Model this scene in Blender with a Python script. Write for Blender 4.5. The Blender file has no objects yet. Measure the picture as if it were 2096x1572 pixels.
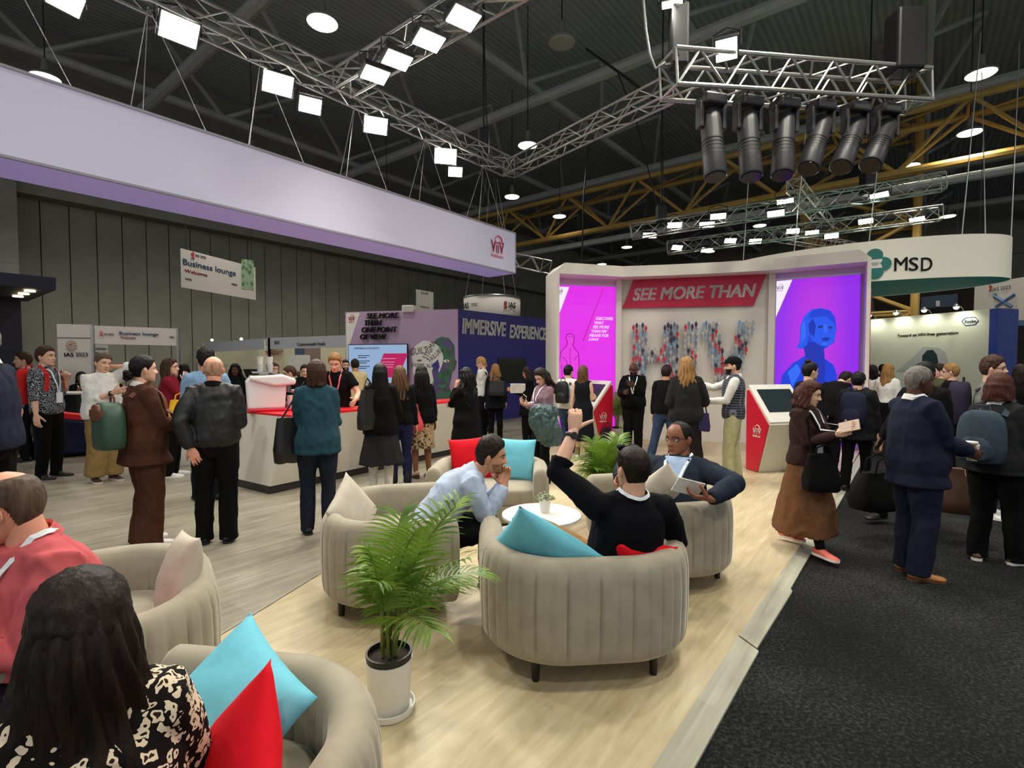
import bpy, bmesh, math, random
import numpy as np
from mathutils import Vector, Matrix, noise
from mathutils.bvhtree import BVHTree

S = bpy.context.scene
C = S.collection
PI = math.pi
R = math.radians
rnd = random.Random(7)

# ------------------------------------------------------------------ camera, world, exposure
CAM_H, PITCH, F = 1.61, math.atan(38 / 1048), 1048.0
cam_d = bpy.data.cameras.new('camera')
cam_d.lens, cam_d.sensor_width, cam_d.clip_start, cam_d.clip_end = 18.0, 36.0, 0.05, 300
cam = bpy.data.objects.new('camera', cam_d)
C.objects.link(cam)
cam.location = (0, 0, CAM_H)
cam.rotation_euler = (PI / 2 - PITCH, 0, 0)
S.camera = cam

world = bpy.data.worlds.new('hall_air')
S.world = world
world.use_nodes = True
world.node_tree.nodes['Background'].inputs[0].default_value = (0.80, 0.84, 0.88, 1)
world.node_tree.nodes['Background'].inputs[1].default_value = 0.75
S.view_settings.view_transform = 'Standard'
S.view_settings.look = 'None'
S.view_settings.gamma = 1
S.view_settings.use_curve_mapping = False
S.view_settings.exposure = 0.0
S.cycles.use_denoising = True
S.cycles.max_bounces = 5
S.cycles.diffuse_bounces = 3
S.cycles.glossy_bounces = 2
S.cycles.transmission_bounces = 3
S.cycles.sample_clamp_indirect = 4
S.cycles.caustics_reflective = False
S.cycles.caustics_refractive = False
POWER = 1.0

# ------------------------------------------------------------------ where a line of sight of the photograph meets the place
_cp, _sp = math.cos(PITCH), math.sin(PITCH)
def ray(px, py):
    x, y = (px - 1048) / F, (786 - py) / F
    return Vector((x, _cp + y * _sp, -_sp + y * _cp))
def at(px, py, Y):
    r = ray(px, py); k = Y / r.y
    return Vector((r.x * k, Y, CAM_H + r.z * k))
def atz(px, py, z=0.0):
    r = ray(px, py); k = (z - CAM_H) / r.z
    return Vector((r.x * k, r.y * k, z))
def away(p):
    """heading that turns a thing's back (-Y side) to the eye at p"""
    return -math.atan2(p[0], p[1])
D1 = Vector((0.6216, 0.7833, 0)).normalized()     # the aisle's direction
D2 = Vector((0.7833, -0.6216, 0)).normalized()    # across it
UP = Vector((0, 0, 1))

# ------------------------------------------------------------------ materials
def lin(c):
    o = []
    for v in c[:3]:
        v /= 255.0
        o.append(v / 12.92 if v <= 0.04045 else ((v + 0.055) / 1.055) ** 2.4)
    return (*o, 1.0)
_mats = {}
class NT:
    def __init__(self, name):
        self.m = bpy.data.materials.new(name); self.m.use_nodes = True
        self.t = self.m.node_tree; self.b = self.t.nodes['Principled BSDF']
    def n(self, typ, **kw):
        nd = self.t.nodes.new(typ)
        for k, v in kw.items():
            if k in nd.inputs: nd.inputs[k].default_value = v
            else: setattr(nd, k, v)
        return nd
    def l(self, a, b): self.t.links.new(a, b)
    def coord(self, scale=(1, 1, 1), out='Object', rot=(0, 0, 0)):
        tc = self.n('ShaderNodeTexCoord'); mp = self.n('ShaderNodeMapping')
        mp.inputs['Scale'].default_value = scale; mp.inputs['Rotation'].default_value = rot
        self.l(tc.outputs[out], mp.inputs[0]); return mp.outputs[0]
    def ramp(self, src, stops, interp='LINEAR'):
        r = self.n('ShaderNodeValToRGB'); cr = r.color_ramp; cr.interpolation = interp
        while len(cr.elements) < len(stops): cr.elements.new(0.5)
        for e, (p, c) in zip(cr.elements, stops): e.position = p; e.color = c
        self.l(src, r.inputs[0]); return r.outputs[0]
    def bump(self, src, strength, dist=0.01):
        b = self.n('ShaderNodeBump'); b.inputs['Strength'].default_value = strength; b.inputs['Distance'].default_value = dist
        self.l(src, b.inputs['Height']); self.l(b.outputs[0], self.b.inputs['Normal'])
def mat(name, col, rough=0.6, metal=0.0, vary=0.0, scale=30.0, bump=0.0, spec=0.5, sheen=0.0, emit=None, strength=0.0, stretch=(1, 1, 1)):
    """plain material, its colour varied a little by noise"""
    if name in _mats: return _mats[name]
    t = NT(name); b = t.b
    b.inputs['Base Color'].default_value = lin(col); b.inputs['Roughness'].default_value = rough
    b.inputs['Metallic'].default_value = metal; b.inputs['Specular IOR Level'].default_value = spec
    if sheen: b.inputs['Sheen Weight'].default_value = sheen; b.inputs['Sheen Roughness'].default_value = 0.4
    if vary or bump:
        nz = t.n('ShaderNodeTexNoise', Scale=scale, Detail=4.0); t.l(t.coord(stretch), nz.inputs['Vector'])
        if vary:
            c = lin(col); k0, k1 = 1 - vary, 1 + vary
            t.l(t.ramp(nz.outputs['Fac'], [(0.3, (c[0]*k0, c[1]*k0, c[2]*k0, 1)), (0.7, (c[0]*k1, c[1]*k1, c[2]*k1, 1))]), b.inputs['Base Color'])
        if bump: t.bump(nz.outputs['Fac'], bump)
    if emit is not None:
        b.inputs['Emission Color'].default_value = lin(emit); b.inputs['Emission Strength'].default_value = strength
    _mats[name] = t.m
    return t.m
def cloth(name, col, rough=0.9, vary=0.12, sheen=0.0):
    return mat('cloth ' + name, col, rough, vary=vary, scale=18, bump=0.25, spec=0.15, sheen=sheen)

# ------------------------------------------------------------------ objects
def tag(o, label=None, cat=None, group=None, kind=None):
    for k, v in (('label', label), ('category', cat), ('group', group), ('kind', kind)):
        if v: o[k] = v
    return o
def empty(name, loc=(0, 0, 0), rz=0.0):
    o = bpy.data.objects.new(name, None); C.objects.link(o)
    o.location = loc; o.rotation_euler = (0, 0, rz); o.empty_display_size = 0.1
    return o
def thing(name, label, cat, loc=(0, 0, 0), rz=0.0, group=None):
    return tag(empty(name, loc, rz), label, cat, group)
_kids = {}
def link(o, parent=None):
    C.objects.link(o)
    if parent is not None:
        o.parent = parent; _kids.setdefault(parent, []).append(o)
    return o
def dup(src, loc=None, rot=None, label=None, group=None, data=True):
    def rec(o, parent):
        c = o.copy(); link(c, parent)
        for ch in list(_kids.get(o, [])): rec(ch, c)
        return c
    c = rec(src, None)
    if loc is not None: c.location = loc
    if rot is not None: c.rotation_euler = rot
    if label: c['label'] = label
    if group: c['group'] = group
    return c

class MB:
    """collects shapes; build() links them as ONE mesh object"""
    def __init__(self): self.v, self.f, self.mi, self.cur = [], [], [], 0
    def add(self, vs, fs):
        k = len(self.v); self.v += [Vector(p) for p in vs]
        self.f += [[i + k for i in f] for f in fs]; self.mi += [self.cur] * len(fs)
        return self
    def box(self, c, s, rot=None):
        x, y, z = s[0] / 2, s[1] / 2, s[2] / 2
        vs = [Vector(p) for p in ((-x,-y,-z),(x,-y,-z),(x,y,-z),(-x,y,-z),(-x,-y,z),(x,-y,z),(x,y,z),(-x,y,z))]
        if rot is not None: vs = [rot @ p for p in vs]
        return self.add([p + Vector(c) for p in vs], [(0,3,2,1),(4,5,6,7),(0,1,5,4),(1,2,6,5),(2,3,7,6),(3,0,4,7)])
    def quad(self, a, b, c, d): return self.add([a, b, c, d], [(0, 1, 2, 3)])
    def prism(self, poly, z0, z1, M=None):
        n = len(poly)
        vs = [Vector((p[0], p[1], z0)) for p in poly] + [Vector((p[0], p[1], z1)) for p in poly]
        if M is not None: vs = [M @ p for p in vs]
        return self.add(vs, [list(range(n))[::-1], list(range(n, 2 * n))] + [(i, (i + 1) % n, n + (i + 1) % n, n + i) for i in range(n)])
    def loft(self, rings, closed=False, cap=True):
        n = len(rings[0]); k = len(rings)
        vs = [p for r in rings for p in r]; fs = []
        for j in range(k if closed else k - 1):
            for i in range(n):
                a, b = j * n + i, j * n + (i + 1) % n; j2 = (j + 1) % k
                fs.append((a, b, j2 * n + (i + 1) % n, j2 * n + i))
        if cap and not closed: fs += [list(range(n))[::-1], list(range((k - 1) * n, k * n))]
        return self.add(vs, fs)
    def tube(self, pts, r, seg=8, round_end=False, ref=None):
        pts = [Vector(p) for p in pts]
        rs = list(r) if isinstance(r, list) else [r] * len(pts)
        if round_end:
            a, b = (pts[0] - pts[1]).normalized(), (pts[-1] - pts[-2]).normalized()
            r0, r1 = (rs[0], rs[-1])
            m0 = max(r0) if isinstance(r0, tuple) else r0; m1 = max(r1) if isinstance(r1, tuple) else r1
            sc = lambda q, k: tuple(x * k for x in q) if isinstance(q, tuple) else q * k
            pts = [pts[0] + a * m0 * .95, pts[0] + a * m0 * .6] + pts + [pts[-1] + b * m1 * .6, pts[-1] + b * m1 * .95]
            rs = [sc(r0, .3), sc(r0, .8)] + rs + [sc(r1, .8), sc(r1, .3)]
        rings, prev = [], None
        for i, p in enumerate(pts):
            d = (pts[min(i + 1, len(pts) - 1)] - pts[max(i - 1, 0)])
            d = d.normalized() if d.length > 1e-9 else Vector((0, 0, 1))
            if prev is None:
                q = Vector(ref) if ref is not None else (Vector((1, 0, 0)) if abs(d.x) < 0.9 else Vector((0, 1, 0)))
                prev = q
            x = (prev - d * prev.dot(d)).normalized(); y = d.cross(x); prev = x
            ra, rb = rs[i] if isinstance(rs[i], tuple) else (rs[i], rs[i])
            rings.append([p + x * (ra * math.cos(2 * PI * k / seg)) + y * (rb * math.sin(2 * PI * k / seg)) for k in range(seg)])
        return self.loft(rings)
    def bar(self, a, b, w, h=None):
        """square bar from a to b"""
        a, b = Vector(a), Vector(b); d = (b - a).normalized(); h = h or w
        x = d.cross(UP); x = x.normalized() if x.length > 1e-6 else Vector((1, 0, 0)); y = x.cross(d)
        o = [x * (sx * w / 2) + y * (sy * h / 2) for sx, sy in ((-1,-1),(1,-1),(1,1),(-1,1))]
        return self.loft([[a + q for q in o], [b + q for q in o]])
    def lathe(self, prof, c=(0, 0, 0), seg=24, cap=True):
        c = Vector(c)
        return self.loft([[c + Vector((r * math.cos(2 * PI * k / seg), r * math.sin(2 * PI * k / seg), z)) for k in range(seg)] for r, z in prof], cap=cap)
    def ball(self, c, r, seg=12, M=None):
        rx, ry, rz = r if isinstance(r, (tuple, list)) else (r, r, r); n = max(5, seg // 2 + 1); c = Vector(c)
        rings = []
        for j in range(n + 1):
            a = -PI / 2 + PI * (j * 0.98 + 0.01 * n) / n
            q = [Vector((rx * math.cos(a) * math.cos(2*PI*k/seg), ry * math.cos(a) * math.sin(2*PI*k/seg), rz * math.sin(a))) for k in range(seg)]
            rings.append([c + (M @ p if M is not None else p) for p in q])
        return self.loft(rings)
    def grid(self, fn, nu, nv, wrap_u=False):
        vs = [Vector(fn(i / (nu if wrap_u else nu - 1), j / (nv - 1))) for j in range(nv) for i in range(nu)]
        fs = [(j*nu+i, j*nu+(i+1)%nu, (j+1)*nu+(i+1)%nu, (j+1)*nu+i) for j in range(nv-1) for i in range(nu if wrap_u else nu-1)]
        return self.add(vs, fs)
    def xf(self, M):
        self.v = [M @ p for p in self.v]; return self
    def join(self, o, M=None, flip=False):
        k = len(self.v); self.v += [(M @ p if M is not None else p.copy()) for p in o.v]
        self.f += [[i + k for i in (f[::-1] if flip else f)] for f in o.f]; self.mi += [m + self.cur for m in o.mi]
        return self
    def mesh(self, name, mats, smooth=True, sharp=None):
        me = bpy.data.meshes.new(name)
        me.from_pydata([tuple(p) for p in self.v], [], self.f)
        for m in (mats if isinstance(mats, (list, tuple)) else [mats]): me.materials.append(m)
        me.polygons.foreach_set('material_index', self.mi)
        if smooth:
            me.shade_smooth()
            if sharp is not None: me.set_sharp_from_angle(angle=R(sharp))
        me.update()
        return me
    def build(self, name, mats, parent=None, smooth=True, sharp=35):
        return link(bpy.data.objects.new(name, self.mesh(name, mats, smooth, sharp)), parent)
def bevel(o, w=0.01, seg=2):
    m = o.modifiers.new('edge', 'BEVEL'); m.width = w; m.segments = seg; m.limit_method = 'ANGLE'; m.angle_limit = R(40)
    return o
def struct(o): o['kind'] = 'structure'; return o

# text is made as font curves and turned into meshes in one go (see settle)
_texts, _defer = [], []
def text(parent, body, size, mtl, M, name='lettering', align='CENTER', shear=0.0, bold=0.0, ext=0.004, wide=1.0, spacing=1.0, line=1.0, bend=None, fit=None):
    """M: local frame of the text (x right, y up, z towards the reader)"""
    cu = bpy.data.curves.new(name, 'FONT'); cu.body = body; cu.size = size; cu.shear = shear; cu.extrude = ext
    cu.align_x = align; cu.align_y = 'CENTER'; cu.space_character = spacing; cu.space_line = line; cu.resolution_u = 3
    cu.materials.append(mtl)
    o = bpy.data.objects.new(name, cu); link(o, parent)
    o.matrix_local = M @ Matrix.Diagonal((wide, 1, 1, 1))
    _texts.append((o, fit, bold if fit is not None else 0)); return o
def frame(origin, right, up):
    """matrix with x=right, y=up, z=right x up at origin"""
    r = Vector(right).normalized(); u = Vector(up); u = (u - r * u.dot(r)).normalized(); n = r.cross(u)
    return Matrix(((r.x, u.x, n.x, origin[0]), (r.y, u.y, n.y, origin[1]), (r.z, u.z, n.z, origin[2]), (0, 0, 0, 1)))
def remesh(o, voxel, smooth=3):
    m = o.modifiers.new('skin', 'REMESH'); m.mode = 'VOXEL'; m.voxel_size = voxel; m.use_smooth_shade = True
    if smooth:
        s = o.modifiers.new('soft', 'SMOOTH'); s.factor = 0.5; s.iterations = smooth
    _defer.append(o); return o
def settle():
    """apply the pending remeshes and turn texts into meshes, all in one evaluation"""
    dg = bpy.context.evaluated_depsgraph_get(); dg.update()
    done = [(o, bpy.data.meshes.new_from_object(o.evaluated_get(dg), depsgraph=dg)) for o in _defer]
    tx = [(o, b, bold, bpy.data.meshes.new_from_object(o.evaluated_get(dg), depsgraph=dg)) for o, b, bold in _texts]
    for o, me in done:
        mats = list(o.data.materials); o.modifiers.clear(); o.data = me
        if not me.materials:
            for m in mats: me.materials.append(m)
        me.shade_smooth()
    for o, b, bold, me in tx:
        if bold:                                    # heavier strokes: the same letters side by side
            bm = bmesh.new(); bm.from_mesh(me); base = list(bm.verts) + list(bm.edges) + list(bm.faces)
            for sx, sy in ((bold, bold * .6), (-bold, bold * .6), (bold, -bold * .6), (-bold, -bold * .6)):
                g = bmesh.ops.duplicate(bm, geom=base)['geom']; bmesh.ops.translate(bm, verts=[v for v in g if isinstance(v, bmesh.types.BMVert)], vec=(sx, sy, 0))
            bm.to_mesh(me); bm.free()
        me.name = o.data.name
        n = bpy.data.objects.new('lettering', me); link(n, o.parent); n.matrix_local = o.matrix_local
        nm = o.name
        if b is not None and len(me.vertices):
            v = np.empty(len(me.vertices) * 3, np.float32); me.vertices.foreach_get('co', v); v = v.reshape(-1, 3)
            lo, hi = v.min(0), v.max(0)
            for ax in (0, 1): v[:, ax] = (v[:, ax] - (lo[ax] + hi[ax]) / 2) * (b[ax] / max(1e-6, hi[ax] - lo[ax]))
            me.vertices.foreach_set('co', v.ravel()); me.update()
        if o.parent in _kids and o in _kids[o.parent]: _kids[o.parent].remove(o)
        bpy.data.objects.remove(o); n.name = nm
    _defer.clear(); _texts.clear()
# ================================================================== people
SKIN = {'light': (224, 176, 148), 'pink': (226, 160, 132), 'tan': (196, 140, 106), 'brown': (138, 88, 62), 'dark': (84, 52, 38), 'deep': (58, 38, 30), 'asian': (226, 182, 146)}
def skin_mats(tone):
    c = SKIN[tone]; k = lambda s: tuple(max(0, min(255, v * s)) for v in c)
    lip = (min(255, c[0] * .86), c[1] * .62, c[2] * .62)
    return [mat('skin ' + tone, c, 0.5, vary=0.06, scale=25, bump=0.05, spec=0.35), mat('lips ' + tone, lip, 0.4),
            mat('eye white', (225, 220, 212), 0.25), mat('iris', (38, 24, 16), 0.15), mat('brow', (40, 28, 20), 0.8)]

_HZ = [-.124, -.118, -.105, -.09, -.07, -.045, -.02, 0, .02, .045, .075, .1, .112, .119]
_HF = [.055, .078, .088, .086, .090, .091, .090, .088, .096, .095, .082, .055, .032, .004]
_HB = [.02, .0, -.02, -.045, -.064, -.082, -.094, -.099, -.101, -.099, -.087, -.062, -.040, -.012]
_HW = [.012, .026, .042, .053, .061, .068, .073, .076, .077, .076, .068, .049, .031, .006]
def _hp(z):
    zs = [z - .005, z, z + .005]
    return [sum(float(np.interp(q, _HZ, t)) for q in zs) / 3 for t in (_HF, _HB, _HW)]
def head_surf(az, z, feat=True):
    f, b, w = _hp(z); mid, half = (f + b) / 2, (f - b) / 2
    s, c = math.sin(az), math.cos(az)
    x = w * math.copysign(abs(s) ** .92, s); y = mid + half * math.copysign(abs(c) ** .9, c)
    if feat and c > 0:
        g = lambda v, s_: math.exp(-(v / s_) ** 2)
        ax = abs(x); d = 0
        if z < .018:                                    # nose
            k = max(0, min(1, (.018 - z) / .05)); k2 = 1 if z > -.036 else max(0, 1 - (-.036 - z) / .014)
            d += (.005 + .024 * k) * k2 * g(x, .0095 + .007 * k)
            d += .007 * g(ax - .014, .008) * g(z + .036, .009)
        d -= .013 * g(ax - .032, .017) * g(z + .002, .012)     # sockets
        d += .004 * g(ax - .03, .026) * g(z - .019, .008)
        d += .005 * g(ax - .042, .02) * g(z + .032, .018)      # cheeks
        d += g(x, .022) * (.006 * g(z + .067, .005) + .007 * g(z + .079, .006) - .004 * g(z + .0725, .0025) - .004 * g(z + .09, .006))
        d += .006 * g(x, .02) * g(z + .108, .012)
        y += d
    return Vector((x, y, z))
def _az(t):
    t = t * 2 * PI - PI
    return t - .55 * math.sin(t) * .9
def _head_template():
    m = MB(); nu = 60
    zs = sorted(set([round(z, 4) for z in list(np.linspace(-.124, .119, 30)) + list(np.linspace(-.095, .03, 26))]))
    rings = [[head_surf(_az(i / nu), z) for i in range(nu)] for z in zs]
    m.loft([r[::-1] for r in rings][::-1])
    mi = []
    for f in m.f:
        c = sum((m.v[i] for i in f), Vector()) / len(f)
        mi.append(1 if c.y > .06 and abs(c.x) < .025 - abs(c.z + .073) * .8 and -.084 < c.z < -.0625 else 0)
    m.mi = mi
    for sx in (-1, 1):
        e = head_surf(_az(.5 + sx * .062), 0.0); e = Vector((sx * .032, head_surf(.38, 0).y - .004, -.002))
        m.cur = 2; m.ball(e, .0122, 14)
        m.cur = 3; m.ball(e + Vector((0, .0082, 0)), (.0058, .0048, .0058), 10)
        m.cur = 0; m.grid(lambda u, v, e=e: e + Vector((.0136 * math.sin((u - .5) * 2.6), .0136 * math.cos((u - .5) * 2.6) * math.cos(.35 + v * 1.2), .0136 * math.sin(.35 + v * 1.2))), 9, 5)
        Mr = Matrix.Rotation(sx * .35, 3, 'Z') @ Matrix.Rotation(-.15, 3, 'X')
        ec = Vector((sx * .0775, -.008, -.012))
        m.ball(ec, (.009, .019, .031), 12, Mr); m.ball(ec + Vector((sx * .006, -.003, .006)), (.008, .017, .022), 10, Mr)
        m.cur = 4
        pts = [head_surf(math.radians(a) * sx, .018 + .006 * math.sin((a - 8) / 34 * PI)) + Vector((0, .003, 0)) for a in (9, 18, 27, 36, 43)]
        m.tube(pts, [(.003, .0035), (.003, .0045), (.003, .0045), (.003, .004), (.002, .002)], 6)
        m.cur = 0
    return m
HEAD = _head_template()

def _hand_template(curl, thumb, spread=0.02, thumb_curl=0.3):
    m = MB()
    m.loft([[Vector((x * rx, y * ry, z)) for x, y in [(math.cos(2*PI*k/12), math.sin(2*PI*k/12)) for k in range(12)]] for z, rx, ry in
            ((-.03, .026, .02), (0, .028, .021), (.02, .036, .019), (.05, .043, .017), (.085, .043, .014), (.098, .036, .010))])
    for i, (x, L, r) in enumerate(((.032, .074, .0095), (.011, .083, .0098), (-.011, .077, .0095), (-.031, .061, .0085))):
        c = curl[i] if isinstance(curl, (list, tuple)) else curl
        p = Vector((x, 0, .085)); a = 0.0; side = (x / .03) * spread * 3; pts, rs = [p.copy(), Vector((x, 0, .094))], [r, r]
        p = pts[-1].copy()
        for k, (fr, cc) in enumerate(((.45, .75), (.31, 1.1), (.24, .8))):
            a += c * cc
            p = p + Vector((math.sin(side) * math.cos(a), math.sin(a), math.cos(a) * math.cos(side))) * (L * fr); pts.append(p.copy()); rs.append(r * (1 - .09 * (k + 1)))
        m.tube(pts, rs, 8, True)
    t = Vector(thumb).normalized(); b = Vector((.03, .004, .025)); k1 = b + t * .036
    t2 = (t + Vector((-.25, .5, .6)) * thumb_curl).normalized(); k2 = k1 + t2 * .03; k3 = k2 + (t2 + Vector((-.2, .2, .3)) * thumb_curl).normalized() * .024
    m.tube([b - t * .012, b, k1, k2, k3], [.016, .0155, .0125, .0112, .0095], 8, True)
    return m
HANDS = {
    'relaxed': _hand_template([.28, .34, .38, .42], (.62, .35, .75), .02),
    'flat': _hand_template([.08, .08, .1, .12], (.75, .2, .75), .05, .1),
    'grip': _hand_template([.82, .86, .9, .92], (.45, .75, .65), .0, .6),
    'hold': _hand_template([.5, .55, .6, .66], (.55, .75, .6), .03, .3),
    'thumb': _hand_template([.95, 1.0, 1.05, 1.05], (.9, .1, .5), .0, -.05),
}
_hand_mesh = {}
for _k, _m in HANDS.items():
    _o = bpy.data.objects.new('hand_form', _m.mesh('hand', mat('skin light', SKIN['light']))); C.objects.link(_o)
    remesh(_o, .0042, 2); _hand_mesh[_k] = _o
_mats.pop('skin light')

def ik(a, t, l1, l2, pole):
    a, t = Vector(a), Vector(t); d = t - a; L = d.length
    if L > (l1 + l2) * .999: t = a + d * ((l1 + l2) * .999 / L); d = t - a; L = d.length
    L = max(L, .05); u = d.normalized(); x = (l1*l1 - l2*l2 + L*L) / (2 * L); h = math.sqrt(max(0, l1*l1 - x*x))
    p = Vector(pole); p = p - u * p.dot(u); p = p.normalized() if p.length > 1e-5 else Vector((0, -1, 0))
    return a + u * x + p * h, t

TS = [-.14, -.08, 0, .08, .15, .24, .33, .41, .46, .50, .54]
TXm = [.125, .156, .164, .150, .140, .148, .158, .152, .124, .078, .056]
TYm = [.085, .112, .120, .112, .106, .114, .120, .106, .086, .070, .060]
TXf = [.130, .162, .170, .146, .124, .132, .142, .136, .110, .068, .050]
TYf = [.090, .118, .122, .105, .096, .108, .122, .100, .080, .062, .052]

class Body:
    """skeleton of one person in its own metres (stature 1.75); x right, y ahead, z up, standing on z=0"""
    def __init__(s, female=False, build=1.0, belly=0.0, pelvis=None, lean=0, side=0, hunch=0, twist=0, head=(0, 0, 0), arms=None, feet=None, knees=None, sx=None):
        s.fem, s.build, s.belly = female, build, belly
        s.pel = Vector(pelvis or (0, 0, .95)); s.TX, s.TY = (TXf, TYf) if female else (TXm, TYm)
        lean, side, hunch, twist = R(lean), R(side), R(hunch), R(twist)
        p = s.pel.copy(); s.sp = []; N = 28; ds = .56 / N
        for i in range(N + 1):
            q = i * ds
            pit = lean * (.4 + .6 * min(1, q / .25)) + hunch * max(0, min(1, (q - .2) / .25)); sd = side * min(1, q / .2)
            u = Vector((math.sin(sd), math.sin(pit) * math.cos(sd), math.cos(pit) * math.cos(sd)))
            tw = twist * min(1, q / .4); r = Vector((math.cos(tw), math.sin(tw), 0)); r = (r - u * r.dot(u)).normalized()
            s.sp.append((p.copy(), r, u.cross(r), u)); p = p + u * ds
        s.ds = ds
        xs = sx or (.146 if female else .165); s.xs = xs
        c = s.tp(.435)
        s.sh = [c[0] - c[1] * xs - c[2] * .01, c[0] + c[1] * xs - c[2] * .01]
        s.neck = s.tp(.50)[0] - s.tp(.5)[2] * .012
        Mh = Matrix.Rotation(R(head[0]), 4, 'Z') @ Matrix.Rotation(-R(head[1]), 4, 'X') @ Matrix.Rotation(R(head[2]), 4, 'Y')
        up = (s.tp(.5)[3] * .6 + Mh.col[2].to_3d() * .5).normalized()
        s.hc = s.neck + up * .145 + Mh.col[1].to_3d() * .022
        s.head_dir = Mh.col[1].to_3d()
        s.hs = .97 if female else 1.0
        s.MH = Matrix.Translation(s.hc) @ Mh @ Matrix.Scale(s.hs, 4)
        arms = arms or [{}, {}]; s.el, s.wr, s.hm, s.hshape = [], [], [], []
        for i, sg in ((0, -1), (1, 1)):
            A = arms[i] or {}
            t = Vector(A.get('hand', (sg * .235, .05, s.pel.z - .10)))
            pl = A.get('pole', (sg * .5, -1, -.25)); pl = pl if A.get('wide') else (pl[0] * .18, pl[1], pl[2])
            e, w = ik(s.sh[i], t, .285, .255, pl)
            s.el.append(e); s.wr.append(w); s.hshape.append(A.get('shape', 'relaxed'))
            z = Vector(A['dir']).normalized() if 'dir' in A else (w - e).normalized()
            y = Vector(A.get('palm', (-sg, 0, 0.0))); y = y - z * y.dot(z)
            y = y.normalized() if y.length > 1e-4 else Vector((0, 1, 0)); x = y.cross(z)
            s.hm.append(Matrix(((x.x, y.x, z.x, w.x), (x.y, y.y, z.y, w.y), (x.z, y.z, z.z, w.z), (0, 0, 0, 1))))
        feet = feet or [(-.10, .02, 0, 8, 0), (.10, -.02, 0, -8, 0)]
        s.hip, s.kn, s.an, s.fm = [], [], [], []
        f0 = s.sp[0]
        for i, sg in ((0, -1), (1, 1)):
            fx, fy, fz, fyaw, fp = feet[i][:5]; roll = feet[i][5] if len(feet[i]) > 5 else 0
            Mf = Matrix.Translation((fx, fy, fz)) @ Matrix.Rotation(R(fyaw), 4, 'Z') @ Matrix.Rotation(R(roll), 4, 'Y') @ Matrix.Rotation(R(fp), 4, 'X')
            an = Mf @ Vector((0, -.005, .085))
            h = s.pel + f0[1] * (sg * .09) - f0[3] * .05
            pole = (knees[i] if knees else None) or (math.sin(-R(fyaw)) * .6, 1, .1)
            k, an2 = ik(h, an, .408, .411, pole); Mf.translation += an2 - an
            s.hip.append(h); s.kn.append(k); s.an.append(an2); s.fm.append(Mf)
    def tp(s, q):
        if q <= 0:
            p, r, f, u = s.sp[0]; return p + u * q, r, f, u
        i = min(len(s.sp) - 1, q / s.ds); k = int(i); t = i - k
        a = s.sp[k]; b = s.sp[min(k + 1, len(s.sp) - 1)]
        return a[0].lerp(b[0], t), a[1].lerp(b[1], t).normalized(), a[2].lerp(b[2], t).normalized(), a[3].lerp(b[3], t).normalized()
    def ring(s, q, g=0.0, gy=None, seg=22, kx=1.0, ky=1.0, center=None):
        p, r, f, u = s.tp(q); rx = float(np.interp(q, s.TS if hasattr(s, 'TS') else TS, s.TX)); ry = float(np.interp(q, TS, s.TY))
        m = 1 + (s.build - 1) * max(0, min(1, (.5 - q) / .12)); rx = rx * m * kx + g; ry = ry * m * ky + (g if gy is None else gy)
        bel = s.belly * math.exp(-((q - .06) / .13) ** 2)
        c = center if center is not None else p
        out = []
        for k in range(seg):
            a = 2 * PI * k / seg; cs, sn = math.cos(a), math.sin(a)
            x = rx * math.copysign(abs(cs) ** .85, cs); y = ry * math.copysign(abs(sn) ** .85, sn)
            if sn > 0:
                y += bel * sn
                if s.fem: y += .026 * math.exp(-((q - .325) / .06) ** 2) * max(0, math.exp(-((abs(x) - .07) / .055) ** 2))
            out.append(c + r * x + f * y)
        return out
    def arm_pts(s, i, cuff=1.0):
        """from inside the torso to the wrist: (points, radii)"""
        c = s.tp(.42); sg = (-1, 1)[i]; b = s.build ** .7 * (.84 if s.fem else .93)
        ins = c[0] + c[1] * (sg * s.xs * .55)
        P = [ins, s.sh[i], s.sh[i].lerp(s.el[i], .25), s.sh[i].lerp(s.el[i], .6), s.el[i], s.el[i].lerp(s.wr[i], .3), s.el[i].lerp(s.wr[i], .7), s.wr[i]]
        Rr = [.056 * b, .060 * b, .056 * b, .049 * b, .043 * b, .044 * b, .036 * b, .028 * b]
        return P, Rr

def soft_skin(s, o_name='person'):
    m = MB()
    m.loft([s.ring(q) for q in (-.14, -.11, -.06, 0, .06, .12, .18, .24, .30, .36, .41, .45, .48)])
    nd = s.hc + s.MH.to_3x3() @ Vector((0, -.025, -.045))
    nr = .049 if s.fem else .058
    m.tube([s.tp(.43)[0], s.neck, s.neck.lerp(nd, .5), nd], [nr * 1.35, nr * 1.12, nr, nr * .98], 14)
    for i in (0, 1):
        P, Rr = s.arm_pts(i); m.tube([s.tp(.46)[0], s.sh[i].lerp(s.tp(.47)[0], .3), s.sh[i]], [.05, .052, .05], 10)
        m.tube(P, Rr, 12, True)
        b = s.build; h, k, a = s.hip[i], s.kn[i], s.an[i]
        m.tube([h + Vector((0, 0, .04)), h.lerp(k, .15), h.lerp(k, .55), k, k.lerp(a, .3), k.lerp(a, .7), a], [.088 * b, .088 * b, .072 * b, .055, .058, .044, .037], 12, True)
    return m

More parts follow.
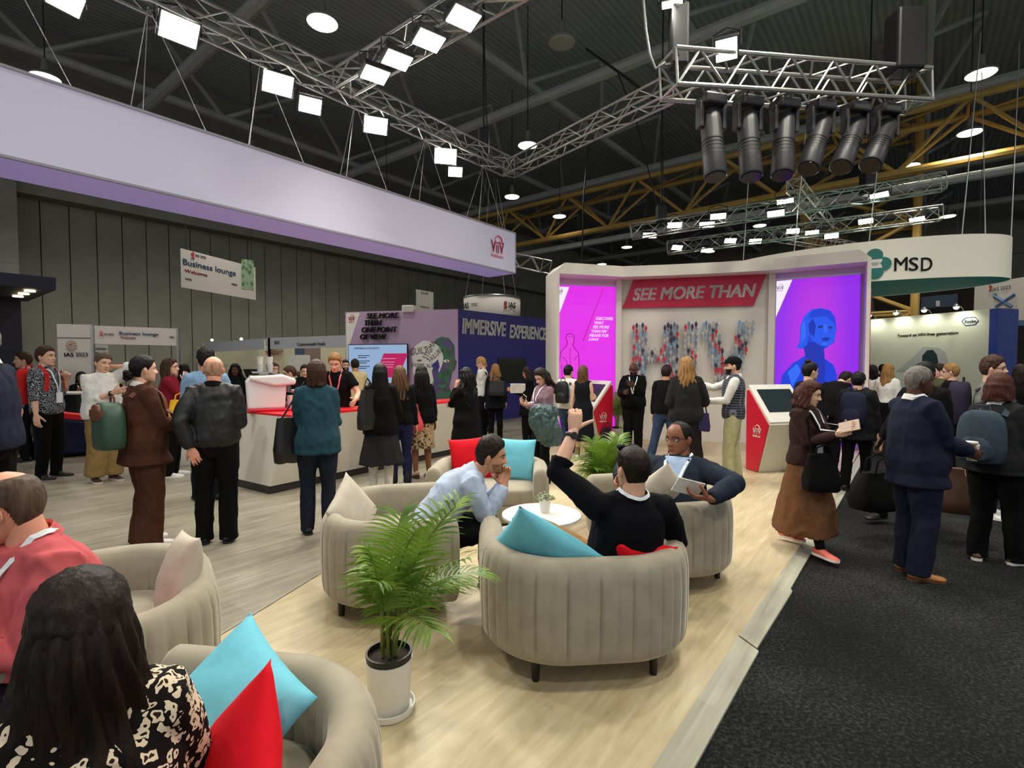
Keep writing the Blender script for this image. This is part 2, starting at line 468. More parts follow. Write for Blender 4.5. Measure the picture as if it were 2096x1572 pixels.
def noise_fold(me, amp, freq, seed, gain=1.7):
    """soft creases pressed into a garment along its normals"""
    amp *= gain
    v = np.empty(len(me.vertices) * 3, np.float32); me.vertices.foreach_get('co', v)
    n = np.empty(len(me.vertices) * 3, np.float32); me.vertex_normals.foreach_get('vector', n)
    v = v.reshape(-1, 3); n = n.reshape(-1, 3); off = Vector((seed * 3.7, seed * 1.3, seed * .9))
    nz = noise.noise
    for i in range(len(v)):
        p = Vector(v[i]); q = Vector((p.x * freq, p.y * freq, p.z * freq * .55)) + off
        w = nz(q); d = amp * (.55 - 1.6 * abs(nz(q + Vector((w * .8, 0, w * .5))))) + amp * .4 * w
        d += amp * .45 * (.5 - 1.6 * abs(nz(q * 2.4 + Vector((w, w, 0)))))
        v[i] += n[i] * d
    me.vertices.foreach_set('co', v.ravel()); me.update()

def top_shape(s, g=.014, hem=-.06, sleeve='long', flare=0.0, neck=.515, loose=0.0, hem_g=None, cuff=None, hood=False, open_v=False, bag=1.0):
    m = MB(); qs = [q for q in (-.09, -.04, .02, .08, .14, .2, .26, .32, .37, .41, .45, .475) if q > hem + .015]
    rings = []
    if hem < -.10:                                  # long skirt of a coat: falls straight down
        f0 = s.sp[0]; n = max(2, int((-hem - .1) / .07) + 1)
        mid = (s.kn[0] + s.kn[1]) / 2
        for k in range(n, 0, -1):
            q = .1 + (-hem - .1) * k / n; t = min(1, q / .45)
            c = s.pel.lerp(Vector((s.pel.x * (1 - t) + mid.x * t, s.pel.y * (1 - t) + (mid.y - .02) * t, 0)), 1.0)
            c.z = s.pel.z - q
            w = max(1, abs(s.kn[0].x - s.kn[1].x) / .2) ; dy = abs(s.kn[0].y - s.kn[1].y) * .5 * t
            rings.append(s.ring(-.07, g + loose + flare * (q - .1), g + loose + flare * (q - .1) * .9 + dy, center=c))
    else: rings.append(s.ring(hem, g + loose if hem_g is None else hem_g))
    for q in qs: rings.append(s.ring(q, g + loose * max(0, min(1, (.36 - q) / .15))))
    rings.append(s.ring(neck, g * .6))
    m.loft(rings)
    for i in (0, 1):
        m.tube([s.tp(.465)[0], s.sh[i].lerp(s.tp(.48)[0], .35), s.sh[i]], [.05 + g, .05 + g, .048 + g], 12)
        if sleeve == 'none': continue
        P, Rr = s.arm_pts(i); g2 = g * .75 + loose * .28
        if sleeve == 'short':
            P = P[:4]; Rr = [r + g2 for r in Rr[:4]]; Rr[-1] += .012
        elif sleeve == 'elbow':
            P = P[:6]; Rr = [r + g2 for r in Rr[:6]]; Rr[-1] += .004
        else:
            P[-1] = P[-1].lerp(P[-2], .08); Rr = [r + g2 for r in Rr]; Rr[-1] = (cuff or .034) + g * .4
        m.tube(P, Rr, 14)
        a = P[4] if len(P) > 4 else P[-1]
        if len(P) > 4: m.ball(P[4], Rr[4] * 1.0, 12)
    return m
def legs_shape(s, g=.012, wide=1.0, waist=.07, hem=.03, taper=1.0, short=None):
    m = MB(); b = s.build
    m.loft([s.ring(q, g) for q in (-.15, -.12, -.06, 0, waist)])
    for i in (0, 1):
        h, k, a = s.hip[i], s.kn[i], s.an[i]; dn = s.fm[i].to_3x3() @ Vector((0, 0, -1))
        an = a + dn * (.085 - hem) * 1.0
        kr = .056 * b * (1 + (wide - 1) * .6) + g; ar = .047 * wide * taper + g
        P = [h + Vector((0, 0, .05)), h.lerp(k, .12), h.lerp(k, .5), h.lerp(k, .85), k, k.lerp(a, .2), k.lerp(a, .6), a, an]
        Rr = [.09 * b + g, .094 * b + g, .078 * b * (1 + (wide - 1) * .4) + g, .062 * b * (1 + (wide - 1) * .5) + g, kr, kr, (kr + ar) / 2 + .003, ar, ar * 1.04]
        if short is not None:
            P = P[:short]; Rr = Rr[:short]
        m.tube(P, Rr, 14); m.ball(k, kr * .99, 12)
    return m
def skirt_shape(s, g=.014, length=.6, flare=.25, waist=.08, pleat=0, seated=False, seg=44, back=0.0):
    m = MB(); rings = [s.ring(waist, g, seg=seg), s.ring(0, g, seg=seg), s.ring(-.07, g + .004, seg=seg)]
    n = 8; mid = (s.kn[0] + s.kn[1]) / 2; ank = (s.an[0] + s.an[1]) / 2
    for k in range(1, n + 1):
        q = .07 + (length - .07) * k / n; t = min(1, q / .5)
        if q < .48: c = s.pel.lerp(mid, q / .48)
        else: c = mid.lerp(ank, min(1, (q - .48) / .45))
        c = Vector((c.x, c.y, s.pel.z - q)); spread = .5 * t * max(abs(s.kn[0].x - s.kn[1].x) - .2, 0)
        gg = g + flare * (q - .07)
        base = s.ring(-.07, gg + spread, gg * .95 + .14 * abs(s.an[0].y - s.an[1].y) * t, seg=seg, center=c)
        if pleat:
            base = [c + (p - c) * (1 + .05 * t * math.cos(j / seg * 2 * PI * pleat) + .03 * t * math.sin(j / seg * 2 * PI * 3 + 1)) for j, p in enumerate(base)]
        rings.append(base)
    cb = sum(rings[-1], Vector()) / seg
    rings.append([cb + (p - cb) * .93 + Vector((0, 0, .02)) for p in rings[-1]])
    m.loft(rings[::-1]); return m
SHOE = [(-.082, .016, .045, .03), (-.072, .030, .070, .012), (-.045, .037, .082, .002), (0, .039, .088, 0), (.035, .039, .078, 0), (.07, .042, .060, 0), (.11, .046, .050, 0), (.15, .043, .043, 0), (.178, .032, .036, .002), (.192, .014, .026, .008)]
def shoe_shape(M, sole=.022, high=0.0, heel=0.0, slim=1.0):
    u, so = MB(), MB(); rings = []
    for y, w, h, z in SHOE:
        h2 = h + (high if y < .045 else 0); lift = heel * max(0, (.09 - y) / .17)
        rings.append([M @ Vector((w * slim * (math.cos(a) if k not in () else 1), y, max(z + sole * .6, (h2 + z) / 2 + (h2 - z) / 2 * math.sin(a)) + lift)) for k, a in enumerate([2 * PI * j / 14 for j in range(14)])])
    u.loft(rings)
    n = 24; out = []
    for k in range(n):
        a = 2 * PI * k / n; y = .055 + .142 * math.sin(a)
        w = float(np.interp(y, [q[0] for q in SHOE], [q[1] for q in SHOE])) * slim + .003
        out.append((math.copysign(w, math.cos(a)) * min(1, abs(math.cos(a)) * 2.2), y))
    lz = lambda y: heel * max(0, (.09 - y) / .17)
    so.loft([[M @ Vector((x, y, 0 + (lz(y) if -.02 < y < .09 else 0))) for x, y in out], [M @ Vector((x, y, sole + lz(y))) for x, y in out]])
    return u, so

# ------------------------------------------------------------------ hair, all in head metres
def hairline(az, front=.068, temple=.05, side=-.012, back=-.085):
    a = abs(math.degrees(az))
    return float(np.interp(a, [0, 35, 55, 70, 82, 95, 112, 130, 180], [front, front - .002, temple, .02, side, .022, -.03, back + .01, back]))
def hair_cap(m, t=.012, seed=0, rough=.003, crown_gap=0.0, top=None, **kw):
    nu, zs = 84, list(np.linspace(-.10, .119, 40)); g, ins = [], []
    for z in zs:
        for i in range(nu):
            az = 2 * PI * i / nu; az = az - 2 * PI if az > PI else az
            p = head_surf(az, z, False); hl = hairline(az, **kw)
            k = max(0, min(1, (z - hl) / .018))
            if crown_gap and z > crown_gap: k *= max(0, 1 - (z - crown_gap) / .02)
            n = Vector((p.x / .0058, (p.y + .005) / .0095, max(0, z - .02) * 190)); n = n.normalized() if n.length > 1e-6 else Vector((0, 0, 1))
            tt = t * (1 + (.5 if top is None else top) * max(0, z - .05) / .06)
            r = tt * math.sqrt(k) + rough * k * noise.noise(Vector((p.x * 90 + seed, p.y * 40, z * 60)))
            g.append(p + n * (r - .001)); ins.append((k > 0.02, p - n * .006))
    N = len(g); vs = g + [q for _, q in ins]; fs = []
    on = lambda i: ins[i][0]
    for j in range(len(zs) - 1):
        for i in range(nu):
            q = (j*nu+i, j*nu+(i+1)%nu, (j+1)*nu+(i+1)%nu, (j+1)*nu+i)
            if sum(on(a) for a in q) >= 3: fs.append(q)
    last = (len(zs) - 1) * nu
    if not crown_gap: fs.append([last + i for i in range(nu)])
    m.add(vs[:N], fs); return m
def hair_curtain(m, az0=70, L=.30, z0=.06, rx=(.088, .10), ry=(.112, .10), wave=.004, strands=26, y0=-.012, yb=0.0, seed=0, thick=.03, ragged=.03, az1=None):
    """thick sheet of hair round the sides and back of the head, falling L below eye level"""
    nu, nv = 64, 22; a0 = R(az0); a1 = R(az1 if az1 is not None else 360 - az0)
    rr = random.Random(seed); ph = [rr.uniform(0, 6) for _ in range(4)]
    def pt(u, v, inner):
        az = a0 + (a1 - a0) * u; e = ragged * (noise.noise(Vector((az * 3, seed, 0))) - abs(noise.noise(Vector((az * 9, seed, 4)))))
        z = z0 + (-L - z0 + e) * v
        w = v * v * (3 - 2 * v); kx = rx[0] + (rx[1] - rx[0]) * w; ky = ry[0] + (ry[1] - ry[0]) * w
        top = math.sqrt(max(.02, 1 - max(0, (z - .02) / .11) ** 2)) if z > .02 else 1
        d = min(1, v * 3.5 + .1) * wave * math.sin(strands * az + ph[0] + 2.0 * math.sin(v * 7 + ph[1])) + min(1, v * 3) * wave * 1.6 * math.sin(v * 9 * (1 + .3 * math.sin(az * 3)) + az * 2 + ph[2]) * v
        edge = min(1, min(u, 1 - u) * 9); endt = max(.35, 1 - .5 * v ** 4)
        top *= .84 + .16 * min(1, v / .22)
        r = (top + d / .1) - (thick / .1 * edge ** .5 * endt if inner else 0)
        return Vector((kx * r * math.sin(az), y0 + yb * v + ky * r * math.cos(az), z))
    o = [[pt(i / (nu - 1), j / (nv - 1), False) for i in range(nu)] for j in range(nv)]
    q = [[pt(i / (nu - 1), j / (nv - 1), True) for i in range(nu)] for j in range(nv)]
    m.loft([a + b[::-1] for a, b in zip(o, q)]); return m
def hair_make(style, seed=1):
    m = MB()
    if style == 'balding': hair_cap(m, .007, seed, .0015, crown_gap=.078, front=.13, temple=.12, top=0)
    elif style == 'short': hair_cap(m, .014, seed, .005)
    elif style == 'crop': hair_cap(m, .006, seed, .0015, front=.075)
    elif style == 'quiff': hair_cap(m, .015, seed, .006, top=1.3)
    elif style == 'receding': hair_cap(m, .008, seed, .002, front=.105, temple=.095, top=.0)
    elif style == 'fringe': hair_cap(m, .005, seed, .001, crown_gap=.05, front=.11, temple=.11, top=0)
    elif style == 'bob':
        hair_cap(m, .02, seed, .003, side=.0, front=.06); hair_curtain(m, 62, .115, .075, (.098, .112), (.122, .122), .003, 30, seed=seed, thick=.028, ragged=.02)
    elif style == 'bobwave':
        hair_cap(m, .022, seed, .004); hair_curtain(m, 66, .13, .075, (.1, .118), (.125, .125), .005, 18, seed=seed, thick=.03, ragged=.03)
    elif style == 'long':
        hair_cap(m, .018, seed, .003); hair_curtain(m, 72, .30, .075, (.095, .118), (.118, .112), .004, 30, yb=-.015, seed=seed, thick=.03)
    elif style == 'mid':
        hair_cap(m, .018, seed, .003); hair_curtain(m, 74, .20, .075, (.094, .105), (.117, .11), .004, 26, seed=seed, thick=.028)
    elif style == 'sleek':
        hair_cap(m, .018, seed, .001); hair_curtain(m, 68, .19, .078, (.096, .108), (.119, .112), .002, 40, seed=seed, thick=.028)
    elif style == 'shag':
        hair_cap(m, .018, seed, .004); hair_curtain(m, 78, .12, .07, (.094, .092), (.116, .10), .004, 24, seed=seed, thick=.026, ragged=.04)
    elif style == 'wavy':
        hair_cap(m, .022, seed, .005); hair_curtain(m, 66, .34, .078, (.10, .15), (.124, .13), .008, 16, yb=-.01, seed=seed, thick=.035, ragged=.06)
    elif style == 'curly':
        hair_cap(m, .026, seed, .010); hair_curtain(m, 66, .26, .08, (.11, .155), (.13, .13), .012, 13, seed=seed, thick=.04, ragged=.06)
    elif style == 'bun':
        hair_cap(m, .013, seed, .001); rr = random.Random(seed)
        for k in range(9):
            a = k * 2.4; m.ball((.028 * math.cos(a), -.125 + .014 * math.sin(k * 1.7), -.055 + .028 * math.sin(a)), .022 + .006 * rr.random(), 10)
        m.ball((0, -.125, -.055), .036, 12)
    elif style == 'topknot':
        hair_cap(m, .013, seed, .001); m.ball((0, -.04, .135), (.04, .04, .032), 14)
    elif style == 'pony':
        hair_cap(m, .013, seed, .001); m.tube([(0, -.10, .03), (0, -.135, .02), (0, -.15, -.05), (0, -.14, -.16), (0, -.13, -.22)], [.016, .022, .026, .02, .006], 10)
    elif style == 'braids':
        hair_cap(m, .02, seed, .004); rr = random.Random(seed)
        for k in range(46):
            a = R(80 + 200 * (k % 23) / 22); lay = k // 23
            p = head_surf(a, .06 - .03 * lay, False) * 1.12; L = rr.uniform(.36, .46); q = Vector((.11 * math.sin(a) * 1.05, -.02 + .115 * math.cos(a), -.05))
            pts = [p, p.lerp(q, .6) + Vector((0, 0, .01)), q] + [q + Vector((rr.uniform(-.012, .012), rr.uniform(-.01, .01) - .01, -L * f)) for f in (.35, .7, 1)]
            m.tube(pts, [.009, .010, .010, .009, .008, .005], 6)
        m.ball((0, -.03, .10), (.06, .07, .035), 14)
    return m
def beard_make(t=.008, low=-.045):
    m = MB(); nu, zs = 40, list(np.linspace(-.123, low, 18)); g = []
    for z in zs:
        for i in range(nu):
            az = -1.5 + 3 * i / (nu - 1); p = head_surf(az, z); hole = abs(p.x) < .026 and z > -.086
            n = Vector((p.x / .0058, p.y / .0095, -max(0, -.09 - z) * 60)).normalized()
            side = max(0, min(1, (low - .0 - z + .02 + abs(az) * .02) / .02))
            g.append(p + n * (-.004 if hole and z < -.058 else t * side - .001))
    m.add(g, [(j*nu+i, j*nu+i+1, (j+1)*nu+i+1, (j+1)*nu+i) for j in range(len(zs)-1) for i in range(nu-1)])
    return m
HAIRC = {'black': (16, 13, 12), 'dark': (30, 20, 15), 'brown': (62, 40, 26), 'mid': (92, 64, 40), 'auburn': (70, 34, 26), 'blond': (176, 136, 82), 'sand': (146, 108, 66), 'grey': (112, 106, 100), 'greybrown': (92, 78, 62), 'stubble': (122, 84, 64), 'mousy': (84, 66, 54), 'buzz': (178, 136, 110)}
def hair_mat(c): return mat('hair ' + c, HAIRC[c], 0.55, vary=0.45, scale=60, bump=0.7, spec=0.22, stretch=(1, 1, .12))

PEOPLE = []
def person(label, pos, H, yaw, skin='light', tops=(), bottom=None, shoes=((24, 22, 22), (20, 20, 20), 0, 0), hair=('short', 'dark'), beard=None, group=None,
           voxel=.015, fold=.006, z=0.0, glasses=None, lanyard=None, badge=None, collar=None, tie=None, vee=None, watch=None, extra=None, socks=None, belt=None, seed=None, cap=None, **pose):
    s = Body(**pose); seed = seed if seed is not None else len(PEOPLE) + 1
    k = H / 1.75
    M = Matrix.Translation((pos[0], pos[1], z)) @ Matrix.Rotation(yaw, 4, 'Z') @ Matrix.Scale(k, 4)
    sm = skin_mats(skin)
    o = link(bpy.data.objects.new('person', soft_skin(s).mesh('person', sm)))
    o.matrix_world = M; remesh(o, voxel, 3); tag(o, label, 'person', group)
    P = dict(o=o, s=s, M=M, k=k, tops=[], fold=[], seed=seed, voxel=voxel, lanyard=lanyard, badge=badge, vee=vee, tie=tie, extra=extra)
    def part(name, m, mt, vx=voxel, fa=fold, fq=7.0, sm_=3, lbl=None):
        q = m.build(name, mt, o); remesh(q, vx, sm_); P['fold'].append((q, fa, fq))
        if lbl: q['label'] = lbl
        return q
    for T in tops:
        T = dict(T); nm, mt = T.pop('name'), T.pop('mat'); fa = T.pop('fold', fold); fq = T.pop('freq', 7.0)
        P['tops'].append(part(nm, top_shape(s, **T), mt, fa=fa, fq=fq))
    if bottom:
        B = dict(bottom); nm, mt, kind = B.pop('name'), B.pop('mat'), B.pop('kind', 'legs'); fa = B.pop('fold', fold)
        part(nm, legs_shape(s, **B) if kind == 'legs' else skirt_shape(s, **B), mt, fa=fa, sm_=3 if kind == 'legs' else 1)
    if shoes:
        c, sc, high, heel = shoes
        um, som = mat('shoe %d %d %d' % c, c, .45, vary=.1, spec=.5), mat('sole %d %d %d' % sc, sc, .7)
        for i in (0, 1):
            u, so = shoe_shape(s.fm[i], .022 if heel == 0 else .01, high, heel); q = u.build('shoe', um, o); so.build('sole', som, q)
    if socks:
        for i in (0, 1): 
            m = MB(); m.tube([s.fm[i] @ Vector((0, 0, .07)), s.an[i], s.an[i].lerp(s.kn[i], .33)], [.041, .042, .05], 12); m.build('sock', socks, o)
    hr = hair
    if hair: 
        q = hair_make(hair[0], seed).xf(s.MH).build('hair', hair_mat(hair[1]), o, sharp=None)
    if beard: beard_make(*beard[1:]).xf(s.MH).build('beard', hair_mat(beard[0]), o, sharp=None)
    if cap:
        m = MB()
        g = lambda u, v: Vector((.092 * math.cos(v * 1.5) * math.sin(u * 2 * PI), -.005 + .112 * math.cos(v * 1.5) * math.cos(u * 2 * PI), .035 + .098 * math.sin(v * 1.52)))
        m.grid(g, 32, 10, True); m.lathe([(.006, .13), (.006, .135), (.001, .136)], (0, -.005, 0), 8)
        v_ = [(math.sin(a) * .075, .085 + .085 * math.cos(a) ** 1.0 * (1 if abs(a) < 1.55 else 0), .04 - .012 * math.cos(a)) for a in np.linspace(-1.5, 1.5, 13)]
        b_ = [(math.sin(a) * .085, .005 + .104 * math.cos(a), .045) for a in np.linspace(-1.1, 1.1, 13)]
        m.loft([[Vector(a), Vector(a) + Vector((0, 0, .006)), Vector(b) + Vector((0, 0, .006)), Vector(b)] for a, b in zip(v_, b_)])
        m.xf(s.MH).build('cap', cap, o)
    if glasses:
        m = MB(); fy = head_surf(.35, 0).y + .012
        for sx in (-1, 1):
            pts = [Vector((sx * .034 + .024 * math.cos(a), fy - .010 * abs(math.cos(a) * .5 + sx * .5) , .0 + .017 * math.sin(a))) for a in np.linspace(0, 2 * PI, 17)]
            m.tube(pts, .0032, 6); m.tube([Vector((sx * .057, fy - .008, .006)), Vector((sx * .079, .03, .006)), Vector((sx * .082, -.01, .002))], .002, 6)
        m.tube([Vector((-.011, fy, .005)), Vector((0, fy + .004, .007)), Vector((.011, fy, .005))], .002, 6)
        m.xf(s.MH).build('glasses', mat('spectacle frame', (22, 20, 22), .3), o)
    if collar:
        m = MB(); c = s.tp(.50); cc = s.neck; nr = (.058 if s.fem else .066) ; u = (s.tp(.5)[3] + (s.hc - s.neck).normalized()).normalized()
        rr = c[1]; ff = u.cross(rr)
        def cp(a, h, r): return cc + rr * (r * math.sin(a)) + ff * (r * 1.08 * math.cos(a)) + u * h
        N = 30; A = [R(18) + (2 * PI - R(36)) * i / (N - 1) for i in range(N)]
        rings = []
        for a in A:
            fr = math.cos(a) * .5 + .5; dip = -.035 * fr
            rings.append([cp(a, .035 + dip, nr), cp(a, .042 + dip, nr + .008), cp(a, -.002 + dip * 1.2 - .016 * fr, nr + .022), cp(a, -.01 + dip, nr + .006)])
        m.loft(rings).build('collar', collar, o)
    if watch is not None:
        i, wm = watch; m = MB(); w, e = s.wr[i], s.el[i]; d = (e - w).normalized(); c = w + d * .035; y = s.hm[i].col[1].to_3d(); x = y.cross(d).normalized(); y = d.cross(x)
        pts = [c + x * (.037 * math.cos(a)) + y * (.031 * math.sin(a)) for a in np.linspace(0, 2 * PI, 25)]
        m.tube(pts, (.004, .011), 8, ref=x)
        b = c - y * .033; m.tube([b + y * .006, b - y * .007], .021, 18); m.build('watch', wm, o)
    PEOPLE.append(P); return P
def settle_people():
    """after settle(): heads and hands grow onto the bodies, creases go into the clothes, straps lie down on them"""
    hm = {}
    for k, ho in _hand_mesh.items():
        me = ho.data; hm[k] = ([v.co.copy() for v in me.vertices], [list(p.vertices) for p in me.polygons]); bpy.data.objects.remove(ho)
    for P in PEOPLE:
        s, o = P['s'], P['o']; me = o.data; m = MB()
        m.v = [v.co.copy() for v in me.vertices]; m.f = [list(p.vertices) for p in me.polygons]; m.mi = [0] * len(m.f)
        m.join(HEAD, s.MH)
        for i in (0, 1):
            vs, fs = hm[s.hshape[i]]; Ms = s.hm[i] @ Matrix.Diagonal((-1 if i else 1, 1, 1, 1)) @ Matrix.Scale(.9 if s.fem else 1.0, 4)
            m.add([Ms @ v for v in vs], [f[::-1] for f in fs] if i else fs)
        o.data = m.mesh('person', list(me.materials))
        for q, fa, fq in P['fold']:
            if fa: noise_fold(q.data, fa, fq, P['seed'])
        P['bvh'] = None
        if P['tops']:
            vs, fs = [], []
            for q in P['tops']:
                k = len(vs); vs += [v.co.copy() for v in q.data.vertices]; fs += [[a + k for a in p.vertices] for p in q.data.polygons]
            P['bvh'] = BVHTree.FromPolygons(vs, fs)
        if P['lanyard']: wear_lanyard(P, P['lanyard'], P['badge'])
        if P['vee']: wear_vee(P, *P['vee'])
        if P['extra']: P['extra'](P)
def press(P, q, x, mode='front', lift=.005):
    """a point on the clothes: at spine height q and x to the right, met from the front, the back or above"""
    p, r, f, u = P['s'].tp(q); o = p + r * x
    d = {'front': -f, 'back': f, 'top': -u}[mode]; src = o - d * .7
    hit, n, _, _ = P['bvh'].ray_cast(src, d, 1.2)
    if hit is None: return o + (-d) * .13, -d
    return hit + n * lift, n
def ribbon(m, pn, w, t=.003):
    rings = []
    for i, (p, n) in enumerate(pn):
        a, b = pn[max(i - 1, 0)][0], pn[min(i + 1, len(pn) - 1)][0]; d = (b - a).normalized(); x = d.cross(n).normalized() * (w / 2)
        rings.append([p - x, p + x, p + x + n * t, p - x + n * t])
    return m.loft(rings)
def wear_lanyard(P, mt, badge, low=.17):
    s = P['s']; m = MB(); pn = []; kx = .9 if s.fem else 1
    route = [(low, -.004), (.24, -.02), (.32, -.04), (.38, -.055), (.43, -.064), (.462, -.070)]
    fine = [(a[0] + (b[0] - a[0]) * t / 5, (a[1] + (b[1] - a[1]) * t / 5) * kx) for a, b in zip(route, route[1:]) for t in range(5)] + [(.462, -.070 * kx)]
    nk = .062 if s.fem else .070; cc = s.tp(.49); arc = []
    for k in range(15):
        a = PI * (1.0 - k / 14); x_ = math.cos(a); y_ = math.sin(a)
        p_ = cc[0] + cc[1] * (x_ * nk * 1.12) - cc[2] * (y_ * nk * 1.15 + .004); h_, n_, _, _ = P['bvh'].ray_cast(p_ + cc[3] * .12, -cc[3], .3)
        arc.append((h_ + n_ * .012, (n_ + cc[1] * x_ - cc[2] * y_).normalized()) if h_ is not None else (p_, (cc[1] * x_ - cc[2] * y_ + cc[3] * .4).normalized()))
    pts_ = [press(P, q, x, 'front', .011) for q, x in fine] + arc + [press(P, q, -x, 'front', .011) for q, x in fine[::-1]]
    ribbon(m, pts_, .019, .003).build('lanyard', mt, P['o'])
    if badge:
        p, n = press(P, low - .06, 0, 'front', .012); c = s.tp(low - .06); M = frame(p, c[1], c[3])
        b = MB(); b.cur = 0; b.xf(M)
        q = MB().box((0, 0, 0), (.10, .135, .004)).xf(M).build('badge', mat('badge paper', (226, 230, 232), .4), P['o'])
        MB().box((0, -.02, .003), (.09, .05, .003)).xf(M).build('badge_print', badge, q)
def wear_vee(P, shirt, top_q=.475, low_q=.18, half=.055, tie=None):
    """shirt front that shows between the lapels"""
    s = P['s']; m = MB(); rows = []
    for k in range(9):
        q = top_q + (low_q - top_q) * k / 8; w = half * (1 - k / 8) + .004
        rows.append([press(P, q, w * j / 3, 'front', .004)[0] for j in range(-3, 4)])
    vs = [p for r in rows for p in r]; fs = [(j*7+i, (j+1)*7+i, (j+1)*7+i+1, j*7+i+1) for j in range(8) for i in range(6)]
    m.add(vs, fs); o = m.build('shirt_front', shirt, P['o'])
    sd = o.modifiers.new('cloth', 'SOLIDIFY'); sd.thickness = .004; sd.offset = 0
    if tie:
        m = MB(); pn = [press(P, top_q + (low_q - .02 - top_q) * k / 6, 0, 'front', .009) for k in range(7)]
        ribbon(m, pn, .05, .006).build('tie', tie, P['o'])
# ================================================================== the hall
def wood(name, cols, dark, rough, seam=0.16, L=1.5, W=0.18, streak=1.0):
    t = NT(name); a = -math.atan2(D1.y, D1.x)
    co = t.coord(rot=(0, 0, a))
    br = t.n('ShaderNodeTexBrick', Scale=1.0); br.offset = .37
    br.inputs['Color1'].default_value = (0.35, .35, .35, 1); br.inputs['Color2'].default_value = (.65, .65, .65, 1); br.inputs['Mortar'].default_value = (.5, .5, .5, 1)
    br.inputs['Mortar Size'].default_value = .0012; br.inputs['Brick Width'].default_value = L; br.inputs['Row Height'].default_value = W; br.inputs['Bias'].default_value = 0
    t.l(co, br.inputs['Vector'])
    mp = t.n('ShaderNodeMapping'); mp.inputs['Scale'].default_value = (.9 * streak, 11, 1); t.l(co, mp.inputs[0])
    nz = t.n('ShaderNodeTexNoise', Scale=1.6, Detail=6.0, Roughness=.62, Distortion=.5); t.l(mp.outputs[0], nz.inputs['Vector'])
    n2 = t.n('ShaderNodeTexNoise', Scale=1.3, Detail=2.0); t.l(co, n2.inputs['Vector'])
    m1 = t.n('ShaderNodeMix', data_type='FLOAT'); m1.inputs[0].default_value = .33; t.l(nz.outputs['Fac'], m1.inputs[2]); t.l(br.outputs['Color'], m1.inputs[3])
    m2 = t.n('ShaderNodeMix', data_type='FLOAT'); m2.inputs[0].default_value = .22; t.l(m1.outputs[0], m2.inputs[2]); t.l(n2.outputs['Fac'], m2.inputs[3])
    c = t.ramp(m2.outputs[0], [(.36, lin(cols[0])), (.5, lin(cols[1])), (.62, lin(cols[2]))])
    mx = t.n('ShaderNodeMix', data_type='RGBA'); mx.inputs[7].default_value = lin(dark)
    mu = t.n('ShaderNodeMath', operation='MULTIPLY'); mu.inputs[1].default_value = seam; t.l(br.outputs['Fac'], mu.inputs[0])
    t.l(mu.outputs[0], mx.inputs[0]); t.l(c, mx.inputs[6]); t.l(mx.outputs[2], t.b.inputs['Base Color'])
    t.b.inputs['Roughness'].default_value = rough; t.b.inputs['Specular IOR Level'].default_value = .35
    t.bump(nz.outputs['Fac'], .06, .004); return t.m
M_grey_wood = wood('grey plank floor', [(112, 106, 92), (140, 133, 116), (160, 154, 138)], (90, 84, 72), .42)
M_light_wood = wood('pale plank floor', [(170, 152, 116), (192, 176, 142), (208, 194, 162)], (150, 132, 100), .4, seam=.10, L=2.0, W=.3, streak=1.4)
def carpet():
    t = NT('charcoal carpet'); n1 = t.n('ShaderNodeTexNoise', Scale=55.0, Detail=5.0, Roughness=.75); t.l(t.coord(), n1.inputs['Vector'])
    n2 = t.n('ShaderNodeTexNoise', Scale=1.2, Detail=3.0); t.l(t.coord(), n2.inputs['Vector'])
    m = t.n('ShaderNodeMix', data_type='FLOAT'); m.inputs[0].default_value = .25; t.l(n1.outputs['Fac'], m.inputs[2]); t.l(n2.outputs['Fac'], m.inputs[3])
    t.l(t.ramp(m.outputs[0], [(.36, lin((14, 15, 15))), (.5, lin((30, 31, 31))), (.64, lin((64, 65, 63)))]), t.b.inputs['Base Color'])
    t.b.inputs['Roughness'].default_value = .95; t.b.inputs['Specular IOR Level'].default_value = .1; t.bump(n1.outputs['Fac'], .6, .01); return t.m
M_carpet = carpet()
M_white = mat('white laminate', (226, 224, 216), .4, vary=.02, scale=4)
M_cream = mat('cream panel', (214, 208, 190), .5, vary=.03, scale=3)
M_wallpanel = mat('grey hall panel', (146, 144, 131), .55, vary=.10, scale=1.2, bump=.05)
M_concrete = mat('concrete', (150, 148, 138), .8, vary=.12, scale=1.5, bump=.1)
M_dark = mat('dark recess', (34, 35, 36), .7, vary=.1, scale=3)
M_black = mat('black matt', (16, 16, 17), .5)
M_blackgloss = mat('black gloss', (10, 10, 12), .15)
M_alu = mat('aluminium', (176, 176, 172), .35, .85, vary=.05)
M_chrome = mat('steel', (190, 190, 190), .18, 1.0)
M_red = mat('red gloss laminate', (200, 28, 52), .3, vary=.03)
M_rail = mat('zinc strip', (150, 146, 134), .45, .3, vary=.1)
LIGHTBOX = 1.0

m = MB(); m.quad((-60, -25, -.02), (70, -25, -.02), (70, 70, -.02), (-60, 70, -.02)); struct(m.build('floor', M_carpet))
def slab(name, poly, z0, z1, mt): 
    o = MB().prism([(p[0], p[1]) for p in poly], z0, z1).build(name, mt, smooth=False); return struct(o)
light_poly = [atz(-40, 1601), atz(430, 1312), atz(690, 1152), atz(1047, 925), atz(1098, 896), atz(1136, 876), atz(1500, 880), atz(1770, 905), atz(1682, 1060), atz(1566, 1220), atz(1335, 1572), atz(1040, 2020), atz(200, 2400), atz(-900, 2400)]
slab('floor_pale_planks', light_poly, -.018, 0.0, M_light_wood)
grey_poly = [atz(-40, 1601), atz(430, 1312), atz(690, 1152), atz(1047, 925), atz(1098, 896), atz(1120, 878), (4.6, 18.5, 0), (-4.5, 17.5, 0), (-11.5, 10.5, 0), (-5.5, 1.0, 0), (-2.2, 1.2, 0)]
slab('floor_grey_planks', grey_poly, -.018, -.001, M_grey_wood)
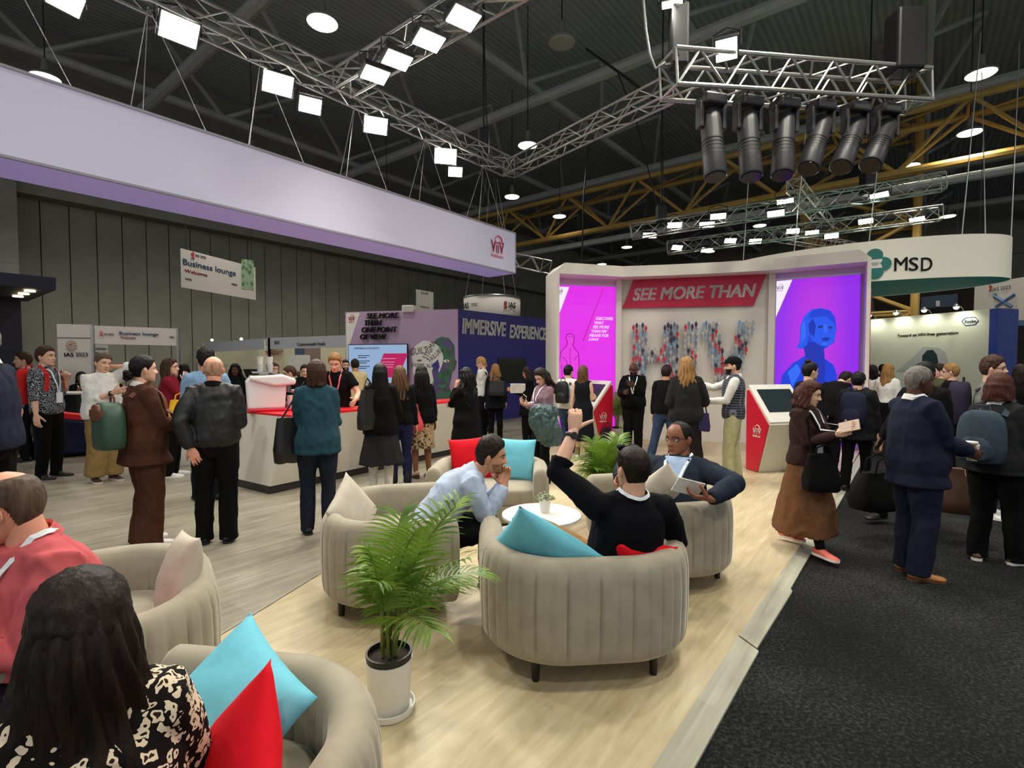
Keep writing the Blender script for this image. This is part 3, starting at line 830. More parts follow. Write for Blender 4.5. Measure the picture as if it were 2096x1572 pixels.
m = MB()                                             # thin edging strip between the two floors
_e = [atz(*p) for p in ((-40, 1601), (430, 1312), (690, 1152), (1047, 925), (1098, 896))]
for a, b in zip(_e, _e[1:]): m.bar(a + UP * .002, b + UP * .002, .022, .008)
struct(m.build('trim_1', M_rail, smooth=False))
M_edge = wood('edge board', [(138, 136, 118), (164, 162, 144), (184, 182, 166)], (100, 98, 86), .5, seam=0, streak=.5)
def edge_board(p, n):
    v = [atz(*a) for a in p]; mm = MB()
    mm.loft([[Vector((a.x, a.y, -.0195)) for a in v], [Vector((v[0].x, v[0].y, .006)), Vector((v[1].x, v[1].y, .006)), Vector((v[2].x, v[2].y, -.006)), Vector((v[3].x, v[3].y, -.006))]])
    struct(mm.build('trim_%d' % n, M_edge, smooth=False))
edge_board([(1060, 1990), (1511, 1304), (1553, 1330), (1180, 2000)], 2)
edge_board([(1513, 1302), (1598, 1173), (1622, 1208), (1549, 1324)], 3)
edge_board([(1599, 1172), (1684, 1055), (1705, 1052), (1616, 1206)], 4)
edge_board([(1685, 1054), (1770, 911), (1782, 914), (1706, 1051)], 5)

# left wall: a run of tall operable panels below a concrete band
W0 = Vector((-18.24, 20.0, 0)); NW = Vector((D1.y, -D1.x, 0))          # NW looks into the hall
m = MB(); pw = .8688
for k in range(-16, 62):
    c = W0 + D1 * (pw * (k + .5)) - NW * .05
    m.box(c + UP * 3.98, (pw - .035, .1, 8.0), Matrix.Rotation(math.atan2(D1.y, D1.x), 3, 'Z'))
struct(m.build('wall_left', M_wallpanel, smooth=False))
Rw = Matrix.Rotation(math.atan2(D1.y, D1.x), 3, 'Z')
m = MB(); m.box(W0 + D1 * 20 - NW * .2 + UP * 4, (76, .15, 8.1), Rw); struct(m.build('wall_left_backing', M_dark, smooth=False))
m = MB(); m.box(W0 + D1 * 22 + NW * .25 + UP * 11.1, (72, 1.2, 6.3), Rw); struct(m.build('wall_left_band', M_concrete, smooth=False))
m = MB(); m.box(W0 - D1 * 6.2 + NW * .55 + UP * 5, (10.8, 1.3, 10), Rw)
for z in (6.6, 5.3, 7.9, 9.2): m.box(W0 - D1 * 6.2 + NW * 1.2 + UP * z, (10.8, .03, .05), Rw)
struct(m.build('wall_left_pier', M_concrete, smooth=False))
# far wall
B0 = Vector((35.5, 40.0, 0)); Rb = Matrix.Rotation(math.atan2(D2.y, D2.x), 3, 'Z')
m = MB(); m.box(B0 + UP * 11.1, (80, .8, 6.4), Rb)
for k in range(7): m.box(B0 + D2 * (k * 2.6 - 5) - D1 * .5 + UP * 10.1, (1.4, .3, .5), Rb)
struct(m.build('wall_far_band', M_concrete, smooth=False))
m = MB(); m.box(B0 + D1 * .5 + UP * 3.95, (80, .4, 7.95), Rb); struct(m.build('wall_far', mat('brown grey hall wall', (92, 86, 76), .8, vary=.1, scale=1), smooth=False))
# ceiling: dark decking on grey steel
t = NT('dark roof decking'); wv = t.n('ShaderNodeTexWave', Scale=1.3); wv.bands_direction = 'X'; t.l(t.coord(rot=(0, 0, -math.atan2(D2.y, D2.x))), wv.inputs['Vector'])
t.l(t.ramp(wv.outputs['Fac'], [(0, lin((176, 184, 188))), (1, lin((202, 208, 210)))]), t.b.inputs['Base Color']); t.b.inputs['Roughness'].default_value = .8; t.bump(wv.outputs['Fac'], .3, .05)
M_roof = t.m
m = MB(); m.quad((-60, 70, 14.2), (80, 70, 14.2), (80, -4, 14.2), (-60, -4, 14.2)); struct(m.build('ceiling', M_roof))
M_steel = mat('grey roof steel', (186, 188, 184), .6, vary=.08, scale=3)
M_yellow = mat('ochre painted steel', (200, 162, 84), .5, vary=.12, scale=3)
n = 0
for s in range(-30, 45, 6):                            # purlins and the struts below them
    a = D1 * 4 + D2 * s
    m = MB(); m.tube([a - D1 * 20 + UP * 12.4, a + D1 * 55 + UP * 12.4], .16, 8); 
    for q in range(-18, 54, 6):
        m.tube([a + D1 * q + UP * 12.4, a + D1 * (q + 3) + D2 * 1.6 + UP * 14.1], .09, 6); m.tube([a + D1 * (q + 3) + D2 * 1.6 + UP * 14.1, a + D1 * (q + 6) + UP * 12.4], .09, 6)
        m.tube([a + D1 * q + UP * 12.4, a + D1 * (q + 3) - D2 * 1.6 + UP * 14.1], .09, 6)
    struct(m.build('ceiling_beam', M_steel))
for q in range(-2, 50, 9):
    m = MB(); b = D1 * q; m.tube([b - D2 * 36 + UP * 11.6, b + D2 * 40 + UP * 11.6], .2, 8); struct(m.build('ceiling_beam', M_steel))
# the ochre lattice girder that crosses the hall and the lattice column it leaves from
def lattice(mm, a, b, nrm, depth, wid, n, r=.11):
    """triangular girder: bottom chord a-b, two top chords depth above"""
    d = (b - a) / n; T = lambda k, s: a + d * (k + .5) + UP * depth + nrm * (s * wid)
    mm.tube([a - d * .3, b], r * 1.25, 8)
    for s in (-1, 1):
        mm.tube([T(-1, s), T(n, s)], r * 1.1, 8)
        for k in range(n + 1):
            if k <= n: mm.tube([a + d * k, T(k, s)], r * .62, 6)
            mm.tube([a + d * k, T(k - 1, s)], r * .62, 6)
    for k in range(-1, n): mm.tube([T(k, -1), T(k, 1)], r * .5, 6); mm.tube([T(k, 1), T(k + 1, -1)], r * .4, 6)
ga, gb = at(1008, 520, 31.0), at(2150, 306, 16.3)
ga.z = 8.55; gb.z = 8.55
m = MB(); lattice(m, ga, gb, D1, 1.75, .85, 6); struct(m.build('ceiling_truss', M_yellow))
m = MB(); m.tube([ga - UP * .45 + D1 * .5, gb - UP * .45 + D1 * .5], .16, 8); struct(m.build('ceiling_beam', M_steel))
col = at(1800, 300, 24.0); col.z = 0
m = MB()
cs = [col + D2 * a + D1 * b for a, b in ((-1.4, -.6), (1.45, -.6), (1.45, 1.1), (-1.4, 1.1))]
tops = [c + UP * 14 + D2 * (-2.4 if i in (0, 3) else 0) for i, c in enumerate(cs)]
for c, q in zip(cs, tops): m.tube([c, q], .17, 8)
for i in range(4):
    for k in range(7):
        a0, a1 = cs[i].lerp(tops[i], k / 7), cs[i].lerp(tops[i], (k + 1) / 7); b0, b1 = cs[(i+1)%4].lerp(tops[(i+1)%4], k / 7), cs[(i+1)%4].lerp(tops[(i+1)%4], (k + 1) / 7)
        m.tube([a0, b1] if k % 2 else [b0, a1], .09, 6); m.tube([a1, b1], .08, 6)
struct(m.build('column_lattice', M_yellow))
m = MB(); m.loft([[col + D2 * x + D1 * y + UP * z - D2 * (z * .1) for x, y in ((-.35, .1), (.35, .1), (.35, .7), (-.35, .7))] for z in (0, 14)]); struct(m.build('column_shaft', mat('dark steel', (44, 46, 48), .6), smooth=False))
m = MB()

# ================================================================== logos and writing
M_pink = mat('raspberry print', (212, 22, 72), .5); M_ink = mat('dark print', (30, 30, 34), .5); M_wink = mat('white print', (240, 238, 232), .5)
M_grey_ink = mat('grey print', (110, 112, 118), .5); M_blue_ink = mat('blue print', (82, 110, 150), .5); M_red_ink = mat('red print', (190, 40, 44), .5)
def glow(name, col, k):
    return mat(name, (4, 4, 4), .5, emit=col, strength=k)
def logo(parent, M, h, mt, sub=True):
    """four letters under an arc, a small word beneath; h = height of the letters"""
    T = lambda x, y: M @ Matrix.Translation((x * h, y * h, 0))
    for ch_, x, y, w, hh in (('V', -.52, 0, .62, 1.0), ('i', -.1, -.03, .12, .94), ('i', .13, -.03, .12, .94), ('V', .55, 0, .62, 1.0)):
        text(parent, ch_, 1.0, mt, T(x, y), 'logo', bold=.02, ext=.002, fit=(w * h, hh * h))
    a = MB(); a.tube([M @ Vector((h * (.12 + .48 * math.cos(t)), h * (.44 + .50 * math.sin(t)), .003)) for t in np.linspace(-.1, 2.9, 18)], [.03 * h + .03 * h * (1 - i / 17) for i in range(18)], 6).build('logo', mt, parent)
    if sub: text(parent, 'Healthcare', 1.0, mt, T(-.05, -.74), 'logo', ext=.002, fit=(1.55 * h, .30 * h))
def poly_on(parent, name, M, pts, mt, z=.002, t=.003):
    mm = MB().prism(pts, z, z + t, M); return mm.build(name, mt, parent, smooth=False)
def onplane(px, py, p0, n):
    r = ray(px, py); o = Vector((0, 0, CAM_H)); k = (Vector(p0) - o).dot(n) / r.dot(n); return o + r * k
class Board:
    """upright board between two floor points: gives frames and finds where a line of sight meets it"""
    def __init__(s, a, b):
        s.a, s.b = Vector((a[0], a[1], 0)), Vector((b[0], b[1], 0)); s.r = (s.b - s.a).normalized(); s.n = s.r.cross(UP)
        if s.n.dot(-s.a) < 0: s.n = -s.n
        s.r = UP.cross(s.n); s.len = (s.b - s.a).length
    def hit(s, px, py): return onplane(px, py, s.a, s.n)
    def F(s, px, py, out=.006):
        return frame(s.hit(px, py) + s.n * out, s.r, UP)
    def uv(s, px, py):
        p = s.hit(px, py) - s.a; return Vector((p.dot(s.r), p.z))
    def base(s, out=0.0): return frame(s.a + s.n * out, s.r, UP)      # u along, v up
    def size(s, px0, py0, px1, py1): return (s.hit(px0, py0) - s.hit(px1, py1)).length

def bfit(parent, body, bd, iv, px0, px1, py, hp, mtl, name='sign_words', out=.012, **k):
    """words on a board, as wide and high as they read in the photograph"""
    k.setdefault('bold', .012); k.setdefault('ext', .003); c = (px0 + px1) / 2
    return text(parent, body, 1.0, mtl, iv @ bd.F(c, py, out), name, fit=(bd.size(px0, py, px1, py), bd.size(c, py - hp / 2, c, py + hp / 2)), **k)

# ================================================================== overhead banner box
zb, zt = 3.8, 4.75
E = atz(1055, 560, zb); Bs = E - D1 * 13.5; dp = -D2 * .84
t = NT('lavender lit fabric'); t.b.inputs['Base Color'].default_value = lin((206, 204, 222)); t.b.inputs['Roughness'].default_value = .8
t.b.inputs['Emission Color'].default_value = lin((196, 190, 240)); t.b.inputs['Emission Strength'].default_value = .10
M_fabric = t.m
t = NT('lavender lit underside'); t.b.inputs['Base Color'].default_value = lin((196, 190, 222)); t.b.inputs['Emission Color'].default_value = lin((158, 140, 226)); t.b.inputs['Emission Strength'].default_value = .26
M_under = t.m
root = thing('hanging_banner', 'long pale lavender box banner hanging over the bar, logo at its right end', 'banner', (E.x, E.y, zb), 0)
inv = Matrix.Translation(-Vector((E.x, E.y, zb)))
def put(mm, name, mt, parent, **k): return mm.xf(inv).build(name, mt, parent, **k)
def boxpts(a, b, d, z0, z1): return [[p + UP * z0 for p in (a, b, b + d, a + d)], [p + UP * z1 for p in (a, b, b + d, a + d)]]
g = lambda p: Vector((p.x, p.y, 0))
put(MB().loft(boxpts(g(Bs), g(E), dp, zb + .02, zt)), 'fabric', M_fabric, root, smooth=False)
put(MB().quad(g(Bs) + UP * zb, g(Bs) + dp + UP * zb, g(E) + dp + UP * zb, g(E) + UP * zb), 'underside', M_under, root, smooth=False)
mm = MB()
for z in (zb + .01, zt): mm.bar(g(Bs) + UP * z, g(E) + UP * z, .03); mm.bar(g(E) + UP * z, g(E) + dp + UP * z, .03)
mm.bar(g(E) + UP * zb, g(E) + UP * zt, .03)
put(mm, 'edge_frame', mat('frame grey', (150, 148, 160), .5), root, smooth=False)
bn = Board(Bs, E)
logo(root, inv @ bn.F(1017, 506, .02), .27, M_pink)

# ================================================================== stage wall with lit panels
_sp_ = [(1128, 10.9), (1266, 11.25), (1575, 10.45), (1765, 9.65)]
SP = [Vector(((px - 1048) / F * Y, Y, 0)) for px, Y in _sp_]
bl, bc, br_ = Board(SP[0], SP[1]), Board(SP[1], SP[2]), Board(SP[2], SP[3])
root = thing('display_wall', 'curved white stage wall with two glowing purple panels and red headline', 'display wall', SP[1])
inv = Matrix.Translation(-SP[1])
M_stage = mat('white stage paint', (222, 216, 204), .55, vary=.02, scale=2)
def wallseg(b, th, z0, z1, u0=0.0, u1=None, out=0.0):
    u1 = b.len if u1 is None else u1; a0 = b.a + b.r * u0 + b.n * out; a1 = b.a + b.r * u1 + b.n * out
    return boxpts(a0, a1, -b.n * th, z0, z1)
mm = MB()
for b in (bl, bc, br_): mm.loft(wallseg(b, .25, 0, 3.5, out=-.03))
put(mm, 'back_panel', M_stage, root, smooth=False)
fo = [SP[0] + bl.n * .55, SP[1] + (bl.n + bc.n) * .25, SP[1].lerp(SP[2], .33) + bc.n * .40, SP[1].lerp(SP[2], .66) + bc.n * .40, SP[2] + (bc.n + br_.n) * .25, SP[3] + br_.n * .55]
bk = [SP[0] - bl.n * .2, SP[1] - bc.n * .2, SP[2] - bc.n * .2, SP[3] - br_.n * .2]
c0, c1 = fo[0] - bl.r * .06, fo[-1] + br_.r * .06
mm = MB()
outline = [c0] + fo[1:-1] + [c1, bk[3] + br_.r * .06, bk[2], bk[1], bk[0] - bl.r * .06]
ch = [c0 + bl.r * .18, c1 - br_.r * .18]
top = [ch[0]] + fo[1:-1] + [ch[1], bk[3] - br_.r * .1, bk[2], bk[1], bk[0] + bl.r * .1]
mm.loft([[p + UP * 3.46 for p in outline], [p + UP * 3.52 for p in outline], [p + UP * 3.68 for p in top]])
put(mm, 'canopy', M_stage, root, smooth=False)
for b, p in ((bl, SP[0]), (br_, SP[3])):
    q = -b.r * .06 if b is bl else b.r * .06
    put(MB().loft(boxpts(p - b.n * .2, p + b.n * .55, q, 0, 3.47)), 'side_fin', M_stage, root, smooth=False)
put(MB().loft(boxpts(SP[3] + br_.r * .065 - br_.n * .15, SP[3] + br_.r * .065 + br_.n * .35, br_.r * .02, .0, 3.0)), 'red_stripe', M_red, root, smooth=False)
for p, b in ((SP[1], bc), (SP[2], bc)):
    put(MB().loft(boxpts(p - b.r * .06, p + b.r * .06, b.n * .10, 0, 3.46)), 'post', M_stage, root, smooth=False)
def lightbox(b, u0, u1, z0, z1, name, cols):
    tt = NT(name); tt.b.inputs['Base Color'].default_value = (.02, .02, .02, 1); tt.b.inputs['Roughness'].default_value = .4
    tc = tt.n('ShaderNodeTexCoord'); 
    if len(cols) > 1:
        gr = tt.n('ShaderNodeTexGradient'); gr.gradient_type = 'SPHERICAL'; mp = tt.n('ShaderNodeMapping'); mp.inputs['Location'].default_value = (-.9, -.9, -.55); mp.inputs['Scale'].default_value = (1.8, 1.8, 1.1)
        tt.l(tc.outputs['Generated'], mp.inputs[0]); tt.l(mp.outputs[0], gr.inputs[0]); c = tt.ramp(gr.outputs['Fac'], [(0, lin(cols[0])), (.9, lin(cols[1]))]); tt.l(c, tt.b.inputs['Emission Color'])
    else: tt.b.inputs['Emission Color'].default_value = lin(cols[0])
    tt.b.inputs['Emission Strength'].default_value = LIGHTBOX
    mm = MB(); a0, a1 = b.a + b.r * u0, b.a + b.r * u1; mm.loft(boxpts(a0 + b.n * .03, a1 + b.n * .03, -b.n * .05, z0, z1))
    p = put(mm, 'light_panel', tt.m, root, smooth=False)
    fr = MB()
    for a_, c_ in (((u0, z0), (u0, z1)), ((u1, z0), (u1, z1)), ((u0, z1), (u1, z1))):
        fr.bar(b.a + b.r * a_[0] + b.n * .04 + UP * a_[1], b.a + b.r * c_[0] + b.n * .04 + UP * c_[1], .03)
    put(fr, 'panel_frame', M_alu, p, smooth=False); return p
lp = lightbox(bl, .06, bl.len - .08, .04, 3.33, 'magenta light panel', [(226, 34, 232)])
rp = lightbox(br_, .08, br_.len - .05, .04, 3.33, 'violet light panel', [(142, 26, 232), (198, 40, 218)])
W_lit = glow('lit white', (244, 236, 255), LIGHTBOX)
def bpoly(b, parent, name, pix, mt, z=.036):
    return poly_on(parent, name, inv @ b.base(), [tuple(b.uv(*p)) for p in pix], mt, z)
bpoly(bl, lp, 'corner_print', [(1133, 671), (1164, 588), (1133, 587)], W_lit)
logo(lp, inv @ bl.F(1145, 597, .042), .075, M_pink)
bpoly(bl, lp, 'slash_print', [(1191, 698), (1233, 591), (1234, 591), (1193, 698)], glow('lit crimson', (190, 16, 120), LIGHTBOX))
W_txt = glow('lit text', (255, 215, 255), LIGHTBOX)
for k, (tx, x0, x1) in enumerate((('DISCOVER', 1218, 1253), ('WHAT', 1215.5, 1234.5), ('SEE MORE', 1212, 1246), ('THAN HIV', 1209, 1241), ('MEANS FOR', 1205, 1244), ('JORGE', 1203, 1224))):
    bfit(lp, tx, bl, inv, x0, x1, 652.5 + k * 8.6, 6.2, W_txt, 'panel_words', .042, shear=.2, bold=.025, ext=.001)
def outline_art(b, parent, pix, fill, line, w=.018):
    bpoly(b, parent, 'figure_print', pix, fill, .036)
    o = MB(); P_ = [inv @ (b.hit(*p) + b.n * .042) for p in pix]; o.tube(P_ + [P_[0]], w, 5); o.build('figure_outline', line, parent)
mg, mgl = glow('lit magenta', (232, 60, 226), LIGHTBOX), glow('lit plum', (140, 10, 130), LIGHTBOX)
outline_art(bl, lp, [(1141, 800), (1143, 745), (1147, 720), (1158, 709), (1160, 700), (1157, 692), (1159, 685), (1167, 683), (1174, 687), (1174, 697), (1171, 706), (1174, 712), (1182, 722), (1184, 745), (1183, 770), (1178, 800)], mg, mgl, .009)
for ln in ([(1166, 712), (1165, 735), (1167, 760), (1165, 790)], [(1150, 730), (1158, 738), (1160, 750)], [(1180, 728), (1173, 738)], [(1148, 745), (1150, 775)], [(1160, 690), (1166, 688), (1172, 691)]):
    MB().tube([inv @ (bl.hit(*p) + bl.n * .042) for p in ln], .006, 5).build('figure_outline', mgl, lp)
bpoly(br_, rp, 'corner_print', [(1579, 671), (1622, 573), (1582, 577)], W_lit)
logo(rp, inv @ br_.F(1597, 590, .042), .075, M_pink)
blue = [glow('lit blue %d' % i, c, LIGHTBOX) for i, c in enumerate(((14, 60, 214), (26, 84, 236), (10, 44, 176), (44, 104, 244), (20, 34, 130)))]
bust = [((1595, 800), (1602, 768), (1622, 744), (1648, 726), (1652, 712), (1683, 712), (1688, 728), (1705, 746), (1712, 762), (1713, 800)), ]
facets = [(0, [(1636, 706), (1646, 716), (1660, 713), (1690, 713), (1707, 701), (1712, 672), (1709, 648), (1692, 633), (1664, 634), (1648, 648), (1639, 672)]), (0, [(1594, 805), (1601, 768), (1622, 744), (1648, 728), (1660, 745), (1690, 735), (1706, 747), (1713, 768), (1714, 805)]),
          (2, [(1646, 716), (1650, 700), (1686, 700), (1688, 736), (1665, 744), (1648, 730)]),
          (1, [(1637, 700), (1630, 712), (1640, 714), (1652, 706), (1656, 680), (1654, 655), (1664, 640), (1690, 636), (1708, 646), (1711, 662), (1708, 648), (1696, 634), (1680, 631), (1660, 634), (1646, 648), (1638, 668)]),
          (1, [(1654, 655), (1664, 648), (1690, 646), (1709, 664), (1711, 678), (1706, 700), (1696, 709), (1680, 708), (1664, 698), (1655, 682)]),
          (0, [(1654, 648), (1664, 634), (1682, 631), (1700, 637), (1709, 650), (1710, 664), (1690, 648), (1664, 650)]),
          (2, [(1655, 664), (1664, 652), (1670, 668), (1666, 690), (1657, 682)]), (3, [(1686, 662), (1692, 664), (1694, 680), (1686, 682)]), (4, [(1674, 668), (1684, 666), (1684, 671), (1675, 672)]), (4, [(1695, 668), (1704, 669), (1703, 673), (1696, 673)]),
          (2, [(1682, 692), (1692, 690), (1700, 693), (1692, 699), (1683, 697)]), (4, [(1683, 694), (1700, 694), (1692, 696)]), (3, [(1684, 700), (1694, 702), (1692, 708), (1682, 707)]),
          (3, [(1612, 762), (1632, 744), (1640, 760), (1622, 792)]), (2, [(1660, 745), (1690, 737), (1686, 800), (1664, 800)]), (3, [(1640, 668), (1648, 655), (1650, 690), (1640, 702)])]
for i, (c, pts) in enumerate(facets): bpoly(br_, rp, 'bust_print', pts, blue[c], .036 + .0012 * i)
# headline and the three letters made of little people
hd = poly_on(root, 'headline_panel', inv @ bc.base(), [tuple(bc.uv(*p)) for p in ((1274, 631), (1542, 626), (1568, 561), (1297, 572))], mat('crimson board', (190, 14, 62), .45), 0.0, .03)
bfit(hd, 'SEE MORE THAN', bc, inv, 1292, 1543, 599, 26, M_wink, 'headline', .034, shear=.22, bold=.024)
figm = [mat('figure %d' % i, c, .5) for i, c in enumerate(((196, 40, 58), (130, 164, 188), (164, 172, 176), (46, 46, 78), (104, 122, 142), (186, 180, 172)))]
def little_person():
    q = MB(); q.ball((0, 0, .118), (.011, .005, .013), 8)
    q.prism([(-.006, 0), (-.004, .045), (-.012, .05), (-.019, .10), (-.012, .105), (.012, .105), (.019, .10), (.012, .05), (.004, .045), (.006, 0), (.001, .0), (0, .04), (-.001, 0)], -.005, .005, Matrix.Rotation(PI / 2, 4, 'X'))
    q.tube([(0, .01, .07), (0, .09, .07)], .003, 4); return q
LPM = [little_person().mesh('figure', fm, True, 35) for fm in figm]
def letter(ch_, px0, px1, py0, py1, fn):
    p0 = bc.hit((px0 + px1) / 2, py1); o = thing('letter_sculpture', 'letter %s on the stage wall built from tiny people figures' % ch_, 'sculpture', p0, math.atan2(bc.r.y, bc.r.x), 'letters built of tiny people')
    w = bc.size(px0, 740, px1, 740); h = 1.34; rows = 10; rr = random.Random(ord(ch_))
    for j in range(rows):
        v = (j + .5) / rows; cols = int(w / .062)
        for i in range(cols):
            u = (i + .5 + rr.uniform(-.12, .12)) / cols
            if not fn(u, v): continue
            c = bpy.data.objects.new('figure', rr.choice(LPM)); link(c, o)
            c.location = ((u - .5) * w, -.10, v * h - .06 + (i % 2) * .045 + rr.uniform(-.012, .012)); c.scale = (1.75, 1.8, 1.3)
    return o
letter('H', 1293, 1387, 668, 797, lambda u, v: u < .32 or u > .68 or .38 < v < .62)
letter('I', 1397, 1426, 668, 797, lambda u, v: True)
letter('V', 1433, 1540, 668, 797, lambda u, v: abs(abs(u - .5) - (.02 + .36 * v)) < .15)

# ================================================================== angled wall with the big screen, and the navy wall
PA, PB_, PC = Vector((-4.72, 14.55, 0)), Vector((-1.45, 13.8, 0)), Vector((1.75, 17.6, 0))
bp_, bnv = Board(PA, PB_), Board(PB_, PC)
M_mauve = mat('mauve print', (178, 150, 180), .55, vary=.02, scale=3); M_navy = mat('indigo board', (42, 36, 120), .5, vary=.03, scale=3)
root = thing('partition_wall', 'mauve and indigo booth wall with headline, face drawing and large letters', 'booth wall', PB_); inv = Matrix.Translation(-PB_)
put(MB().loft(wallseg(bp_, .15, 0, 3.12)), 'mauve_board', M_mauve, root, smooth=False)
put(MB().loft(wallseg(bnv, .15, 0, 3.12, u0=.0)), 'indigo_board', M_navy, root, smooth=False)
poly_on(root, 'white_corner', inv @ bp_.base(), [tuple(bp_.uv(*p)) for p in ((709, 770), (716, 705), (737, 640), (709, 641))], M_white, .0, .008)
logo(root, inv @ bp_.F(720, 652.5, .02), .12, M_pink)
M_blk_letters = mat('black letters', (24, 26, 24), .5)
for tx, x0, x1, py in (('SEE MORE', 753, 818, 646.5), ('THAN', 749, 783, 661), ('ONE POINT', 743, 815, 675), ('OF VIEW', 740, 793, 689.5)):
    bfit(root, tx, bp_, inv, x0, x1, py, 11.0, M_blk_letters, 'raised_letters', .07, shear=.2, bold=.018, ext=.03)
bfit(root, 'IMMERSIVE', bnv, inv, 947, 1037, 671, 31, M_wink, 'large_letters', .02, shear=.14, bold=.035); bfit(root, 'EXPERIENCE', bnv, inv, 1044, 1119, 681, 27, M_wink, 'large_letters', .02, shear=.14, bold=.035)
poly_on(root, 'dark_recess', inv @ bnv.base(), [tuple(bnv.uv(*p)) for p in ((1019, 785), (1075, 779), (1075, 734), (1019, 733))], M_blackgloss, .0, .02)
# the face drawing, half words and half pattern
Ff = inv @ bp_.base(); U = lambda pts: [tuple(bp_.uv(*p)) for p in pts]
def ell(cx, cy, rx, ry, n=26, a0=0, a1=2 * PI): return [(cx + rx * math.cos(a0 + (a1 - a0) * k / n), cy + ry * math.sin(a0 + (a1 - a0) * k / n)) for k in range(n)]
t = NT('patterned print'); vo = t.n('ShaderNodeTexVoronoi', Scale=7.0); t.l(t.coord(), vo.inputs['Vector']); 
t.l(t.ramp(vo.outputs['Color'], [(.2, lin((58, 92, 66))), (.4, lin((92, 74, 130))), (.6, lin((60, 110, 84))), (.8, lin((96, 90, 92)))], 'CONSTANT'), t.b.inputs['Base Color'])
face = poly_on(root, 'face_print', Ff, U([(885, 830), (888, 780), (880, 745), (884, 710), (893, 694), (905, 689), (918, 692), (930, 706), (932, 735), (935, 740), (932, 756), (926, 762), (920, 790), (926, 812), (928, 830)][::-1]), t.m, .0, .006)
poly_on(root, 'word_print', Ff, U([(846, 760), (844, 730), (850, 708), (866, 697), (886, 699), (902, 712), (908, 730), (906, 745), (899, 762), (890, 745), (884, 760), (888, 780), (868, 800), (852, 790)][::-1]), M_white, .008, .006)
for tx, px, py, sz, rz in (('GUILT', 858, 719, .26, .12), ('STIGMA', 880, 717, .22, 1.05), ('FAILURE', 892, 727, .19, .75), ('SHAME', 856, 748, .18, -.1), ('ALONE', 887, 748, .17, .1)):
    text(root, tx, sz, M_ink, inv @ bp_.F(px, py, .018) @ Matrix.Rotation(rz, 4, 'Z'), 'face_words', bold=.004, ext=.001, wide=.72)
for pts, mm_ in ((ell(914, 739, 6, 3), M_wink), (ell(915, 739, 2, 2), M_ink), (ell(859, 738, 5, 2.5), M_grey_ink), ([(884, 748), (897, 735), (900, 752), (896, 762)], mat('violet print', (76, 60, 150), .5)), ([(892, 790), (915, 786), (908, 796)], mat('green print', (70, 130, 80), .5))):
    poly_on(root, 'face_detail', Ff, U(pts[::-1]), mm_, .014, .003)
# big screen in front of the mauve wall
so = bp_.hit(777, 745) + bp_.n * .12
M_screen = glow('screen blue', (150, 178, 214), .9)
tv = thing('television', 'large wall screen with pale blue slide behind the baristas', 'television', so, math.atan2(bp_.r.y, bp_.r.x)); invt = Matrix.Rotation(-math.atan2(bp_.r.y, bp_.r.x), 4, 'Z') @ Matrix.Translation(-so)
bt = Board(PA + bp_.n * .12, PB_ + bp_.n * .12)
ws, hs = bt.size(716, 745, 838, 745), bt.size(777, 704, 777, 786)
bevel(MB().box((0, .03, 0), (ws, .06, hs)).build('casing', M_black, tv, smooth=False), .01)
MB().box((0, -.005, 0), (ws - .05, .012, hs - .05)).build('display', M_screen, tv, smooth=False)
def slide(px, py, w, h, mt, sk=0.0, z=.014):
    p = invt @ bt.hit(px, py); return MB().prism([(p.x - w/2 - sk, p.z - h/2), (p.x + w/2 - sk, p.z - h/2), (p.x + w/2 + sk, p.z + h/2), (p.x - w/2 + sk, p.z + h/2)], z - .002, z, Matrix.Rotation(PI / 2, 4, 'X')).build('slide_graphic', mt, tv, smooth=False)
slide(801, 748, .72, .66, glow('screen crimson', (188, 20, 92), .9), .14); slide(742, 771, .22, .15, glow('screen crimson', (188, 20, 92), .9), 0.02)
Mk = glow('screen ink', (30, 44, 80), .6); Mt_ = frame((0, 0, 0), (1, 0, 0), (0, 0, 1))
def tvt(s_, px, py, sz, mt, **k):
    p = invt @ bt.hit(px, py); text(tv, s_, sz, mt, frame((p.x, -.016, p.z), (1, 0, 0), (0, 0, 1)), 'slide_words', ext=.001, **k)
text(tv, 'HAPPENING ON OUR BOOTH', 1.0, Mk, frame(((invt @ bt.hit(751, 713)).x, -.016, (invt @ bt.hit(751, 713)).z), (1, 0, 0), (0, 0, 1)), 'slide_words', ext=.001, bold=.02, shear=.1, fit=(.76, .055))
for k, y in enumerate((728, 739, 750)):
    for q in range(2): slide(745 - (q * 3), y + q * 4, .36 - .1 * q, .022, Mk)
for k, y in enumerate((734, 741, 746, 751)): slide(797 - k * 2.0, y, .4, .018, glow('screen pale', (240, 190, 214), .8))
# little white loudspeaker on the wall's top edge
p = bp_.hit(836, 640); o = thing('loudspeaker', 'small white loudspeaker on top of the mauve wall', 'loudspeaker', p - bp_.n * .05, -.2)
bevel(MB().loft([[Vector((x, y, z)) for x, z in ((-.17, 0), (.17, 0.01), (.17, .2), (-.17, .2))] for y in (-.12, .12)]).build('cabinet', M_white, o, smooth=False), .02); MB().box((0, -.125, .1), (.28, .012, .15)).build('grille', mat('pale grille', (190, 190, 186), .8), o)

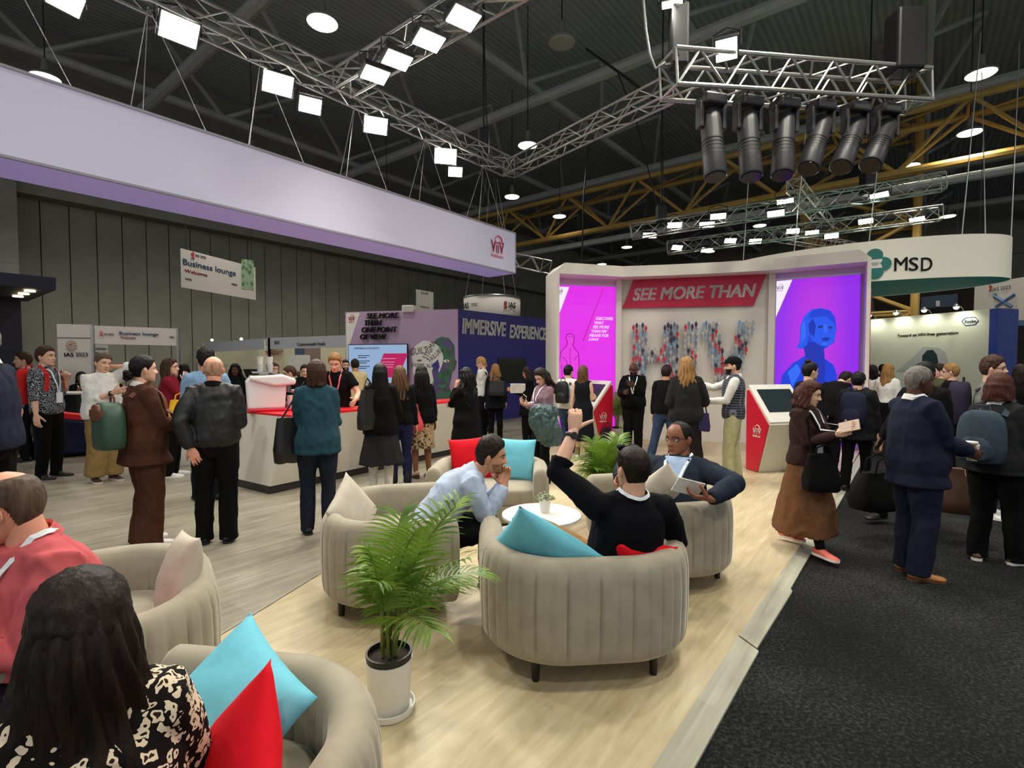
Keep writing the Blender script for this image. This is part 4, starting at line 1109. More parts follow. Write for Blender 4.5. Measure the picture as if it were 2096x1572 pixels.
# ================================================================== bar counter
cA = Vector((-3.02, 6.34, 0)); cd = Vector((.56, .83, 0)).normalized(); cn = Vector((cd.y, -cd.x, 0)); ce = -cn; CL = 3.75
root = thing('bar_counter', 'angular cream bar counter with glowing red top and dark plinth', 'counter', cA); inv = Matrix.Translation(-cA)
zc = .985
M_ctop = mat('red counter top', (226, 34, 44), .3, vary=.03); M_cfront = mat('cream counter front', (206, 200, 186), .5, vary=.02, scale=3)
b0, b1, b2 = cA, cA + cd * CL, cA + ce * 1.22
t0, t1, t2 = cA + cn * .16 + cd * .20, cA + cn * .16 + cd * CL, cA + ce * 1.45 + cd * .2
i0, i1, i2 = t0 - cn * .52 + cd * .75, t1 - cn * .52, t2 + cd * .75
Z = lambda p, z: Vector((p.x, p.y, z))
put(MB().loft([[Z(p, .10) for p in (b0, b1, i1 - cn * .0, i0, i2, b2)], [Z(p, zc - .03) for p in (t0, t1, i1, i0, i2, t2)]]), 'front_panel', M_cfront, root, smooth=False)
put(MB().loft([[Z(p, 0) for p in (b0 - cn * .02, b1 - cn * .02, i1, i0, i2, b2)], [Z(p, .10) for p in (b0 - cn * .02, b1 - cn * .02, i1, i0, i2, b2)]]), 'plinth', mat('bronze plinth', (40, 36, 32), .5), root, smooth=False)
put(MB().loft([[Z(p, zc - .03) for p in (t0, t1, i1, i0, i2, t2)], [Z(p, zc) for p in (t0, t1, i1, i0, i2, t2)]]), 'counter_top', M_ctop, root, smooth=False)
q0, q1 = i0 - cn * .02, i1 - cn * .02
put(MB().loft(boxpts(q0, q1, -cn * .45, .1, .86)), 'inner_bench', M_white, root, smooth=False)
M_redled = glow('red strip light', (255, 60, 50), 5.0)
put(MB().loft(boxpts(q0 + cd * .1, q1, -cn * .03, .90, .93)), 'strip_light', M_redled, root, smooth=False)
COUNTER = dict(t0=t0, t1=t1, i0=i0, i1=i1, zc=zc, cd=cd, cn=cn, t2=t2)

# ================================================================== touchscreen kiosks
def kiosk(pos, rz, label, group):
    """profile in y (front is -y) and z; red left cheek"""
    o = thing('kiosk', label, 'kiosk', pos, rz, group); w = .78
    prof = [(.18, 0), (-.08, 0), (-.30, .74), (.14, 1.27), (.20, 1.25)]
    mk = lambda x0, x1, pr: MB().loft([[Vector((x0, y, z)) for y, z in pr], [Vector((x1, y, z)) for y, z in pr]])
    bevel(mk(-w/2, w/2, prof).build('body', M_cream, o, smooth=False), .008)
    for sx in (-1, 1):
        mk(sx * (w/2 + .003), sx * (w/2 + .018), [(.17, .01), (-.07, .01), (-.275, .735), (.14, 1.235), (.18, 1.22)]).build('side_cheek', M_red, o, smooth=False)
        logo(o, Matrix.Translation((sx * (w/2 + .022), -.05, .62)) @ Matrix.Rotation(sx * PI/2, 4, 'Z') @ Matrix.Rotation(PI/2, 4, 'X'), .10, M_wink)
    d = Vector((0, .44, .53)).normalized(); n = Vector((0, -d.z, d.y)); c = Vector((0, -.30, .74)) + d * .38
    fr = frame(c + n * .006, (1, 0, 0), d)
    bevel(MB().box((0, 0, 0), (w, .70, .03)).xf(fr).build('desk', M_white, o, smooth=False), .006)
    MB().box((0, .04, .018), (w - .16, .42, .012)).xf(fr).build('touchscreen', mat('screen glass', (40, 50, 54), .12), o, smooth=False); return o
kiosk(atz(1588, 962), R(16), 'white touchscreen kiosk with red side at the right beside the man in a cap', 'touchscreen kiosks')
kiosk(atz(1212, 914), R(-62), 'red sided touchscreen kiosk before the magenta panel', 'touchscreen kiosks')

# ================================================================== hanging signs and far stands
def hung(label, cat, px0, px1, py0, py1, Y0, Y1, name='hanging_sign', mtl=None, wires=True, ztop=9):
    a, b = at(px0, py0, Y0), at(px1, py0, Y1); z1 = at(px0, py0, Y0).z; z0 = at(px0, py1, Y0).z
    bd = Board(a, b); o = thing(name, label, cat, Vector((a.x, a.y, z0))); iv = Matrix.Translation(-Vector((a.x, a.y, z0)))
    mm = MB().loft(boxpts(bd.a, bd.b, -bd.n * .02, z0, z1)); mm.xf(iv).build('board', mtl or M_white, o, smooth=False)
    if wires:
        mm = MB()
        for p in (bd.a.lerp(bd.b, .06), bd.a.lerp(bd.b, .94)): mm.tube([p + UP * z1, p + UP * ztop], .008, 5)
        mm.xf(iv).build('cable', M_black, o)
    return o, bd, iv
M_signw = mat('sign fabric', (206, 200, 194), .7, vary=.02)
o, bd, iv = hung('white banner reading Business lounge hanging before the grey hall wall', 'banner', 370, 522, 508, 588, 18.0, 21.5, 'hanging_sign', M_signw)
bfit(o, 'Business lounge', bd, iv, 379, 484, 550, 15, M_blue_ink); bfit(o, 'Welcome', bd, iv, 379, 424, 558.5, 6.5, M_red_ink)
bfit(o, 'IAS', bd, iv, 380, 392, 571.5, 4, M_ink); bfit(o, 'MSD', bd, iv, 474, 485, 582.5, 4, M_ink)
t = NT('leaf green print'); vo = t.n('ShaderNodeTexVoronoi', Scale=5.0); t.l(t.coord(), vo.inputs['Vector']); t.l(t.ramp(vo.outputs['Distance'], [(.2, lin((66, 110, 72))), (.6, lin((150, 176, 140)))]), t.b.inputs['Base Color'])
poly_on(o, 'green_end', iv @ bd.base(), [tuple(bd.uv(*p)) for p in ((494, 592), (519, 594.5), (519, 533), (494, 530))], t.m, .004)
def ribbon_logo(parent, M, h, mt):
    MB().tube([M @ Vector((h * x, h * y, .004)) for x, y in ((-.22, -.5), (.05, 0), (.2, .3), (0, .5), (-.2, .3), (-.05, 0), (.22, -.5))], .07 * h, 6).build('ribbon_mark', mt, parent)
ribbon_logo(o, iv @ bd.F(394, 523, .02), .25, M_red_ink); bfit(o, 'IAS 2023', bd, iv, 400, 421, 525, 5, M_grey_ink)
# business lounge gateway
o, bd, iv = hung('white gateway beam reading Business lounge Welcome on posts', 'sign', 187, 366, 666, 704, 11.2, 12.2, 'gateway_sign', M_signw, False)
bfit(o, 'Business lounge', bd, iv, 245, 325, 684, 9, M_blue_ink); bfit(o, 'Welcome', bd, iv, 246, 278, 691, 4.5, M_red_ink); bfit(o, 'MSD', bd, iv, 347, 357, 690, 3.5, M_ink)
ribbon_logo(o, iv @ bd.F(207, 683, .02), .11, M_red_ink); bfit(o, 'IAS 2023', bd, iv, 213, 233, 684, 4, M_grey_ink)
mm = MB()
for u in (.02, bd.len - .02): mm.bar(bd.a + bd.r * u, bd.a + bd.r * u + UP * 2.5, .05)
mm.xf(iv).build('post', M_alu, o, smooth=False)
mm = MB(); 
o2, bd2, iv2 = hung('tall white panel reading IAS 2023 left of the gateway', 'sign', 116, 186, 663, 960, 11.0, 11.2, 'panel_sign', M_signw, False)
bfit(o2, 'IAS', bd2, iv2, 132, 151, 726, 8, M_ink, bold=.02); bfit(o2, '2023', bd2, iv2, 155, 180, 725.5, 8, M_grey_ink)
for k in range(12): MB().tube([iv2 @ (bd2.hit(146 + 3 * math.cos(k * PI / 6), 707 + 3 * math.sin(k * PI / 6)) + bd2.n * .01), iv2 @ (bd2.hit(146 + 11 * math.cos(k * PI / 6), 707 + 11 * math.sin(k * PI / 6)) + bd2.n * .01)], .02, 6).build('burst_print', mat('rose print', (190, 160, 150), .6), o2)
poly_on(o2, 'top_rail', iv2 @ bd2.base(), [tuple(bd2.uv(*p)) for p in ((116, 692), (186, 693), (186, 691), (116, 690))], M_alu, .004)
o3, bd3, iv3 = hung('small grey noticeboard under the gateway beam', 'sign', 189, 221, 705, 745, 12.6, 12.8, 'notice_sign', mat('pale grey card', (176, 172, 168), .7), False)
bfit(o3, 'Business', bd3, iv3, 191, 217, 713, 5, M_grey_ink); bfit(o3, 'Welcome', bd3, iv3, 191, 208, 722, 5, M_grey_ink)
mm = MB(); [mm.bar(bd3.a + bd3.r * u, bd3.a + bd3.r * u + UP * 1.7, .03) for u in (.05, bd3.len - .05)]; mm.xf(iv3).build('post', M_alu, o3, smooth=False)
# shell scheme stands with cream walls
def stand(label, wing, Yc, words_, pxc):
    c = at(pxc, 748, Yc); c.z = 0; o = thing('exhibition_stand', label, 'exhibition stand', c); iv = Matrix.Translation(-c)
    for k, (px1, Y1, tw) in enumerate(wing):
        e = at(px1, 748, Y1); e.z = 0; bd = Board(c, e) if e.x > c.x else Board(e, c)
        mm = MB().loft(boxpts(bd.a, bd.b, -bd.n * .03, 2.14, 2.5)); mm.xf(iv).build('fascia', mat('stand fascia', (172, 174, 180), .6), o, smooth=False)
        for tx, x0, x1, py in tw: bfit(o, tx, bd, iv, x0, x1, py, 7, M_grey_ink, 'fascia_words')
        mm = MB(); mm.bar(e, e + UP * 2.5, .05); mm.bar(c, c + UP * 2.5, .06); mm.xf(iv).build('post', M_alu, o, smooth=False)
    return o, c, iv
def at_row(bd, px, z):
    lo, hi = 300.0, 800.0
    for _ in range(40):
        m_ = (lo + hi) / 2
        if bd.hit(px, m_).z > z: lo = m_
        else: hi = m_
    return lo
M_lcream = mat('bright cream wall', (232, 224, 190), .7)
o, c, iv = stand('pale exhibition stand number 203 with cream walls and posters', [(418, 20.5, []), (735, 14.9, [('203', 561, 572, 701), ('Commonwealth Health', 608, 666, 704)])], 16.6, None, 552)
mm = MB(); bw = [at(405, 748, 24), at(560, 748, 23), at(760, 748, 21)]
for p in bw: p.z = 0
for a, b in zip(bw, bw[1:]): mm.loft(boxpts(a, b, D1 * .05, 0, 2.45))
mm.xf(iv).build('back_wall', M_lcream, o, smooth=False)
for px, py, w, h, col, Y in ((561, 730, .62, 1.1, (224, 214, 176), 16.8), (561, 713.5, .62, .14, (200, 70, 50), 16.75), (617, 725, .5, .5, (70, 88, 112), 19.8), (640, 738, .6, 1.1, (150, 128, 120), 19.6), (612, 742, .8, .55, (225, 224, 214), 18.6), (430, 726, .5, .9, (214, 206, 160), 22.5)):
    p = iv @ at(px, py, Y); MB().box(p, (w, .03, h)).build('poster', mat('poster %d' % px, col, .7, vary=.08, scale=6), o, smooth=False)
text(o, 'Respect', .16, M_red_ink, iv @ frame(at(560, 723, 16.72), (1, 0, 0), UP), 'poster_words')
mm = MB()
for px, py, Y in ((434, 696, 20), (494, 694, 18.5)): mm.ball(iv @ at(px, py, Y), .05, 8)
mm.build('spotlight', glow('small spot', (255, 250, 230), 12), o)
# round hanging banner and narrow one
c = at(1007, 620, 20.5); o = thing('round_banner', 'round white hanging banner with red ribbon logo above the indigo wall', 'banner', Vector((c.x, c.y, 3.0))); rr_ = 1.13
zt_ = at(1007, 603, 19.4).z - 3.0
m = MB(); m.grid(lambda u, v: Vector((rr_ * math.cos(u * 2 * PI), rr_ * math.sin(u * 2 * PI), zt_ * v)), 48, 2, True)
q = m.build('drum', M_signw, o); sd = q.modifiers.new('cloth', 'SOLIDIFY'); sd.thickness = .02
[MB().tube([(rr_ * math.cos(a), rr_ * math.sin(a), z) for a in np.linspace(0, 2 * PI, 40)], .025, 6).build('hoop', M_alu, o) for z in (0, zt_)]
m = MB(); [m.tube([(rr_ * math.cos(a), rr_ * math.sin(a), zt_), (rr_ * .2 * math.cos(a), rr_ * .2 * math.sin(a), 6)], .008, 5) for a in (.5, 2.0, 3.6, 5.2)]; m.build('cable', M_alu, o)
def wrap_drum(px, body, size, mt, dz):
    d = at(px, 640, 20.5); a = math.asin(max(-1, min(1, (d.x - c.x) / rr_))); n_ = Vector((math.sin(a), -math.cos(a), 0))
    return text(o, body, 1.0, mt, frame(Vector((n_.x * (rr_ + .03), n_.y * (rr_ + .03), dz)), UP.cross(n_), UP), 'sign_words', ext=.004, bold=.012, fit=size)
dz_ = at(1007, 624, 19.6).z - 3.0
wrap_drum(1047.5, 'IAS', (.36, .22), M_ink, dz_); wrap_drum(958, 'IAS', (.42, .22), M_ink, dz_); wrap_drum(975, 'International', (.30, .05), M_grey_ink, dz_ + .04); wrap_drum(975, 'AIDS Society', (.30, .05), M_grey_ink, dz_ - .04)
a = math.asin((at(1035, 640, 20.5).x - c.x) / rr_); n_ = Vector((math.sin(a), -math.cos(a), 0)); ribbon_logo(o, frame(Vector((n_.x * (rr_ + .02), n_.y * (rr_ + .02), dz_)), UP.cross(n_), UP), .28, M_red_ink)
o, bd, iv = hung('narrow pale hanging banner left of the round banner', 'banner', 852, 887, 592, 645, 23, 24, 'hanging_sign', mat('sign stone', (178, 172, 164), .7))
text(o, 'IAS 2023', .14, M_grey_ink, iv @ bd.F(869, 600, .02), 'sign_words'); text(o, 'Meeting rooms', .1, M_grey_ink, iv @ bd.F(869, 628, .02), 'sign_words')
# big oval hanging sign
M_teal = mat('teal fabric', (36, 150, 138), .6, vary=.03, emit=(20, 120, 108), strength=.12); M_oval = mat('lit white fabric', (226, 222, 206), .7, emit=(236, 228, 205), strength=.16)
OC = Vector((9.15, 14.1, 0)); oa, ob = 3.25, 1.75; orot = math.atan2(-.62, .78)
zo0, zo1 = 3.62, 4.58
def opt(a, k=1.0): 
    x, y = oa * k * math.cos(a), ob * k * math.sin(a); return OC + Vector((x * math.cos(orot) - y * math.sin(orot), x * math.sin(orot) + y * math.cos(orot), 0))
base_ = OC + UP * zo0; o = thing('oval_sign', 'large oval hanging sign, white sides, teal underside, beside the stage wall', 'sign', base_); iv = Matrix.Translation(-base_)
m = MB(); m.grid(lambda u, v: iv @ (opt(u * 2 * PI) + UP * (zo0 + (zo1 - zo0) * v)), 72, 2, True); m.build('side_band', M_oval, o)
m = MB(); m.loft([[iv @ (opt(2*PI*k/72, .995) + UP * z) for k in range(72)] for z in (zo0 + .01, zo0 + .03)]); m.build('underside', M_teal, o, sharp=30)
m = MB(); [m.tube([iv @ (opt(a) + UP * zo1), iv @ (opt(a + .1) + UP * 9)], .012, 5) for a in (3.9, 4.4, 4.9, 5.5, 6.1, .5)]; m.build('cable', M_alu, o)
def ohit(px, py):
    """where a line of sight meets the oval's near side"""
    r_ = ray(px, py); best = None
    for k in range(1440):
        a = 2 * PI * k / 1440; p = opt(a)
        e_ = abs(p.x / p.y - r_.x / r_.y) + p.y * 1e-3
        if best is None or e_ < best[0]: best = (e_, a, p)
    a, p = best[1], best[2]; tn = opt(a + .01) - opt(a - .01); tn = tn.normalized(); n_ = Vector((tn.y, -tn.x, 0)); 
    if n_.dot(-p) < 0: n_ = -n_; tn = -tn
    z = CAM_H + r_.z / r_.y * p.y; return p + UP * z, n_
for ch_, x0, x1 in (('M', 1829, 1857), ('S', 1860, 1880), ('D', 1884, 1907)):
    p, n_ = ohit((x0 + x1) / 2, 541); w_ = (ohit(x0, 541)[0] - ohit(x1, 541)[0]).length; text(o, ch_, 1.0, M_ink, iv @ frame(p + n_ * .02, UP.cross(n_), UP), 'sign_words', bold=.014, fit=(w_, .31))
for dx, dy, q in ((0, -17, 0), (0, 17, 0), (17, 0, 0), (-17, 0, 0)):
    p, n_ = ohit(1790 + dx, 541 + dy); r_ = .165
    MB().lathe([(r_, 0), (r_, .012)], seg=28).xf(iv @ frame(p + n_ * .035, UP.cross(n_), UP)).build('emblem', mat('teal print', (30, 122, 112), .5), o)
for dy in (-9, 9):
    p, n_ = ohit(1790, 541 + dy); MB().prism([(.15 * math.cos(k * PI / 12), (.15 if dy > 0 else -.15) * math.sin(k * PI / 12)) for k in range(13)] if dy > 0 else [(.15 * math.cos(-k * PI / 12), .15 * math.sin(-k * PI / 12)) for k in range(13)][::-1], .014, .024, iv @ frame(p + n_ * .035, UP.cross(n_), UP)).build('emblem', M_wink, o, smooth=False)
# far wall of the neighbouring stand
ra, rb = at(1776, 748, 19.0), at(2022, 748, 15.4); ra.z = rb.z = 0
bd = Board(ra, rb); o = thing('booth_wall', 'pale green lit booth wall at the far right with blue edge', 'booth wall', ra); iv = Matrix.Translation(-ra)
M_pale = mat('pale green board', (216, 222, 200), .6, vary=.02, scale=3)
MB().loft(boxpts(bd.a, bd.b, -bd.n * .2, 0, 3.3)).xf(iv).build('board', M_pale, o, smooth=False)
MB().loft(boxpts(bd.b, bd.b + bd.r * .22, -bd.n * .9, 0, 3.3)).xf(iv).build('blue_edge', mat('royal blue board', (40, 66, 150), .5), o, smooth=False)
bfit(o, 'Toward an HIV-free generation', bd, iv, 1834, 1958, 685, 8, M_ink, 'wall_words')
bfit(o, 'Roche', bd, iv, 1975, 1998, 657.5, 7, M_blue_ink, 'wall_logo')
h_ = [(1969, 658), (1976, 651), (1996, 649), (2003, 656), (1996, 664), (1976, 666)]; MB().tube([iv @ (bd.hit(*p) + bd.n * .01) for p in h_ + h_[:1]], .012, 5).build('wall_logo', M_blue_ink, o)
poly_on(o, 'hexagon_print', iv @ bd.base(), [tuple(bd.uv(*p)) for p in ((1834, 760), (1945, 755), (1935, 720), (1922, 712), (1890, 710), (1868, 732))], mat('grey blue print', (186, 192, 188), .7), .003)
poly_on(o, 'hexagon_print', iv @ bd.base(), [tuple(bd.uv(*p)) for p in ((1890, 760), (1914, 760), (1921, 742), (1918, 726), (1910, 716), (1898, 717), (1888, 728), (1888, 742))], mat('dark teal print', (24, 52, 56), .7), .007)
for k, px in enumerate((1793, 1848, 1906, 1972)):
    p = bd.hit(px, 660); p.z = 3.3; q = thing('arm_light', ('first', 'second', 'third', 'fourth')[k] + ' bright arm light from the left along the pale green wall', 'lamp', p, group='arm lights on the pale green wall')
    w = bd.n
    MB().tube([(0, 0, 0), w * .1 + UP * .12, w * .32 + UP * .18], .012, 6).build('arm', M_alu, q); MB().lathe([(.03, .08), (.09, 0), (.08, -.02)], w * .34 + UP * .14, 14).build('lamp_head', M_alu, q)
    MB().ball(w * .34 + UP * .12, .075, 12).build('bulb', glow('arm bulb', (255, 248, 225), 14), q)
    L = bpy.data.lights.new('arm_glow', 'SPOT'); L.energy = 60; L.spot_size = 2.2; L.spot_blend = .8; L.color = (1, .95, .82); L.shadow_soft_size = .08; lo = bpy.data.objects.new('arm_glow', L); link(lo, q); lo.location = w * .36 + UP * .08; lo.rotation_euler = (Vector((0, 0, 1)).rotation_difference((w * .6 + UP * 1.0)).to_euler())
o, bd, iv = hung('white hanging banner with crossed fork and knife at the far right', 'banner', 1995, 2130, 583, 665, 17.5, 15.5, 'hanging_sign', M_signw)
for a_, b_ in (((2036, 606), (2072, 628)), ((2078, 602), (2040, 627))): MB().tube([iv @ (bd.hit(*a_) + bd.n * .01), iv @ (bd.hit(*b_) + bd.n * .01)], .05, 6).build('cutlery_print', M_blue_ink, o)
for k in range(3): MB().tube([iv @ (bd.hit(2034 + k * 3, 600 + abs(k - 1)) + bd.n * .01), iv @ (bd.hit(2038 + k * 2, 610) + bd.n * .01)], .015, 5).build('cutlery_print', M_blue_ink, o)
poly_on(o, 'small_print', iv @ bd.base(), [tuple(bd.uv(*p)) for p in ((2037, 637), (2084, 636), (2084, 633.5), (2037, 634.5))], M_grey_ink, .004); ribbon_logo(o, iv @ bd.F(2028, 590, .01), .2, M_red_ink); text(o, 'IAS 2023', .16, M_grey_ink, iv @ bd.F(2050, 590, .01), 'sign_words')
poly_on(o, 'blue_band', iv @ bd.base(), [tuple(bd.uv(*p)) for p in ((2034, 664), (2126, 668), (2126, 656), (2034, 654))], M_blue_ink, .004)
o, bd, iv = hung('dark blue hanging sign under the oval sign', 'banner', 1886, 1960, 608, 632, 21, 20, 'hanging_sign', mat('slate blue board', (52, 66, 88), .6))
MB().loft(boxpts(Vector((-.09,0,0)), Vector((.09,0,0)), Vector((0,.02,0)), 0, .22)).xf(iv @ Matrix.Translation(bd.hit(1922, 627) + bd.n * .04)).build('clock_print', M_wink, o)
M_far_panel = mat('pale far panel', (200, 196, 186), .7)
# dark canopy stand at the left edge
ca = at(115, 595, 8.0); ca.z = 0; o = thing('canopy_stand', 'dark navy stand with canopy and three downlights at left edge', 'exhibition stand', ca); iv = Matrix.Translation(-ca)
M_navyd = mat('ink blue board', (26, 28, 48), .6); Zc = 2.78
MB().loft([[p + UP * z for p in (ca, ca - D1 * 5, ca - D1 * 5 - D2 * 2.3, ca - D2 * 2.3)] for z in (Zc, Zc + .19)]).xf(iv).build('canopy', M_navyd, o, smooth=False)
MB().loft([[p + UP * z for p in (ca - D2 * 2.2 - D1 * .1, ca - D2 * 2.2 - D1 * 1.2, ca - D2 * 2.7 - D1 * 1.2, ca - D2 * 2.7 - D1 * .1)] for z in (0, Zc)]).xf(iv).build('wall_panel', M_navyd, o, smooth=False)
mm = MB(); [mm.box(ca - D2 * 2.16 - D1 * .75 + UP * z, (.5, .05, .03)) for z in np.arange(.4, 2.7, .22)]; mm.xf(iv).build('shelving', mat('honey wood', (170, 130, 78), .6), o, smooth=False)
MB().lathe([(.8, 0), (.8, .3)], seg=32).xf(iv @ frame(ca - D2 * 1.6 - D1 * 1.3 + UP * (Zc + .2), D1, UP)).build('round_header', M_navyd, o, sharp=40)
for k, d_ in enumerate((.35, .85, 1.35)):
    MB().lathe([(.07, 0), (.06, .02)], seg=14).xf(iv @ Matrix.Translation(ca - D2 * d_ - D1 * .25 + UP * (Zc - .02))).build('downlight', glow('warm downlight', (255, 230, 170), 14), o)
# ================================================================== lounge furniture
def velvet(name, col):
    t = NT(name); nz = t.n('ShaderNodeTexNoise', Scale=9.0, Detail=3.0); t.l(t.coord(), nz.inputs['Vector']); c = lin(col)
    t.l(t.ramp(nz.outputs['Fac'], [(.3, tuple(x * .90 for x in c[:3]) + (1,)), (.7, tuple(min(1, x * 1.08) for x in c[:3]) + (1,))]), t.b.inputs['Base Color'])
    t.b.inputs['Roughness'].default_value = .85; t.b.inputs['Sheen Weight'].default_value = .5; t.b.inputs['Sheen Roughness'].default_value = .35; t.b.inputs['Sheen Tint'].default_value = (.9, .86, .78, 1); t.b.inputs['Specular IOR Level'].default_value = .15
    n2 = t.n('ShaderNodeTexNoise', Scale=320.0, Detail=2.0); t.l(t.coord(), n2.inputs['Vector']); t.bump(n2.outputs['Fac'], .12, .002); return t.m
M_velvet = velvet('stone velvet', (156, 148, 130)); M_leg = mat('black lacquered leg', (18, 16, 15), .35)
CW, CRC, CYB, CA_ = .58, .43, -.48, .36
def tub_path(n_arc=24):
    """outer plan line from the left arm's front, round the back, to the right arm's front: (point, outward normal, run)"""
    pts = []; steps = 14
    for k in range(steps): y = CA_ + (CYB + CRC - CA_) * k / steps; pts.append((Vector((-CW, y, 0)), Vector((-1, 0, 0))))
    for k in range(n_arc): a = PI + (PI / 2) * k / n_arc; pts.append((Vector((-CW + CRC + CRC * math.cos(a), CYB + CRC + CRC * math.sin(a), 0)), Vector((math.cos(a), math.sin(a), 0))))
    for k in range(8): pts.append((Vector((-CW + CRC + (2 * CW - 2 * CRC) * k / 8, CYB, 0)), Vector((0, -1, 0))))
    for k in range(n_arc): a = 1.5 * PI + (PI / 2) * k / n_arc; pts.append((Vector((CW - CRC + CRC * math.cos(a), CYB + CRC + CRC * math.sin(a), 0)), Vector((math.cos(a), math.sin(a), 0))))
    for k in range(steps + 1): y = CYB + CRC + (CA_ - CYB - CRC) * k / steps; pts.append((Vector((CW, y, 0)), Vector((1, 0, 0))))
    return pts
def dense(pts, d=.0125):
    out, run = [], 0.0; acc = [0.0]
    for a, b in zip(pts, pts[1:]): acc.append(acc[-1] + (b[0] - a[0]).length)
    n = int(acc[-1] / d); j = 0
    for k in range(n + 1):
        q = acc[-1] * k / n
        while j < len(acc) - 2 and acc[j + 1] < q: j += 1
        t = (q - acc[j]) / max(1e-9, acc[j + 1] - acc[j]); out.append((pts[j][0].lerp(pts[j+1][0], t), pts[j][1].lerp(pts[j+1][1], t).normalized(), q))
    return out, acc[-1]
PROF = [(-.075, .118), (-.03, .132), (-.006, .165), (0, .21), (.004, .32), (.006, .44), (.002, .54), (-.008, .595), (-.03, .632), (-.062, .65), (-.095, .648), (-.125, .63), (-.142, .595), (-.148, .52), (-.15, .42), (-.15, .30), (-.14, .118)]
def make_chair(label):
    o = thing('tub_armchair', label, 'armchair', group='stone velvet tub armchairs'); P, L = dense(tub_path())
    m = MB(); rings = []; N = len(P)
    for i, (p, n, q) in enumerate(P):
        ph = abs(math.sin(PI * q / .082)); r = []
        for (off, z) in PROF:
            k = max(0, min(1, (z - .14) / .06)) * max(0, min(1, (.615 - z) / .05))
            groove = -.017 * k * max(0, 1 - ph * 2.6) ** 1.0
            if off < -.1: groove = .008 * k * max(0, 1 - ph * 2.6) * max(0, min(1, (.56 - z) / .1))
            r.append(p + n * (off + groove) + UP * z)
        rings.append(r)
    def cap(r, d):
        c = sum(r, Vector()) / len(r); return [[c + (q - c) * s + Vector((0, f, 0)) for q in r] for s, f in ((.96, .018), (.86, .030), (.70, .036))] if d > 0 else [[c + (q - c) * s + Vector((0, f, 0)) for q in r] for s, f in ((.70, .036), (.86, .030), (.96, .018))]
    m.loft(cap(rings[0], -1) + rings + cap(rings[-1], 1)); m.build('shell', M_velvet, o, sharp=60)
    inner = [(p + n * -.145) for p, n, q in P[6:-6:5]]
    inner = [Vector((p.x, min(p.y, .33), 0)) for p in inner]; plan = [Vector((inner[0].x, .35, 0))] + inner + [Vector((inner[-1].x, .35, 0))]
    c = Vector((0, -.02, 0))
    def lay(s, z): return [c + (p - c) * s + UP * z for p in plan]
    MB().loft([lay(.9, .285), lay(.985, .29), lay(1.0, .31), lay(1.0, .40), lay(.985, .428), lay(.93, .442), lay(.6, .448), lay(.1, .45)]).build('seat_cushion', M_velvet, o, sharp=70)
    MB().loft([lay(.95, .12), lay(.985, .14), lay(.985, .286)]).build('base', M_velvet, o, sharp=50)
    for x, y in ((-.31, -.34), (.31, -.34), (-.33, .24), (.33, .24)): MB().tube([(x, y, 0), (x, y, .14)], [.019, .026], 12).build('leg', M_leg, o)
    return o
chair0 = make_chair('tub armchair where the man in the black jumper raises his arm')
chair0.location, chair0.rotation_euler = (.40, 2.93, 0), (0, 0, R(5))
dup(chair0, (-.83, 3.62, 0), (0, 0, R(-78)), 'tub armchair behind the tall potted palm, under the man in the pale shirt')
dup(chair0, (1.16, 4.06, 0), (0, 0, R(102)), 'tub armchair of the man in glasses and dark suit')
dup(chair0, (-.22, 5.12, 0), (0, 0, R(177)), 'empty tub armchair with red and blue cushions, facing the round table')
dup(chair0, (-1.86, 2.22, 0), (0, 0, R(125)), 'tub armchair of the man in the pink shirt at left edge')
dup(chair0, (-.86, 1.17, 0), (0, 0, R(82)), 'nearest tub armchair, of the woman in the leopard print blouse')

def cushion(label, pos, normal, spin, mtl, size=.46, t=.16, group='scatter cushions'):
    n = Vector(normal).normalized(); u = (UP - n * UP.dot(n)); u = u.normalized() if u.length > 1e-4 else Vector((0, 1, 0)); r = u.cross(n)
    M = Matrix.Translation(pos) @ frame((0, 0, 0), r, u) @ Matrix.Rotation(R(spin), 4, 'Z')
    m = MB(); N = 26; sd = len(label)
    for sgn in (1, -1):
        def f(a, b):
            x, y = 2 * a - 1, 2 * b - 1
            px = x * (1 - .07 * (1 - y * y) * abs(x) ** 3); py = y * (1 - .07 * (1 - x * x) * abs(y) ** 3)
            h = (max(0, 1 - abs(x) ** 2.2) * max(0, 1 - abs(y) ** 2.2)) ** .55
            w = noise.noise(Vector((x * 1.6 + sd, y * 1.6, sgn * 2))) * .10 + .05 * math.sin(9 * math.atan2(y, x) + sd) * (x * x + y * y) * .5
            return Vector((px * size / 2, py * size / 2, sgn * t / 2 * h * (1 + w)))
        q = MB().grid(f, N, N); m.join(q, flip=sgn < 0)
    me = m.mesh('cushion', mtl); bm = bmesh.new(); bm.from_mesh(me); bmesh.ops.remove_doubles(bm, verts=bm.verts, dist=.0008); bm.to_mesh(me); bm.free(); me.shade_smooth()
    o = link(bpy.data.objects.new('cushion', me)); o.matrix_world = M; return tag(o, label, 'cushion', group)
M_blue_c = cloth('sky blue cotton', (112, 190, 208), .85, .05); M_red_c = cloth('red cotton', (214, 18, 34), .8, .05); M_stone_c = cloth('stone linen', (190, 180, 164), .85, .06)
cushion('sky blue cushion in the armchair of the man raising his arm', (.16, 2.72, .61), (.35, .75, .55), 38, M_blue_c, .50, .17)
cushion('red cushion squeezed behind the man raising his arm', (.66, 2.72, .535), (-.15, .8, .6), 10, M_red_c, .36, .13)
cushion('stone cushion in the armchair behind the palm', (-1.10, 3.52, .60), (.85, -.25, .35), 32, M_stone_c, .40, .15)
cushion('red cushion at the left in the empty armchair', (-.42, 5.33, .63), (.05, -.95, .3), 6, M_red_c, .46, .14)
